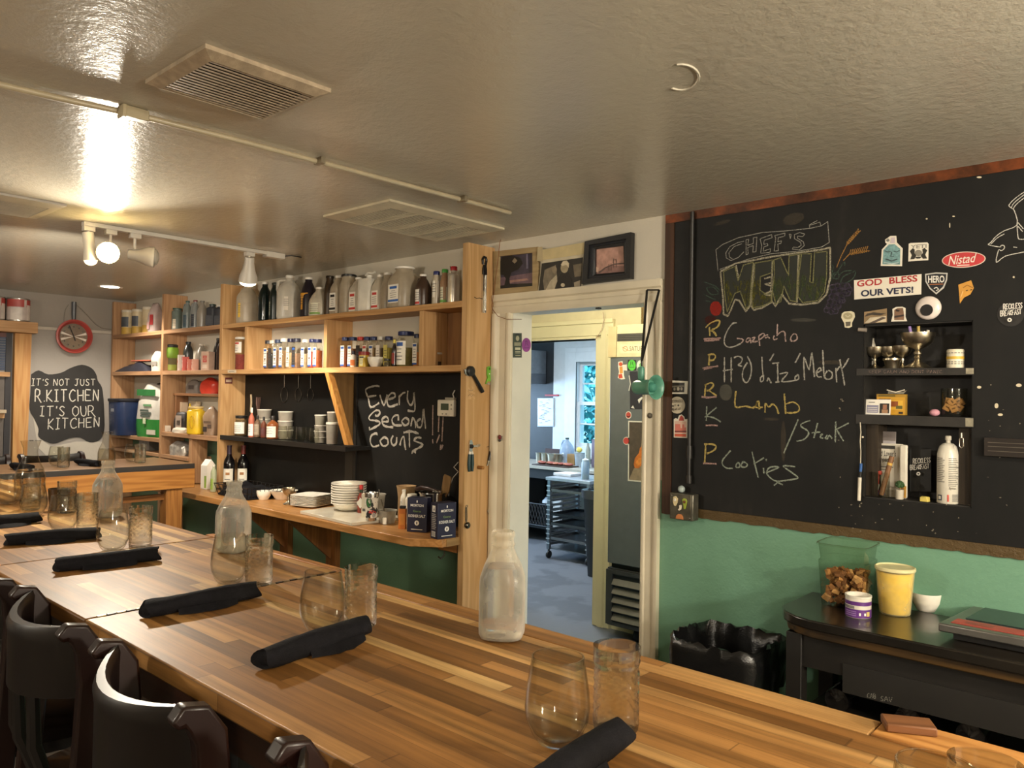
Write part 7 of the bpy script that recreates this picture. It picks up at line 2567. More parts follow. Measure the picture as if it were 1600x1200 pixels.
flat('square_sticker', 'white square sticker reading Yeti with black figures', 'sticker', SB, [('poly', WS, N8([(557,314),(560,204),(572,199),(676,195),(684,204),(682,306)])), ('text', P('#8a867c', .5), N8([(572,236),(672,230),(672,206),(572,212)]), 'YETI', .02), ('poly', P('#26241f', .5), N8([(568,250),(585,232),(598,240),(596,262),(608,278),(595,300),(570,302),(580,275)])), ('poly', P('#26241f', .5), N8([(676,246),(660,230),(646,238),(650,262),(636,276),(650,298),(676,296),(664,272)])), ('poly', P('#7d786c', .5), N8(ell(622, 262, 22, 20, 14))), ('poly', P('#26241f', .5), N8([(600,286),(644,284),(632,296),(612,297)]))])
TEAL = P('#6f9494', .5, var=.3, scale=120)
flat('jug_sticker', 'teal jug shaped sticker with a carved face', 'sticker', SB, [('poly', WS, N8([(385,342),(392,240),(425,205),(414,196),(412,178),(430,166),(445,155),(482,154),(486,196),(522,232),(518,344)])), ('poly', TEAL, N8([(396,332),(402,244),(436,208),(472,206),(508,236),(506,334)])), ('poly', P('#c3b5bb', .5), N8([(450,166),(474,164),(474,200),(446,200)])), ('line', P('#3a4a4c', .5), N8([(410,248),(430,256),(450,250)]), 1.4), ('line', P('#3a4a4c', .5), N8([(466,250),(484,256),(504,246)]), 1.4), ('line', P('#3a4a4c', .5), N8([(456,255),(450,284),(468,284)]), 1.4), ('line', P('#3a4a4c', .5), N8([(420,300),(455,312),(490,300)]), 2), ('line', P('#aebfbd', .5), N8([(405,320),(455,330),(500,322)]), 1.4), ('line', P('#3a4a4c', .5), N8([(432,190),(424,182),(432,174),(440,182),(432,190)]), 1.2)])
flat('bulb_sticker', 'cream light bulb shaped sticker at the top left of the niche', 'sticker', SB, [('poly', P('#d6ceb0', .5), N8([(160,726),(157,700),(138,665),(142,640),(158,628),(200,624),(220,634),(224,660),(205,698),(205,722),(185,730)])), ('poly', P('#a89f7d', .5), N8(ell(180, 655, 30, 22, 16))), ('poly', P('#5d5648', .5), N8([(166,692),(198,690),(196,716),(168,720)])), ('line', P('#d6ceb0', .5), N8([(165,650),(180,662),(196,650)]), 1)])
flat('photo_sticker', 'small rectangular tan scene sticker over the niche', 'sticker', SB, [('poly', A('#8a7352'), N8([(280,704),(282,630),(423,608),(424,694)])), ('poly', A('#3a3026'), N8([(284,660),(300,640),(340,632),(420,640),(380,652),(330,648)])), ('poly', A('#c0b39a'), N8([(284,700),(320,665),(420,655),(420,692)])), ('poly', A('#50433a'), N8([(310,700),(400,660),(420,668),(340,702)]))])
flat('barrel_sticker', 'small white edged brown barrel shaped sticker over the niche', 'sticker', SB, [('poly', WS, N8([(450,690),(460,650),(458,612),(480,599),(520,597),(540,606),(540,660),(550,688)])), ('poly', A('#7a5c46'), N8([(470,680),(470,618),(490,606),(525,605),(532,660),(530,680)])), ('poly', A('#2f2520'), N8([(470,655),(530,645),(532,656),(470,668)])), ('poly', A('#2f2520'), N8([(480,612),(505,620),(500,628),(482,626)]))])
p = on(1280+682/4, 330+605/4, 1, 2.79)
root = thing('googly_eye', 'large white googly eye stuck above the niche', 'ornament', (p.x, 2.7999-.0084, p.z))
MW = Matrix(((1, 0, 0, 0), (0, 0, -1, 0), (0, 1, 0, 0), (0, 0, 0, 1)))
b = MB()
b.lathe([(.0385, 0), (.0385, .004), (.034, .010), (.020, .014), (.001, .015)], P('#d9cdc4', .25), 32, M=MW, caps=False)
b.build('eye_dome', root)
b = MB()
b.lathe([(.019, .0145), (.019, .0152)], P('#1b1918', .3), 24, c=(-.002, -.008, 0), M=MW)
b.build('pupil', root)
flat('snack_sticker', 'orange wedge shaped wrapper stuck on the board right of the googly eye', 'sticker', SB, [('poly', P('#c8913f', .4), N8([(880,578),(870,460),(925,440),(950,432),(967,480),(945,520),(905,540)])), ('line', P('#8f5f24', .5), N8([(900,480),(925,462),(960,478)]), 1.2), ('line', P('#3a2a1a', .5), N8([(918,498),(930,494)]), 1.6), ('line', P('#3a2a1a', .5), N8([(946,494),(956,490)]), 1.6), ('line', P('#e0b06a', .5), N8([(885,540),(900,500)]), 1.6)])
BLKS = P('#15161a', .4)
def reckless(nm, lb, pl, cx, cy, k, base, group=None, off=0.0):
    q = lambda x, y: (cx+x*k, cy+y*k)
    L = [base]
    for s, (x0, y0, x1, y1, h) in (('RECKLESS', (-11, -8, 19, -10, 8)), ('BREAKFAST', (-15, 3, 18, 0, 8))):
        for st in hand(s, [q(x0, y0), q(x1, y1), q(x1, y1-h), q(x0, y0-h)], .2):
            L.append(('line', P('#d9d4c9', .6), st, .9*k+.25))
    L.append(('poly', P('#d9d4c9', .6), [q(*p) for p in ell(0, 9, 3.6, 3.2, 12)]))
    L.append(('poly', BLKS, [q(*p) for p in ell(0, 9, 1.5, 1.4, 8)]))
    return flat(nm, lb, 'sticker' if nm == 'round_sticker' else 'card', pl, L, off=off, group=group)
reckless('round_sticker', 'round black sticker with white Reckless Breakfast lettering at the right edge', SB, 1579, 491.5, 1.0, ('poly', P('#23211f', .5), ell(1579, 491.5, 21, 18.5, 32)))
b = MB()
m7 = lambda x, y: (1030+x/4, 330+y/4)
flat('photo_print', 'small white edged black and white photo at the left of the chalkboard', 'photo', SB, [('poly', WS, [m7(62,1142), m7(66,1057), m7(181,1062), m7(176,1142)]), ('poly', A('#2a2622'), [m7(74,1132), m7(76,1070), m7(160,1072), m7(157,1132)]), ('poly', A('#6e675a'), [m7(80,1092), m7(156,1088), m7(156,1098), m7(80,1102)]), ('poly', A('#a39a88'), [m7(*p) for p in ell(120, 1110, 9, 12, 10)]), ('poly', A('#8a8172'), [m7(*p) for p in ell(98, 1112, 7, 10, 10)]), ('poly', A('#8a8172'), [m7(*p) for p in ell(142, 1110, 7, 10, 10)])])
t7 = lambda x, y: (1030+x/4, 580+y/4)
L = [('poly', P('#b9ae96', .5), [t7(*p) for p in ell(113, 212, 49, 53, 30)])]
for s, q in (('RECKLESS', [t7(76,196), t7(152,192), t7(152,178), t7(76,182)]), ('BREAKFAST', [t7(82,246), t7(148,240), t7(148,228), t7(82,234)])):
    for st in hand(s, q, .2):
        L.append(('line', P('#4a3f34', .6), st, .7))
L += [('poly', P('#2c2622', .5), [t7(86,212), t7(106,214), t7(104,222), t7(94,222)]), ('poly', P('#2c2622', .5), [t7(*p) for p in ell(132, 214, 6, 6, 10)]), ('poly', P('#8f8470', .5), [t7(*p) for p in ell(113, 212, 6, 7, 10)])]
flat('round_sticker', 'round tan Reckless Breakfast sticker with a sly face, under the small photo', 'sticker', SB, L)
flat('cake_sticker', 'pink layered cake slice sticker with white edge above the junction box', 'sticker', SB, [('poly', WS, [t7(92,414), t7(92,300), t7(105,292), t7(115,300), t7(125,276), t7(140,270), t7(158,285), t7(160,300), t7(178,300), t7(176,418)]), ('poly', P('#c97060', .5), [t7(100,386), t7(100,312), t7(170,314), t7(170,386)]), ('poly', P('#d6b09c', .5), [t7(100,330), t7(100,312), t7(170,314), t7(170,350), t7(160,352), t7(156,332), t7(146,332), t7(144,356), t7(136,356), t7(132,330)]), ('poly', P('#a83a30', .5), [t7(124,310), t7(132,284), t7(142,276), t7(154,292), t7(158,310)]), ('line', P('#5a2a24', .5), [t7(100,376), t7(172,376)], 1.6), ('poly', P('#c4583a', .5), [t7(100,408), t7(100,390), t7(170,392), t7(170,410)])])
# junction box with a veggie magnet face
p0, p1 = SB.uv(1053, 808), SB.uv(1096, 770)
root = thing('junction_box', 'grey metal junction box with a magnet face under the black conduit', 'junction box', (p0[0]*.5+p1[0]*.5, 2.7995-.0125, p0[1]*.5+p1[1]*.5-.002))
a, c = .052, .052
b = MB()
b.box(-a, a, -.045, 0, -c, c, P('#6d6a5e', .35, .7, var=.3, scale=30))
b.build('box', root, bevel=.003)
b = MB()
b.box(-a*.92, a*.85, -.047, -.0453, -c*.94, c*.94, P('#5d584a', .35, .6, var=.35, scale=24))
for u, v in ((-.8, .8), (.75, -.8)):
    b.lathe([(.004, 0), (.003, .002)], STEEL, 8, M=MW @ Matrix.Translation((a*u, c*v, .047)))
b.build('cover', root, bevel=.001)
def magnet(nm, lb, polys, off=.0472):
    r_ = thing(nm, lb, 'magnet', group='food magnets on the junction box')
    r_.matrix_world = root.matrix_basis @ MW @ Matrix.Translation((0, 0, off))
    b = MB()
    z = 0
    for m, pl in polys:
        b.prism([(x*a, y*c) for x, y in pl], z, z+.005, m)
        z += .0051
    b.build('magnet_body', r_, bevel=.0008)
    return r_
magnet('food_magnet', 'pale egg shaped magnet, left eye of the junction box face', [(P('#d9c89a', .4), [(-.62,.72),(-.42,.78),(-.25,.6),(-.28,.3),(-.42,.02),(-.55,.05),(-.66,.35)]), (P('#e5dfcf', .4), ell(-.45, .5, .1, .12, 10))])
magnet('food_magnet', 'green avocado magnet, right eye of the junction box face', [(P('#9aa83a', .4), [(.12,.55),(.25,.68),(.45,.66),(.55,.48),(.48,.2),(.42,-.12),(.28,-.12),(.25,.15)]), (P('#6d3f1f', .4), ell(.36, .42, .1, .11, 10))])
magnet('food_magnet', 'small white tooth shaped magnet, nose of the junction box face', [(P('#e0d6bd', .4), [(-.12,.12),(.02,.16),(.08,.1),(.04,-.2),(-.12,-.3),(-.22,-.22),(-.1,-.1)])])
magnet('food_magnet', 'orange half moon magnet, mouth of the junction box face', [(P('#b5713f', .4), [(-.4,-.93),(-.36,-.7),(-.2,-.56),(.05,-.56),(.2,-.7),(.24,-.93)])])
b = MB()
b.sphere((0, 0, .0145), .0145, P('#a3b0ae', .3), 16)
solo(b, 'pale_ball', 'small pale blue ball sitting on top of the junction box', 'ball', (root.location.x-.012, root.location.y-.024, root.location.z+.0525))
# card rail at the right edge
pa, pb = SB.uv(1540, 700), SB.uv(1620, 684)
b = MB()
u0, u1 = pa[0], pb[0]+.2
b.box(-(u1-u0)/2, (u1-u0)/2, -.022, 0, -.028, .028, P('#2a2522', .3, var=.1))
for z in (-.012, .002, .014):
    b.box(-(u1-u0)/2+.01, (u1-u0)/2, -.0235, -.0222, z-.001, z+.001, P('#7d766b', .3, .5))
solo(b, 'card_rail', 'dark slotted rail on the chalkboard at the right edge', 'rail', ((u0+u1)/2, 2.7999-.0085, pa[1]+.005), bevel=.002)
# ================================================================== THINGS IN THE NICHE
NY = 2.845
Z1, Z2, Z3 = 1.7115, 1.554, RZ0+.0045
def nx(px, py, Y):
    return on(px, py, 1, Y).x
GN = 'silver goblets in the niche'
for px, dy, lb, s in ((1367, 0, 'small silver goblet, left one of the three in the niche', .70), (1388, .012, 'small silver goblet, middle one of the three in the niche', .70), (1410, .004, 'small silver goblet, right one of the three in the niche', .72)):
    goblet(lb, (nx(px, 570, NY-.008+dy), NY-.008+dy, Z1), s, GN)
x = nx(1394, 565, 2.812)
b = MB()
b.lathe([(.020, 0), (.021, .003), (.026, .026), (.029, .028), (.0285, .0345), (.026, .033), (.018, .004), (.001, .003)], SILVER, 26, caps=False)
solo(b, 'silver_cup', 'low silver cup with a bright rim before the three small goblets', 'cup', (x, 2.812, Z1), sharp=50)
x = nx(1435, 572, 2.83)
b = MB()
b.lathe([(.001, 0), (.040, 0), (.042, .003), (.030, .012), (.014, .022), (.009, .032), (.012, .037), (.008, .042), (.013, .048), (.013, .052), (.008, .058), (.010, .064), (.028, .072), (.044, .086), (.052, .106), (.053, .118), (.050, .118), (.047, .106), (.03, .080), (.001, .074)], SILVER, 32, caps=False)
solo(b, 'silver_compote', 'tall embossed silver compote bowl of chalks in the niche', 'bowl', (x, 2.822, Z1), sharp=50)
G = 'chalk sticks in the silver bowl'
for k, (dx, m, lb) in enumerate(((-.022, P('#8f78b0', .6), 'lilac chalk stick sticking out of the silver bowl'), (.0, P('#b59a4c', .6), 'ochre chalk stick sticking out of the silver bowl'), (.024, P('#d0c9b8', .6), 'white chalk stub sticking out of the silver bowl'))):
    b = MB()
    b.tube([(0, 0, 0), (dx*.5, 0, .062 if k < 2 else .048)], .005, m, 10)
    solo(b, 'chalk_stick', lb, 'chalk', (x+dx*.7, 2.822+.004*k, Z1+.079), group=G)
x = nx(1493, 570, 2.825)
root = thing('small_canister', 'small cream canister with a yellow band at the right of the niche top shelf', 'canister', (x, 2.822, Z1), .3)
b = MB()
b.lathe([(.024, 0), (.025, .003), (.025, .056), (.023, .06), (.001, .0605)], P('#ddd4bb', .4), 24)
b.build('canister_body', root)
b = MB()
b.arc(.0252, .028, .037, -math.pi, .2, P('#d3ac38', .5), 16)
for z, q in ((.047, INK), (.018, INK), (.012, INK)):
    for k in range(7):
        b.arc(.0253, z, z+.0022, -2.9+.38*k, -2.65+.38*k, q, 2)
b.build('label', root)
x = nx(1361, 565, 2.875)
b = MB()
b.lathe([(.011, 0), (.012, .003), (.012, .085), (.007, .1), (.007, .11)], P('#cfc7b4', .4), 14)
for z in (.03, .04, .05, .06):
    b.arc(.0122, z, z+.004, -2.4, -1.0, INK, 6)
solo(b, 'white_tube', 'slim white printed tube behind the small goblets', 'tube', (x, 2.885, Z1))
b = MB()
b.tube([(-.012, 0, 0), (.014, .0, -.003)], .007, P('#8d8378', .4), 10)
solo(b, 'stub_peg', 'pale stub stuck at the top left corner of the niche', 'peg', (nx(1347, 515, 2.795)+.004, 2.7835, on(1347, 515, 1, 2.79).z))
# second shelf
k7 = lambda x, y: (1340+x/7.5, 500+y/7.5)
def card(nm, lb, cat, px0, px1, pt, Y, z0, th, rz, m, marks=(), tilt=-.12, bevel=.0006):
    x0, x1 = nx(px0, 620, Y), nx(px1, 620, Y)
    p = on((px0+px1)/2, pt, 1, Y)
    w, h = x1-x0, p.z-z0
    root = thing(nm, lb, cat, ((x0+x1)/2, Y, z0), 0, rot=(tilt, 0, rz))
    b = MB()
    b.box(-w/2, w/2, -th/2, th/2, 0, h, m)
    b.build('body', root, bevel=bevel)
    if marks:
        b = MB()
        z = 0
        for mk in marks:
            u0, v0, u1, v1, mm = mk[:5]
            y = -th/2-.0005-z
            if len(mk) == 5:
                b.add([(w*(u0-.5), y, h*v0), (w*(u1-.5), y, h*v0), (w*(u1-.5), y, h*v1), (w*(u0-.5), y, h*v1)], [(0, 1, 2, 3)], mm)
            else:
                put_text(b, mk[5], [(w*(u0-.5), h*v0), (w*(u1-.5), h*v0), (w*(u1-.5), h*v1), (w*(u0-.5), h*v1)], mm, .01, M=Matrix(((1, 0, 0, 0), (0, 0, -1, y), (0, 1, 0, 0), (0, 0, 0, 1))), shear=mk[6] if len(mk) > 6 else 0)
            z += .0003
        b.build('print', root, recalc=False)
    return root
TG, SK = P('#8f8a86', .6), P('#a8805f', .6)
card('business_card', 'white business card with a small portrait leaning in the niche', 'card', 1352.5, 1391.5, 624, 2.812, Z2+.0003, .0012, 0, LABEL, [(.05,.12,.52,.62,P('#8d8aa0',.6)), (.08,.2,.48,.24,LABEL), (.08,.32,.48,.36,LABEL), (.08,.44,.48,.48,LABEL), (.58,.1,.95,.74,P('#2a2622',.6)), (.66,.1,.9,.34,SK), (.70,.36,.86,.66,P('#9a6a50',.6)), (.12,.78,.38,.82,P('#4a4640',.6))], tilt=-.1)
card('snack_box', 'yellow printed box standing behind the business card in the niche', 'box', 1371, 1416.5, 616, 2.842, Z2+.0003, .022, 0, P('#a8802a', .5), [(.02,.02,.98,.86,P('#c9962c',.5)), (.5,.25,.92,.7,P('#d9ab3a',.5)), (.5,.4,.75,.66,P('#8a4a22',.5)), (.68,.3,.9,.45,P('#5f5a2a',.5)), (.08,.88,.65,.97,P('#6d5a1f',.5)), (.1,.66,.5,.78,P('#6f4a1c',.5)), (.78,.06,.92,.16,P('#2a221a',.5))], tilt=0)
b = MB()
b.add([(-.025, 0, 0), (.025, 0, 0), (.030, .02, .012), (.015, .022, .006), (-.015, .022, .004), (-.030, .02, .010), (-.025, .002, -.001), (.025, .002, -.001)], [(0, 1, 2, 3, 4, 5)], P('#d9d0bc', .6))
b.tube([(-.028, 0, .012), (0, 0, .004), (.028, 0, .013)], .0022, P('#d9d0bc', .6), 6)
solo(b, 'paper_slip', 'curled white paper slip on top of the yellow box', 'paper', (nx(1401, 610, 2.842), 2.832, on(1395, 616, 1, 2.842).z+.0022), recalc=True)
x = nx(1490, 640, 2.832)
root = thing('glass_jar', 'straight clear glass holding wooden tiles in the niche', 'jar', (x, 2.835, Z2), 0)
b = MB()
g = GLASS('#f1f1ec', .02, .5)
b.lathe([(.001, 0), (.036, 0), (.0375, .004), (.0385, .092)], g, 28, caps=False)
b.lathe([(.001, .007), (.034, .007), (.0365, .092)], g, 28, caps=False)
b.build('jar_body', root)
G = 'wooden tiles in the straight glass'
TW_ = WOOD('#c09058', '#a97a45', 0, .5, 3)
for k, (dx, dy, dz, r1, r2) in enumerate(((-.016, -.016, .030, .5, .2), (.004, -.018, .026, -.4, .1), (.018, -.010, .030, .6, -.2), (-.004, -.010, .048, .9, .3), (.014, -.004, .050, -.6, .1), (-.016, .004, .050, .2, .4), (.018, .008, .046, 1.1, 0), (.0, .010, .022, .3, 1.2))):
    b = MB()
    b.box(-.0105, .0105, -.0025, .0025, -.0105, .0105, TW_)
    b.box(-.0045, .0045, -.003, -.0026, -.001, .0035, P('#6d4a28', .6))
    solo(b, 'letter_tile', 'wooden letter tile, %s in the straight glass' % ('front left of the lower ones', 'front middle of the lower ones', 'front right of the lower ones', 'upper middle one', 'upper right one', 'upper left one', 'back right one', 'lowest back one')[k], 'tile', (x+dx, 2.835+dy, Z2+dz), group=G, rot=(0.1, r1, r2))
b = MB()
b.sphere((0, 0, .012), .0135, P('#c08a96', .6), 14, (1.15, 1, .88))
solo(b, 'pink_eraser', 'lumpy pink chalk eraser at the foot of the straight glass', 'eraser', (nx(1461, 645, 2.812), 2.808, Z2), .3)
# lower compartment
m7b = 1.0
card('brochure', 'pale folded brochure at the back left of the lower niche', 'brochure', 1362, 1400, 674, 2.872, Z3, .003, 0, P('#a9a19c', .6), [(0,.0,1,.85,P('#b5aeb0',.6)), (.1,.7,.95,.76,INK), (.45,.5,.6,.8,P('#4a4248',.6)), (0,.86,1,1,P('#7f7672',.6))], tilt=-.02)
card('booklet', 'cream booklet headed Food Lovers Companion in the lower niche', 'booklet', 1364, 1411, 693, 2.855, Z3, .004, 0, P('#d9d2c0', .6), [(.04,.90,.75,.96,P('#3a3834',.6)), (.06,.76,.78,.87,INK,'Food Lover\'s',.15), (.06,.63,.72,.74,INK,'Companion',.15), (.1,.55,.7,.565,INK), (.15,.50,.6,.51,INK), (.1,.10,.62,.45,P('#c9c2b0',.6))], tilt=-.03)
card('paper_tube', 'tall white rounded card edge beside the booklet in the lower niche', 'card', 1407, 1419, 695, 2.838, Z3, .016, 0, P('#cfc8b8', .5), [(.1,.02,.95,.24,P('#b88a3c',.5)), (.3,.06,.7,.20,P('#6d4a1c',.5))], tilt=0, bevel=.005)
x = nx(1374, 775, 2.822)
root = thing('glass_jar', 'small clear glass of odds and ends in the lower niche', 'jar', (x, 2.832, Z3), 0)
b = MB()
b.lathe([(.001, 0), (.027, 0), (.029, .004), (.0305, .085)], g, 26, caps=False)
b.lathe([(.001, .004), (.026, .005), (.029, .085)], g, 26, caps=False)
b.build('jar_body', root)
b = MB()
b.tube([(-.012, -.004, .006), (-.012, .0, .075)], .008, P('#a8382f', .5), 10)
b.box(-.02, .003, -.006, .010, .076, .088, P('#b8463a', .5))
solo(b, 'red_marker', 'red capped marker in the small glass', 'marker', (x, 2.832, Z3))
b = MB()
b.tube([(.006, -.010, .008), (.036, .0, .14)], .0085, P('#7a5434', .45, var=.2), 12)
b.tube([(.029, -.0024, .110), (.031, -.0018, .118)], .0088, P('#c9a24a', .4), 12)
solo(b, 'cigar', 'brown cigar with a gold band leaning out of the small glass', 'cigar', (x, 2.832, Z3))
b = MB()
for k in range(9):
    a = k*.7
    b.tube([(.012*math.cos(a), .012*math.sin(a)+.004, .006), (.018*math.cos(a+1.2), .014*math.sin(a+1.2), .028+.003*k)], .0022, (P('#5a4a8a', .5), P('#9a8a4a', .5), P('#8f8f88', .4))[k % 3], 6)
solo(b, 'pen_caps', 'tangle of small coloured clips in the small glass', 'clips', (x, 2.832, Z3))
x = nx(1400, 770, 2.815)
b = MB()
b.lathe([(.012, 0), (.013, .03), (.013, .032)], P('#b9b1a0', .5), 14)
rr = random.Random(1)
for k in range(26):
    th_, ph_ = rr.uniform(0, 6.28), rr.uniform(0, 1.5)
    b.sphere((.010*math.cos(th_)*math.cos(ph_), .010*math.sin(th_)*math.cos(ph_), .044+.012*math.sin(ph_)), .0065, P('#2c4a22', .7, var=.4, scale=90), 8)
solo(b, 'mini_plant', 'tiny bushy green plant in a pale pot in the lower niche', 'plant', (x+.012, 2.812, Z3))
b = MB()
x0, x1 = nx(1421, 700, 2.90), nx(1452, 700, 2.90)
reckless('breakfast_card', 'black card lettered Reckless Breakfast standing in the lower niche', Plane(1, 2.885), 1437, 731.5, .92, ('poly', P('#1b1a18', .45), [(1421, 768), (1421, 702), (1455, 702), (1455, 768)]))
x = nx(1446, 778, 2.815)
b = MB()
b.add([(-.014, -.008, 0), (.012, -.009, 0), (.014, .008, 0), (-.012, .008, 0), (-.014, -.007, .014), (.006, -.009, .018), (.014, .006, .016), (-.011, .008, .018)], [(0, 1, 2, 3), (4, 5, 6, 7), (0, 1, 5, 4), (1, 2, 6, 5), (2, 3, 7, 6), (3, 0, 4, 7)], P('#c9b65a', .6))
solo(b, 'chalk_lump', 'yellow lump of chalk at the front of the lower niche', 'chalk', (x, 2.808, Z3), bevel=.002)
# spray can
x = nx(1480.5, 780, 2.825)
root = thing('spray_can', 'white cooking spray can with printed panels in the lower niche', 'spray can', (x, 2.828, Z3), .15)
b = MB()
SCM = P('#d3cdbd', .3, var=.04)
b.lathe([(.030, 0), (.032, .003), (.032, .158), (.030, .168), (.025, .184), (.015, .193), (.010, .195)], SCM, 30)
b.build('can_body', root, sharp=50)
b = MB()
b.lathe([(.007, .1955), (.0065, .203), (.009, .2045), (.009, .217), (.006, .2185)], P('#c9c2b0', .4), 14)
b.build('nozzle', root)
b = MB()
def strip(a0, a1, z0, z1, m, t_=.0006):
    b.arc(.0322, z0, z1, a0, a1, m, 6, t_)
for k in range(16):
    z = .145-.0058*k
    strip(-1.45, -1.45+.75+.25*((k*7) % 3)/2, z, z+.0022, P('#6e6a62', .6) if k not in (0, 3) else INK)
    if k < 14:
        strip(-2.7, -2.7+.7+.2*((k*5) % 3)/2, z, z+.0022, P('#7d786f', .6) if k > 1 else INK)
strip(-1.4, -.35, .118, .119, BLACK)
strip(-1.4, -.35, .088, .0895, BLACK)
strip(-2.5, -2.05, .010, .028, P('#3a3f4c', .6))
strip(-2.4, -2.15, .014, .024, SCM, .0012)
for k in range(7):
    strip(-1.1, -.35, .008+.0035*k, .0098+.0035*k, INK)
strip(-1.55, -1.4, .008, .030, P('#b8483c', .6))
vs, fs = text_geo('Sysco', .02)
b.add([(.0332*math.cos(-1.4+.62*u), .0332*math.sin(-1.4+.62*u), .046+.009*v) for u, v in vs], fs, INK)
b.build('print', root, recalc=False)
# marker on a string at the left of the niche
p = on(1344, 672, 1, 2.79)
root = thing('string_marker', 'white marker with blue cap hanging on a string at the left of the niche', 'marker', (p.x, 2.7999-.018, p.z), 0)
q = [root.matrix_basis.inverted() @ on(a, c, 1, 2.782) for a, c in ((1344, 660), (1345, 675), (1344, 690), (1345, 705), (1344.5, 724))]
b = MB()
b.tube([tuple(v) for v in q], .0016, P('#cfc6b0', .7), 6)
b.sphere(tuple(root.matrix_basis.inverted() @ on(1348, 683, 1, 2.782)), .004, P('#cfc6b0', .7), 8)
b.build('string', root)
q = [root.matrix_basis.inverted() @ on(a, c, 1, 2.782) for a, c in ((1345.5, 724), (1344.5, 737), (1343.5, 746), (1342, 782))]
b = MB()
b.tube([tuple(q[0]), tuple(q[1])], .0048, P('#2c5a9a', .4), 10)
b.tube([tuple(q[1]), tuple(q[2])], .0052, BLACK, 10)
b.build('cap', root)
b = MB()
b.tube([tuple(q[2]), tuple(q[3])], [.0062, .0058], P('#d5cebd', .4), 12)
b.build('barrel', root)
p = on(1503.5, 690, 1, 2.80)
b = MB()
b.tube([(0, 0, .028), (0, 0, .012)], .002, WHITE, 6)
b.tube([(-.005, 0, .010), (-.006, 0, -.014), (0, 0, -.02), (.006, 0, -.014), (.005, 0, .010), (0, 0, .014)], .0012, P('#a39a8c', .3, .8), 6, closed=True)
solo(b, 'wire_loop', 'small pale wire loop hanging at the right side of the niche', 'hook', (p.x, 2.79, p.z))
# ================================================================== BLACK SIDE TABLE AND BIN
BZ = .92
BT = P('#1b1712', .28, var=.3, scale=6, coat=.3)
BTD = P('#15120f', .5, var=.3, scale=8)
root = thing('side_table', 'black painted wooden side table under the chalkboard', 'table', (-.1, 2.6, 0))
b = MB()
x0 = -1.055+.1
b.prism([(x0, .185), (x0, -.07), (x0+.03, -.13), (x0+.075, -.165), (x0+.13, -.183), (1.3, -.183), (1.3, .185)], BZ-.03, BZ, BT)
b.prism([(x0+.012, .185), (x0+.012, -.065), (x0+.04, -.12), (x0+.085, -.155), (x0+.135, -.172), (1.29, -.172), (1.29, .185)], BZ-.058, BZ-.0305, WOOD('#4a3416', '#1d160d', 0, .5))
b.build('top', root, bevel=.004)
b = MB()
b.box(x0+.05, 1.25, -.14, -.12, BZ-.16, BZ-.0585, BTD)
b.box(x0+.05, x0+.07, -.12, .18, BZ-.16, BZ-.0585, BTD)
b.build('apron', root)
for x in (x0+.045, .5, 1.2):
    for y in (-.15, .13):
        b = MB()
        b.box(x, x+.05, y, y+.05, 0, BZ-.0585, BTD)
        b.build('leg', root, bevel=.002)
b = MB()
b.box(x0+.1, 1.24, -.10, .17, .61, .63, BTD)
b.box(x0+.1, 1.24, -.10, .17, .28, .30, BTD)
b.build('shelf', root)
b = MB()
b.box(x0+.22, 1.2, -.145, -.133, .712, .80, P('#16130f', .6))
b.build('chalk_board_front', root)
sub = [(1356, 1082, 1.0), (1375, 1086, 1.0)]
for s, (xa, xb, yy) in (('CAB', (1355, 1368, 1089)), ('SAV', (1376, 1394, 1094))):
    for st in [hand(s, [(xa, yy+1), (xb, yy+2.5), (xb, yy-5), (xa, yy-6)], .25)]:
        pl = Plane(1, 2.6-.1453)
        chalk_strokes(root, 'chalk_writing', st, .9, CHALK('#8f8c82', .6), pl, jit=.1)
G = 'wine bottles lying under the side table'
for k, (x, lb) in enumerate(((-.865, 'dark bottle lying end-on under the side table, leftmost'), (-.66, 'dark bottle lying end-on under the side table, second from the left'), (-.5, 'dark bottle lying end-on under the side table, third from the left'))):
    b = MB()
    MR = Matrix.Rotation(-math.pi/2, 4, 'X')
    b.lathe([(.001, -.006), (.02, 0), (.036, .002), (.0375, .008), (.0375, .19), (.02, .235), (.0145, .25), (.0145, .30)], P('#0d0c0c', .1, spec=.7), 22, M=MR @ Matrix.Rotation(0, 4, 'Z'), caps=False)
    solo(b, 'wine_bottle', lb, 'bottle', (x, 2.49, .6678), group=G)
# things on the side table
ZS = BZ+.0006
def st(px, py):
    p = on(px, py, 2, BZ)
    return p.x, p.y
# clear box of bread pieces
X, Y = -.905, 2.702
root = thing('storage_tub', 'clear square food tub half full of toasted bread pieces', 'container', (X, Y, ZS), .04)
CT = GLASS('#f3f5ee', .05, .5)
b = MB()
a0, a1, H = .070, .080, .205
vs = []
for z, a in ((0, a0), (H*.72, a0+.010), (H*.74, a1-.006), (H, a1), (H, a1+.006), (H-.006, a1+.006)):
    for j in range(24):
        q = 2*math.pi*j/24
        k = (abs(math.cos(q))**8+abs(math.sin(q))**8)**(-1/8)
        vs.append((a*k*math.cos(q), a*k*math.sin(q), z))
fs = [(i*24+j, i*24+(j+1) % 24, (i+1)*24+(j+1) % 24, (i+1)*24+j) for i in range(5) for j in range(24)]
fs.append(tuple(reversed(range(24))))
b.add(vs, fs, CT)
b.build('tub_body', root, sharp=50)
b = MB()
rr = random.Random(6)
mats_ = [P(h, .8, var=.3, scale=60) for h in ('#8a5a2c', '#a67440', '#6d4420', '#b98a54', '#7d5026')]
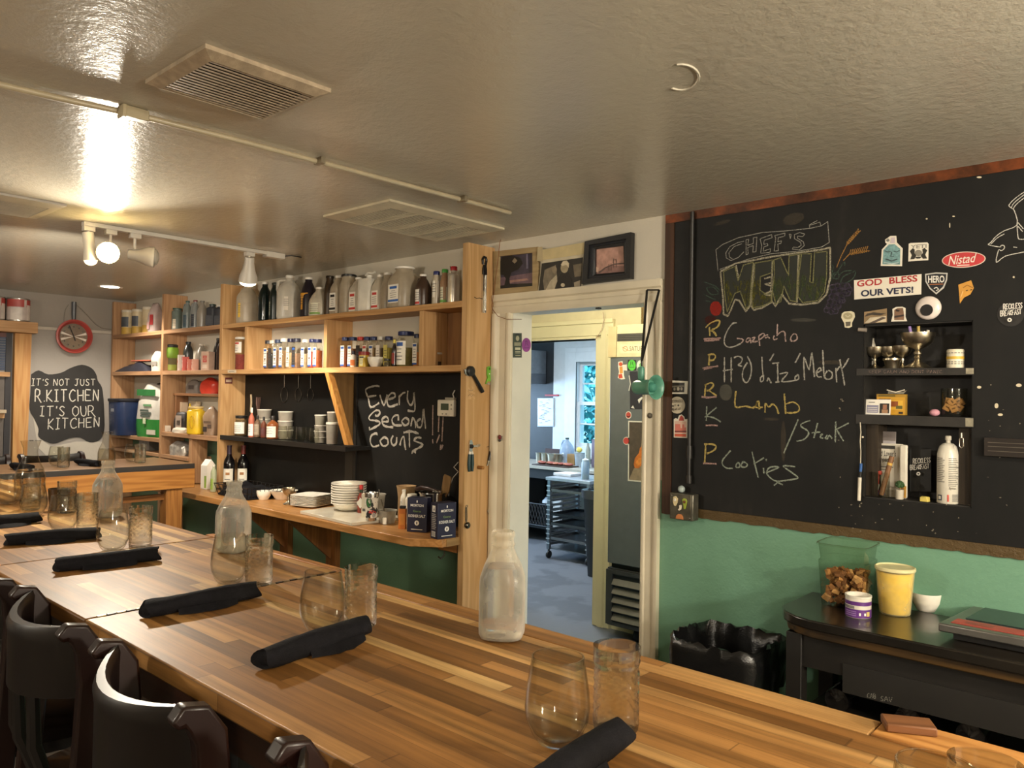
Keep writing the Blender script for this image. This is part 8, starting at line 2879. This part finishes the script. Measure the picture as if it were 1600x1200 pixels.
for k in range(330):
    s = rr.uniform(.008, .015)
    c = Vector((rr.uniform(-.056, .056), rr.uniform(-.056, .056), rr.uniform(.014, .108)))
    M = Matrix.Translation(c) @ Matrix.Rotation(rr.uniform(0, 6), 4, Vector((rr.uniform(-1, 1), rr.uniform(-1, 1), rr.uniform(-1, 1))).normalized())
    v8 = [(sx*s*rr.uniform(.6, 1), sy*s*rr.uniform(.5, .9), sz*s*rr.uniform(.3, .6)) for sx in (-1, 1) for sy in (-1, 1) for sz in (-1, 1)]
    b.add(v8, [(0, 1, 3, 2), (4, 6, 7, 5), (0, 4, 5, 1), (2, 3, 7, 6), (0, 2, 6, 4), (1, 5, 7, 3)], rr.choice(mats_), M)
tag(b.build('bread_pieces', loc=(X, Y, ZS), rz=.04), 'toasted brown bread pieces filling half the clear square tub', 'bread', kind='stuff')
X, Y = st(1394, 930)
Y = 2.695
X = on(1394, 940, 1, Y).x+.008
root = thing('deli_container', 'tall deli container of bright yellow contents with a clear lid', 'container', (X, Y, ZS), 0)
b = MB()
b.lathe([(.044, 0), (.046, .003), (.057, .138)], CLOUDY('#f6eec4', .17), 30)
b.build('tub', root)
b = MB()
b.lathe([(.041, .003), (.0435, .006), (.0535, .130), (.05, .133), (.001, .131)], P('#f6d84a', .6, var=.08, scale=40), 26)
b.build('contents', root)
b = MB()
b.lathe([(.058, .1385), (.0605, .140), (.0605, .148), (.057, .150), (.054, .146), (.001, .1455)], P('#dcd2a0', .4), 30)
b.build('lid', root)
X, Y = on(1341, 948, 1, 2.575).x, 2.545
root = thing('purple_tub', 'small purple and white round tub without lid on the side table', 'tub', (X, Y+.03, ZS), .35)
b = MB()
b.lathe([(.036, 0), (.038, .002), (.038, .062), (.0395, .063), (.0395, .068), (.0355, .068), (.035, .02), (.001, .018)], P('#e0dacb', .4), 30, caps=False)
b.lathe([(.001, .0002), (.036, 0)], P('#e0dacb', .4), 30, caps=False)
b.build('tub_body', root, sharp=50)
b = MB()
PU = P('#5d2f78', .4)
b.lathe([(.0384, .002), (.0384, .028)], PU, 30, caps=False)
b.lathe([(.0384, .040), (.0384, .052)], PU, 30, caps=False)
b.arc(.0386, .030, .038, -2.9, -1.9, P('#7d7a74', .5), 8)
for a in (-1.55, -1.15):
    b.arc(.0386, .010, .018, a, a+.14, LABEL, 4)
b.arc(.0386, .008, .022, -.95, -.65, P('#c9b46a', .5), 5)
for z in (.008, .014, .020):
    b.arc(.0386, z, z+.002, -2.7, -1.75, P('#9a7fb0', .5), 8)
b.build('label_wrap', root, recalc=True)
X, Y = st(1443, 957)
bowl('small_bowl', 'small white ramekin bowl on the side table', (X, Y+.035, ZS), .046, .058, WHITE)
# scale at the right edge
SX = [on(a, c, 2, BZ+.045) for a, c in ((1473, 968), (1520, 928), (1640, 955), (1640, 1004))]
root = thing('kitchen_scale', 'flat digital scale with dark glass top and red front strip', 'scale', (-.40, 2.60, ZS), 0)
P0 = [( -.585+.40, 2.502-2.60), (-.555+.40, 2.79-2.60), (-.20+.40, 2.79-2.60), (-.20+.40, 2.502-2.60)]
b = MB()
b.prism([(-.15, -.08), (-.15, .17), (.18, .17), (.18, -.08)], .002, .018, BLACK)
b.build('base', root)
b = MB()
b.prism(P0, .020, .044, P('#8d8a84', .3, .8))
b.build('body', root, bevel=.004)
def inset(u0, v0, u1, v1, z0, z1, m):
    bl, tl, tr2, br = [Vector(p) for p in P0]
    f = lambda u, v: tuple(bl*(1-u)*(1-v)+br*u*(1-v)+tr2*u*v+tl*(1-u)*v)
    b.prism([f(u0, v0), f(u1, v0), f(u1, v1), f(u0, v1)], z0, z1, m)
b = MB()
inset(.10, .36, .98, .98, .0443, .0465, P('#20282a', .12))
b.build('glass_top', root)
b = MB()
inset(.06, .10, .98, .30, .0443, .0455, P('#a83a34', .35))
inset(.14, .16, .32, .25, .0456, .0459, P('#8a2c28', .3))
b.build('control_strip', root)
# bin with liner
root = thing('waste_bin', 'black rectangular waste bin with a crumpled plastic liner beside the side table', 'bin', (-1.275, 2.585, 0), 0)
BN = P('#151414', .4)
b = MB()
w0, d0 = .165, .155
def rr_ring(w, d, z, n=24, nn=6, j=0.0, seed=0):
    q = random.Random(seed)
    return [(w*c_*k*(1+j*q.uniform(-1, 1)), d*s_*k*(1+j*q.uniform(-1, 1)), z+j*.25*q.uniform(-1, 1)) for c_, s_, k in [(math.cos(2*math.pi*i/n), math.sin(2*math.pi*i/n), (abs(math.cos(2*math.pi*i/n))**nn+abs(math.sin(2*math.pi*i/n))**nn)**(-1/nn)) for i in range(n)]]
def loft(b, rings, m, cap0=True):
    n = len(rings[0])
    vs = [p for r_ in rings for p in r_]
    fs = [(i*n+j, i*n+(j+1) % n, (i+1)*n+(j+1) % n, (i+1)*n+j) for i in range(len(rings)-1) for j in range(n)]
    if cap0:
        fs.append(tuple(reversed(range(n))))
    b.add(vs, fs, m)
loft(b, [rr_ring(w0*.78, d0*.78, .001), rr_ring(w0*.97, d0*.97, .735)], BN)
b.build('bin_body', root, sharp=50)
b = MB()
LN = P('#121212', .22, var=.2, scale=30, bump=.25)
loft(b, [rr_ring(w0*1.0, d0*1.0, .60, 48, j=.035, seed=1), rr_ring(w0*1.03, d0*1.03, .66, 48, j=.03, seed=2), rr_ring(w0*1.04, d0*1.04, .72, 48, j=.03, seed=3), rr_ring(w0*1.02, d0*1.02, .755, 48, j=.035, seed=4), rr_ring(w0*.95, d0*.95, .758, 48, j=.05, seed=5), rr_ring(w0*.90, d0*.90, .70, 48, j=.06, seed=6), rr_ring(w0*.82, d0*.82, .55, 48, j=.08, seed=7), rr_ring(w0*.5, d0*.5, .40, 48, j=.1, seed=8)], LN, False)
b.build('liner', root, sharp=75, recalc=False)
# ================================================================== FREEZER AND PASSAGE
FY = 4.29
FX0, FX1 = -2.985, -2.25
root = thing('freezer', 'tall dark grey freezer with a louvred grille seen through the doorway', 'freezer', ((FX0+FX1)/2, FY, 0), 0)
FM = P('#6b6f70', .35, .3, var=.06)
fw_ = (FX1-FX0)/2
b = MB()
b.box(-fw_, fw_, 0, .18, .50, 1.862, FM)
b.build('door', root, bevel=.006)
b = MB()
b.box(-fw_, fw_, .005, .18, .09, .47, P('#2c2d2e', .5))
b.box(-fw_+.02, fw_, .02, .17, .4705, .4995, BLACK)
b.build('base', root, bevel=.003)
b = MB()
for k in range(5):
    z = .135+.058*k
    b.add([(-fw_+.05, .004, z+.036), (fw_-.02, .004, z+.036), (fw_-.02, -.022, z), (-fw_+.05, -.022, z), (-fw_+.05, .0045, z+.030), (fw_-.02, .0045, z+.030), (fw_-.02, -.018, z-.003), (-fw_+.05, -.018, z-.003)], [(0, 1, 2, 3), (7, 6, 5, 4), (0, 4, 5, 1), (1, 5, 6, 2), (2, 6, 7, 3), (3, 7, 4, 0)], P('#77736a', .4, .3))
b.box(-fw_, -fw_+.05, -.012, .0045, .10, .46, P('#3b3c3d', .45))
b.box(-fw_+.05, fw_, -.012, .0045, .10, .125, P('#3b3c3d', .45))
b.box(-fw_+.05, fw_, -.012, .0045, .435, .46, P('#3b3c3d', .45))
b.build('grille', root)
for x in (-fw_+.20, fw_-.12):
    b = MB()
    b.lathe([(.042, -.016), (.044, -.012), (.044, .012), (.042, .016)], BLACK, 20, M=Matrix.Translation((x, .08, .0445)) @ Matrix.Rotation(math.pi/2, 4, 'Y'))
    b.build('castor', root)
# box on the freezer
root = thing('wooden_crate', 'cream wooden box lettered Saturn on top of the freezer', 'box', (-2.80, FY+.08, 1.8625), .12)
b = MB()
WB2 = P('#d3c49a', .5)
b.box(-.14, .14, -.07, .08, 0, .215, WB2)
b.box(-.205, -.142, -.07, .08, 0, .205, P('#c4b184', .5))
b.build('box_body', root, bevel=.003)
b = MB()
b.box(-.135, .135, -.072, -.0705, .105, .155, BLACK)
for k in range(4):
    b.box(-.135, .135, -.0745, -.072, .108+.012*k, .113+.012*k, P('#4a453a', .4))
b.build('black_slots', root)
b = MB()
Mf = Matrix(((1, 0, 0, 0), (0, 0, -1, -.0706), (0, 1, 0, 0), (0, 0, 0, 1)))
b.prism([(-.11, .025), (.09, .025), (.09, .085), (-.11, .085)], 0, .001, P('#dccfa8', .5), Mf)
put_text(b, 'SATURN', [(-.045, .04), (.075, .04), (.075, .07), (-.045, .07)], P('#6d5a3c', .5), .0, z=.0014, M=Mf)
b.ribbon([(-.075+.016*math.cos(a*.42), .055+.016*math.sin(a*.42)) for a in range(16)], .004, P('#a86a3c', .5), Mf, .0014)
b.ribbon([(-.098, .068), (-.075, .055), (-.05, .042)], .004, P('#a86a3c', .5), Mf, .0015)
b.build('name_plate', root, recalc=False)
PFZ = Plane(1, FY-.0003)
f9 = lambda x, y: (940+x/7.5, 480+y/7.5)
F9 = lambda L: [f9(*p) for p in L]
WSB = P('#d8d3c6', .5)
flat('figure_sticker', 'orange and red figure shaped sticker on the freezer door', 'sticker', PFZ, [('poly', WSB, F9([(195,640),(245,632),(250,665),(295,668),(300,745),(260,740),(262,800),(275,840),(230,848),(190,830),(205,760),(195,690)])), ('poly', P('#c4502c', .5), F9(ell(225, 668, 22, 24, 14))), ('poly', P('#c88a3c', .5), F9([(210,700),(245,695),(252,770),(215,780)])), ('poly', P('#b8432c', .5), F9([(200,790),(240,780),(250,830),(205,835)])), ('line', P('#6d3a2a', .5), F9([(240,670),(290,668)]), 1)])
flat('round_sticker', 'bright green circle sticker on black square on the freezer door', 'sticker', PFZ, [('poly', P('#1a1d18', .5), F9([(307,742),(308,616),(405,618),(405,742)])), ('poly', P('#52b83c', .5), F9(ell(356, 680, 46, 64, 24))), ('line', P('#1d3a16', .5), F9([(345,640),(345,665),(325,705),(385,705),(365,665),(365,640)]), 1)])
flat('leaf_sticker', 'pale round sticker with a green leaf on the freezer door', 'sticker', PFZ, [('poly', P('#cfd8c6', .5), F9(ell(466, 682, 54, 64, 24))), ('poly', P('#6fae6a', .5), F9([(440,670),(466,645),(492,665),(500,690),(470,705),(445,700)]))])
flat('dark_poster', 'dark poster with white splashes on the freezer door', 'poster', PFZ, [('poly', P('#24232b', .5), F9([(335,1195),(330,755),(520,745),(530,1195)])), ('poly', P('#c9c5bb', .5), F9([(425,1085),(470,1050),(488,1060),(455,1100),(440,1130)])), ('poly', P('#c9c5bb', .5), F9([(345,1180),(370,1150),(390,1190)])), ('line', P('#c9c5bb', .5), F9([(325,800),(340,900),(322,980)]), 1.6), ('line', P('#c9c5bb', .5), F9([(480,1170),(510,1160)]), 1.6)])
q9 = lambda x, y: (940+x/3.16, 640+y/3.16)
Q9 = lambda L: [q9(*p) for p in L]
flat('face_sticker', 'tiny red laughing face sticker on the freezer door', 'sticker', PFZ, [('poly', WSB, Q9(ell(133, 27, 15, 19, 16))), ('poly', P('#b8473a', .5), Q9(ell(133, 27, 12, 15, 16))), ('line', P('#3a1a14', .5), Q9([(125,32),(133,36),(141,31)]), 1.4)])
flat('face_sticker', 'small round red sticker lower on the freezer door', 'sticker', PFZ, [('poly', WSB, Q9(ell(124, 154, 18, 20, 16))), ('poly', P('#b8403a', .5), Q9(ell(122, 154, 14, 16, 16)))])
flat('art_print', 'white edged print of an orange shape on brown on the freezer door', 'picture', PFZ, [('poly', WSB, Q9([(130,352),(132,55),(216,58),(216,360)])), ('poly', A('#4d4238'), Q9([(136,346),(137,61),(216,64),(216,352)])), ('poly', A('#8a7860'), Q9([(136,346),(160,290),(216,270),(216,352)])), ('poly', A('#b5a488'), Q9([(195,190),(200,140),(216,115),(216,250),(190,270)])), ('poly', A('#c8702c'), Q9([(160,270),(165,240),(185,215),(190,190),(205,175),(216,215),(205,265),(185,290),(165,288)])), ('poly', A('#d98a3c'), Q9([(168,262),(185,240),(205,240),(200,262),(180,278)]))])
b = MB()
b.lathe([(.035, 0), (.037, .004), (.037, .17), (.032, .19), (.03, .2)], GLASS('#c4b8a4', .05, .5), 20)
solo(b, 'glass_bottle', 'glass bottle standing on the crate over the freezer', 'bottle', (on(1003, 505, 1, FY+.08).x+.03, FY+.09, 2.0785))
# ================================================================== KITCHEN BEYOND
PKB = Plane(1, KY-.0004)
w5 = lambda x, y: (820+x/7.5, 600+y/7.5)
WH_ = P('#cdd2d8', .35, var=.03)
L = [('poly', P('#8f959c', .4, .3), [w5(155,500), w5(155,165), w5(345,165), w5(345,500)]), ('poly', WH_, [w5(160,488), w5(160,170), w5(340,170), w5(340,488)])]
rr = random.Random(12)
for k in range(22):
    x, y = rr.choice((rr.uniform(170, 220), rr.uniform(230, 300))), 190+k*12.5
    L.append(('line', P('#5a5f68', .6), [w5(x, y), w5(x+rr.uniform(10, 20), y+rr.uniform(-8, 6)), w5(x+rr.uniform(25, 40), y)], .6))
flat('whiteboard', 'whiteboard with handwritten notes on the black kitchen wall', 'whiteboard', PKB, L, th=.012)
b = MB()
b.box(-.10, .10, -.02, 0, 0, .02, P('#a03038', .5))
p = on(863, 619, 1, KY)
solo(b, 'red_rail', 'short red rail just above the whiteboard', 'rail', (p.x, KY-.001, p.z))
root = thing('extractor_hood', 'stainless extractor hood high on the black kitchen wall', 'hood', (-6.3, KY-.35, 1.74), 0)
b = MB()
STK = P('#7d848c', .35, .6)
b.box(-.6, .33, -.2, .34, .12, .40, STK)
b.build('canopy', root, bevel=.004)
b = MB()
b.box(-.6, .33, -.16, .34, 0, .1195, P('#5a6068', .4, .5))
b.build('filter_band', root)
# prep table
TK = .835
root = thing('prep_table', 'black kitchen work table with a steel top below the whiteboard', 'table', (-5.6, 6.85, 0), 0)
b = MB()
b.box(-1.2, .95, -.32, .33, TK-.035, TK, P('#b5b1a6', .4, .3))
b.build('top', root, bevel=.003)
b = MB()
b.box(-1.2, .95, -.30, -.27, TK-.14, TK-.0355, P('#1f2226', .5))
b.box(-1.2, -.3, -.27, .32, .12, TK-.15, P('#1a1c20', .5))
b.build('cabinet', root)
for x in (-1.15, -.28, .9):
    b = MB()
    b.box(x-.025, x+.025, -.28, -.23, 0, TK-.0355, P('#1c1e22', .5))
    b.build('leg', root)
b = MB()
b.box(-.3, .95, -.25, .32, .14, .16, P('#1c1e22', .5))
b.build('lower_shelf', root)
KZ = TK+.0006
def kp(px, Y):
    return on(px, 715, 1, Y).x
G = 'steel inserts on the kitchen table'
for px, w, lb in ((843, .07, 'steel food insert, left one of the three on the kitchen table'), (852.5, .08, 'steel food insert, middle one of the three on the kitchen table'), (867, .14, 'wide steel food insert, right one of the three on the kitchen table')):
    X = kp(px, 6.86)
    root = thing('steel_insert', lb, 'pan', (X, 6.86, KZ), 0, G)
    b = MB()
    b.lathe([(w*.44, 0), (w*.46, .004), (w*.5, .105), (w*.56, .107), (w*.56, .111), (w*.48, .109), (w*.44, .006), (.001, .005)], P('#a39c8c', .3, .8), 24, n=5, caps=False)
    b.build('insert_body', root, sharp=50)
X = kp(868, 6.66)
root = thing('meat_tray', 'dark tray of raw meat cuts on the kitchen table front', 'tray', (X, 6.64, KZ), 0)
b = MB()
b.box(-.24, .26, -.10, .10, 0, .012, P('#3a2a22', .4))
b.build('tray', root, bevel=.003)
G = 'raw meat cuts on the dark tray'
for k in range(8):
    b = MB()
    rr = random.Random(k)
    b.sphere((0, 0, .017), .034, A('#8f4a3c') if k % 2 else A('#a8664e'), 12, (1.0, 1.3, .5))
    solo(b, 'meat_cut', '%s raw meat cut from the left on the kitchen tray' % NTH[k], 'meat', (X-.205+.06*k, 6.64+rr.uniform(-.02, .02), KZ+.0125), rr.uniform(-.4, .4), G)
X = kp(879, 6.95)
root = jug('gallon_jug', 'clear plastic jug with a paper note by the kitchen window', (X, 7.03, KZ), .15, .29, CLOUDY('#b9c9da', .45), n=3, cap='#3a4a4a', lab='#d3d9e0', lab_z=(.02, .42), labw=.6, group=None, neck=.25, sh=.5, caph=.05)
b = MB()
b.box(-.05, .05, -.04, .04, 0, .12, P('#8a6a3c', .6))
solo(b, 'cardboard_box', 'small brown cardboard box right of the clear kitchen jug', 'box', (kp(895, 6.93), 6.93, KZ), bevel=.002)
X = kp(909, 6.82)
root = thing('plastic_tub', 'clear plastic tub with a lemon on it by the kitchen window', 'tub', (X, 6.80, KZ), 0)
b = MB()
b.lathe([(.055, 0), (.07, .15), (.075, .155)], CLOUDY('#b9c6d0', .5), 24)
b.build('tub_body', root)
b = MB()
b.sphere((0, 0, .028), .03, P('#d3c05a', .5), 14, (1.2, 1, 1))
solo(b, 'lemon', 'yellow lemon resting on the clear kitchen tub', 'lemon', (X-.02, 6.80, KZ+.1555))
b = MB()
b.lathe([(.03, 0), (.03, .2), (.014, .24), (.014, .27)], CLOUDY('#a8b0a8', .6), 16)
solo(b, 'kitchen_bottle', 'pale bottle at the right of the kitchen table before the inner door trim', 'bottle', (kp(920, 6.74), 6.72, KZ))
b = MB()
b.box(-.03, .03, -.003, .003, 0, .30, P('#6d6478', .5))
solo(b, 'upright_board', 'grey upright board by the kitchen window', 'board', (kp(928, 6.88), 6.88, KZ))
b = MB()
b.box(-.11, .11, -.015, .015, 0, .15, P('#3a211a', .6))
solo(b, 'dark_box', 'dark brown box behind the steel inserts in the kitchen', 'box', (kp(864, 7.05), 7.05, KZ), bevel=.002)
b = MB()
b.lathe([(.05, 0), (.06, .03), (.03, .05), (.001, .055)], P('#c9bf8a', .6), 16)
# tray rack
RX0_, RX1_, RY0, RY1, RZ = -4.86, -4.38, 5.98, 6.44, .80
root = thing('tray_rack', 'low steel tray rack on castors in the kitchen', 'rack', ((RX0_+RX1_)/2, (RY0+RY1)/2, 0), 0)
RM = P('#7d8288', .3, .8)
hx, hy = (RX1_-RX0_)/2, (RY1-RY0)/2
for sx in (-1, 1):
    for sy in (-1, 1):
        b = MB()
        b.box(sx*hx-.016, sx*hx+.016, sy*hy-.016, sy*hy+.016, .09, RZ-.031, RM)
        b.build('post', root)
        b = MB()
        b.lathe([(.035, -.012), (.038, -.008), (.038, .008), (.035, .012)], BLACK, 16, M=Matrix.Translation((sx*hx, sy*hy, .0385)) @ Matrix.Rotation(math.pi/2, 4, 'Y'))
        b.tube([(sx*hx, sy*hy, .04), (sx*hx, sy*hy, .0895)], .01, BLACK, 8)
        b.build('castor', root)
b = MB()
b.box(-hx-.03, hx+.03, -hy-.03, hy+.03, RZ-.03, RZ, P('#a9b1b9', .35, .6))
b.build('top', root, bevel=.003)
for k in range(13):
    z = .14+.047*k
    for s in (-1, 1):
        b = MB()
        b.box(s*hx-s*.017-.002, s*hx-s*.017+.002, -hy, hy, z, z+.02, RM)
        b.box(min(s*hx-s*.017, s*hx-s*.05), max(s*hx-s*.017, s*hx-s*.05), -hy, hy, z, z+.003, RM)
        b.box(s*hx-.022, s*hx+.022, -hy-.022, -hy-.0165, z+.004, z+.014, P('#c9ced3', .3, .6))
        b.build('runner', root)
b = MB()
b.box(-hx, hx, -hy, hy, .095, .105, RM)
b.build('bottom_shelf', root)
RO = ((RX0_+RX1_)/2, (RY0+RY1)/2)
G = 'sheet trays in the kitchen rack'
for k, (z, lb, m) in enumerate(((.14+.047*11, 'sheet tray near the top of the kitchen rack', '#6d6a66'), (.14+.047*6, 'dark sheet tray in the middle of the kitchen rack', '#2c2e31'), (.14+.047*4, 'grey sheet tray below the middle of the kitchen rack', '#4a4c4e'), (.14+.047*1, 'sheet tray near the bottom of the kitchen rack', '#77777a'))):
    root = thing('sheet_tray', lb, 'tray', (RO[0], RO[1]-.03, z+.0035), 0, G)
    b = MB()
    mm = P(m, .35, .7)
    b.box(-hx+.022, hx-.022, -hy+.02, hy-.02, 0, .004, mm)
    for s in (-1, 1):
        b.box(s*(hx-.024)-.002, s*(hx-.024)+.002, -hy+.02, hy-.02, .004, .026, mm)
        b.box(-hx+.022, hx-.022, s*(hy-.022)-.002, s*(hy-.022)+.002, .004, .026, mm)
    b.build('tray_body', root)
b = MB()
b.box(-.11, .11, -.10, .10, 0, .028, P('#cfd4da', .5))
solo(b, 'white_tray', 'flat white tray on top of the kitchen rack', 'tray', (on(898, 742, 2, RZ).x, 6.22, RZ+.0006), bevel=.004)
X, Y = on(914.5, 744, 1, 6.08).x, 6.08
root = thing('squeeze_bottle', 'squeeze bottle with a little yellow oil on the kitchen rack', 'bottle', (X, Y, RZ+.0006), 0)
b = MB()
b.lathe([(.036, 0), (.038, .004), (.038, .16), (.03, .175)], CLOUDY('#b9d0e4', .55), 20)
b.build('bottle_body', root)
b = MB()
b.lathe([(.034, .003), (.0355, .006), (.0355, .04)], P('#b5a53a', .5), 18)
b.build('oil', root)
b = MB()
b.lathe([(.033, .1755), (.033, .19), (.008, .20), (.003, .235)], P('#c9d6e0', .4), 18)
b.build('nozzle', root)
b = MB()
p = on(853, 790, 1, 6.75)
root = thing('milk_crate', 'black plastic crate of goods under the kitchen table', 'crate', (p.x, 6.72, .1605), 0)
b = MB()
for k in range(9):
    for z0, z1 in ((-1, 1), (1, -1)):
        b.tube([(-.17+.0425*k, -.13, .02 if z0 < 0 else .24), (-.17+.0425*min(8, k+2), -.13, .24 if z0 < 0 else .02)], .004, P('#26282d', .5), 5)
for z in (.01, .245):
    b.tube([(-.17, -.13, z), (.17, -.13, z), (.17, .13, z), (-.17, .13, z)], .008, P('#1d1f24', .5), 6, closed=True)
b.box(-.17, .17, .115, .125, .02, .24, P('#1d1f24', .5))
b.box(-.17, .17, -.125, .12, .0, .008, P('#1d1f24', .5))
b.build('lattice', root)
b = MB()
b.box(-.05, .05, -.02, .02, 0, .30, P('#c9d0d6', .5))
solo(b, 'white_carton', 'tall white carton beside the black crate under the kitchen table', 'carton', (p.x+.24, 6.66, .1605), bevel=.002)
b = MB()
b.lathe([(.07, 0), (.068, .02), (.03, .06), (.001, .065)], P('#b9c6d6', .5), 20)
solo(b, 'white_bowl', 'upturned white bowl standing on the black crate', 'bowl', (p.x+.06, 6.72, .1605+.2535))
# black bin beside the rack
root = thing('kitchen_bin', 'tall black bin half hidden by the inner door trim', 'bin', (-3.985, 5.75, 0), 0)
b = MB()
loft(b, [rr_ring(.16, .13, .002), rr_ring(.20, .17, .74), rr_ring(.21, .18, .745), rr_ring(.21, .18, .765), rr_ring(.19, .16, .765), rr_ring(.17, .14, .6)], P('#17181b', .4))
b.build('bin_body', root, sharp=50)
b = MB()
loft(b, [rr_ring(.213, .183, .70, 32, j=.03, seed=3), rr_ring(.215, .185, .772, 32, j=.03, seed=4), rr_ring(.185, .155, .772, 32, j=.04, seed=5), rr_ring(.165, .135, .62, 32, j=.05, seed=6)], P('#3a3d42', .3), False)
b.build('liner', root, sharp=70, recalc=False)
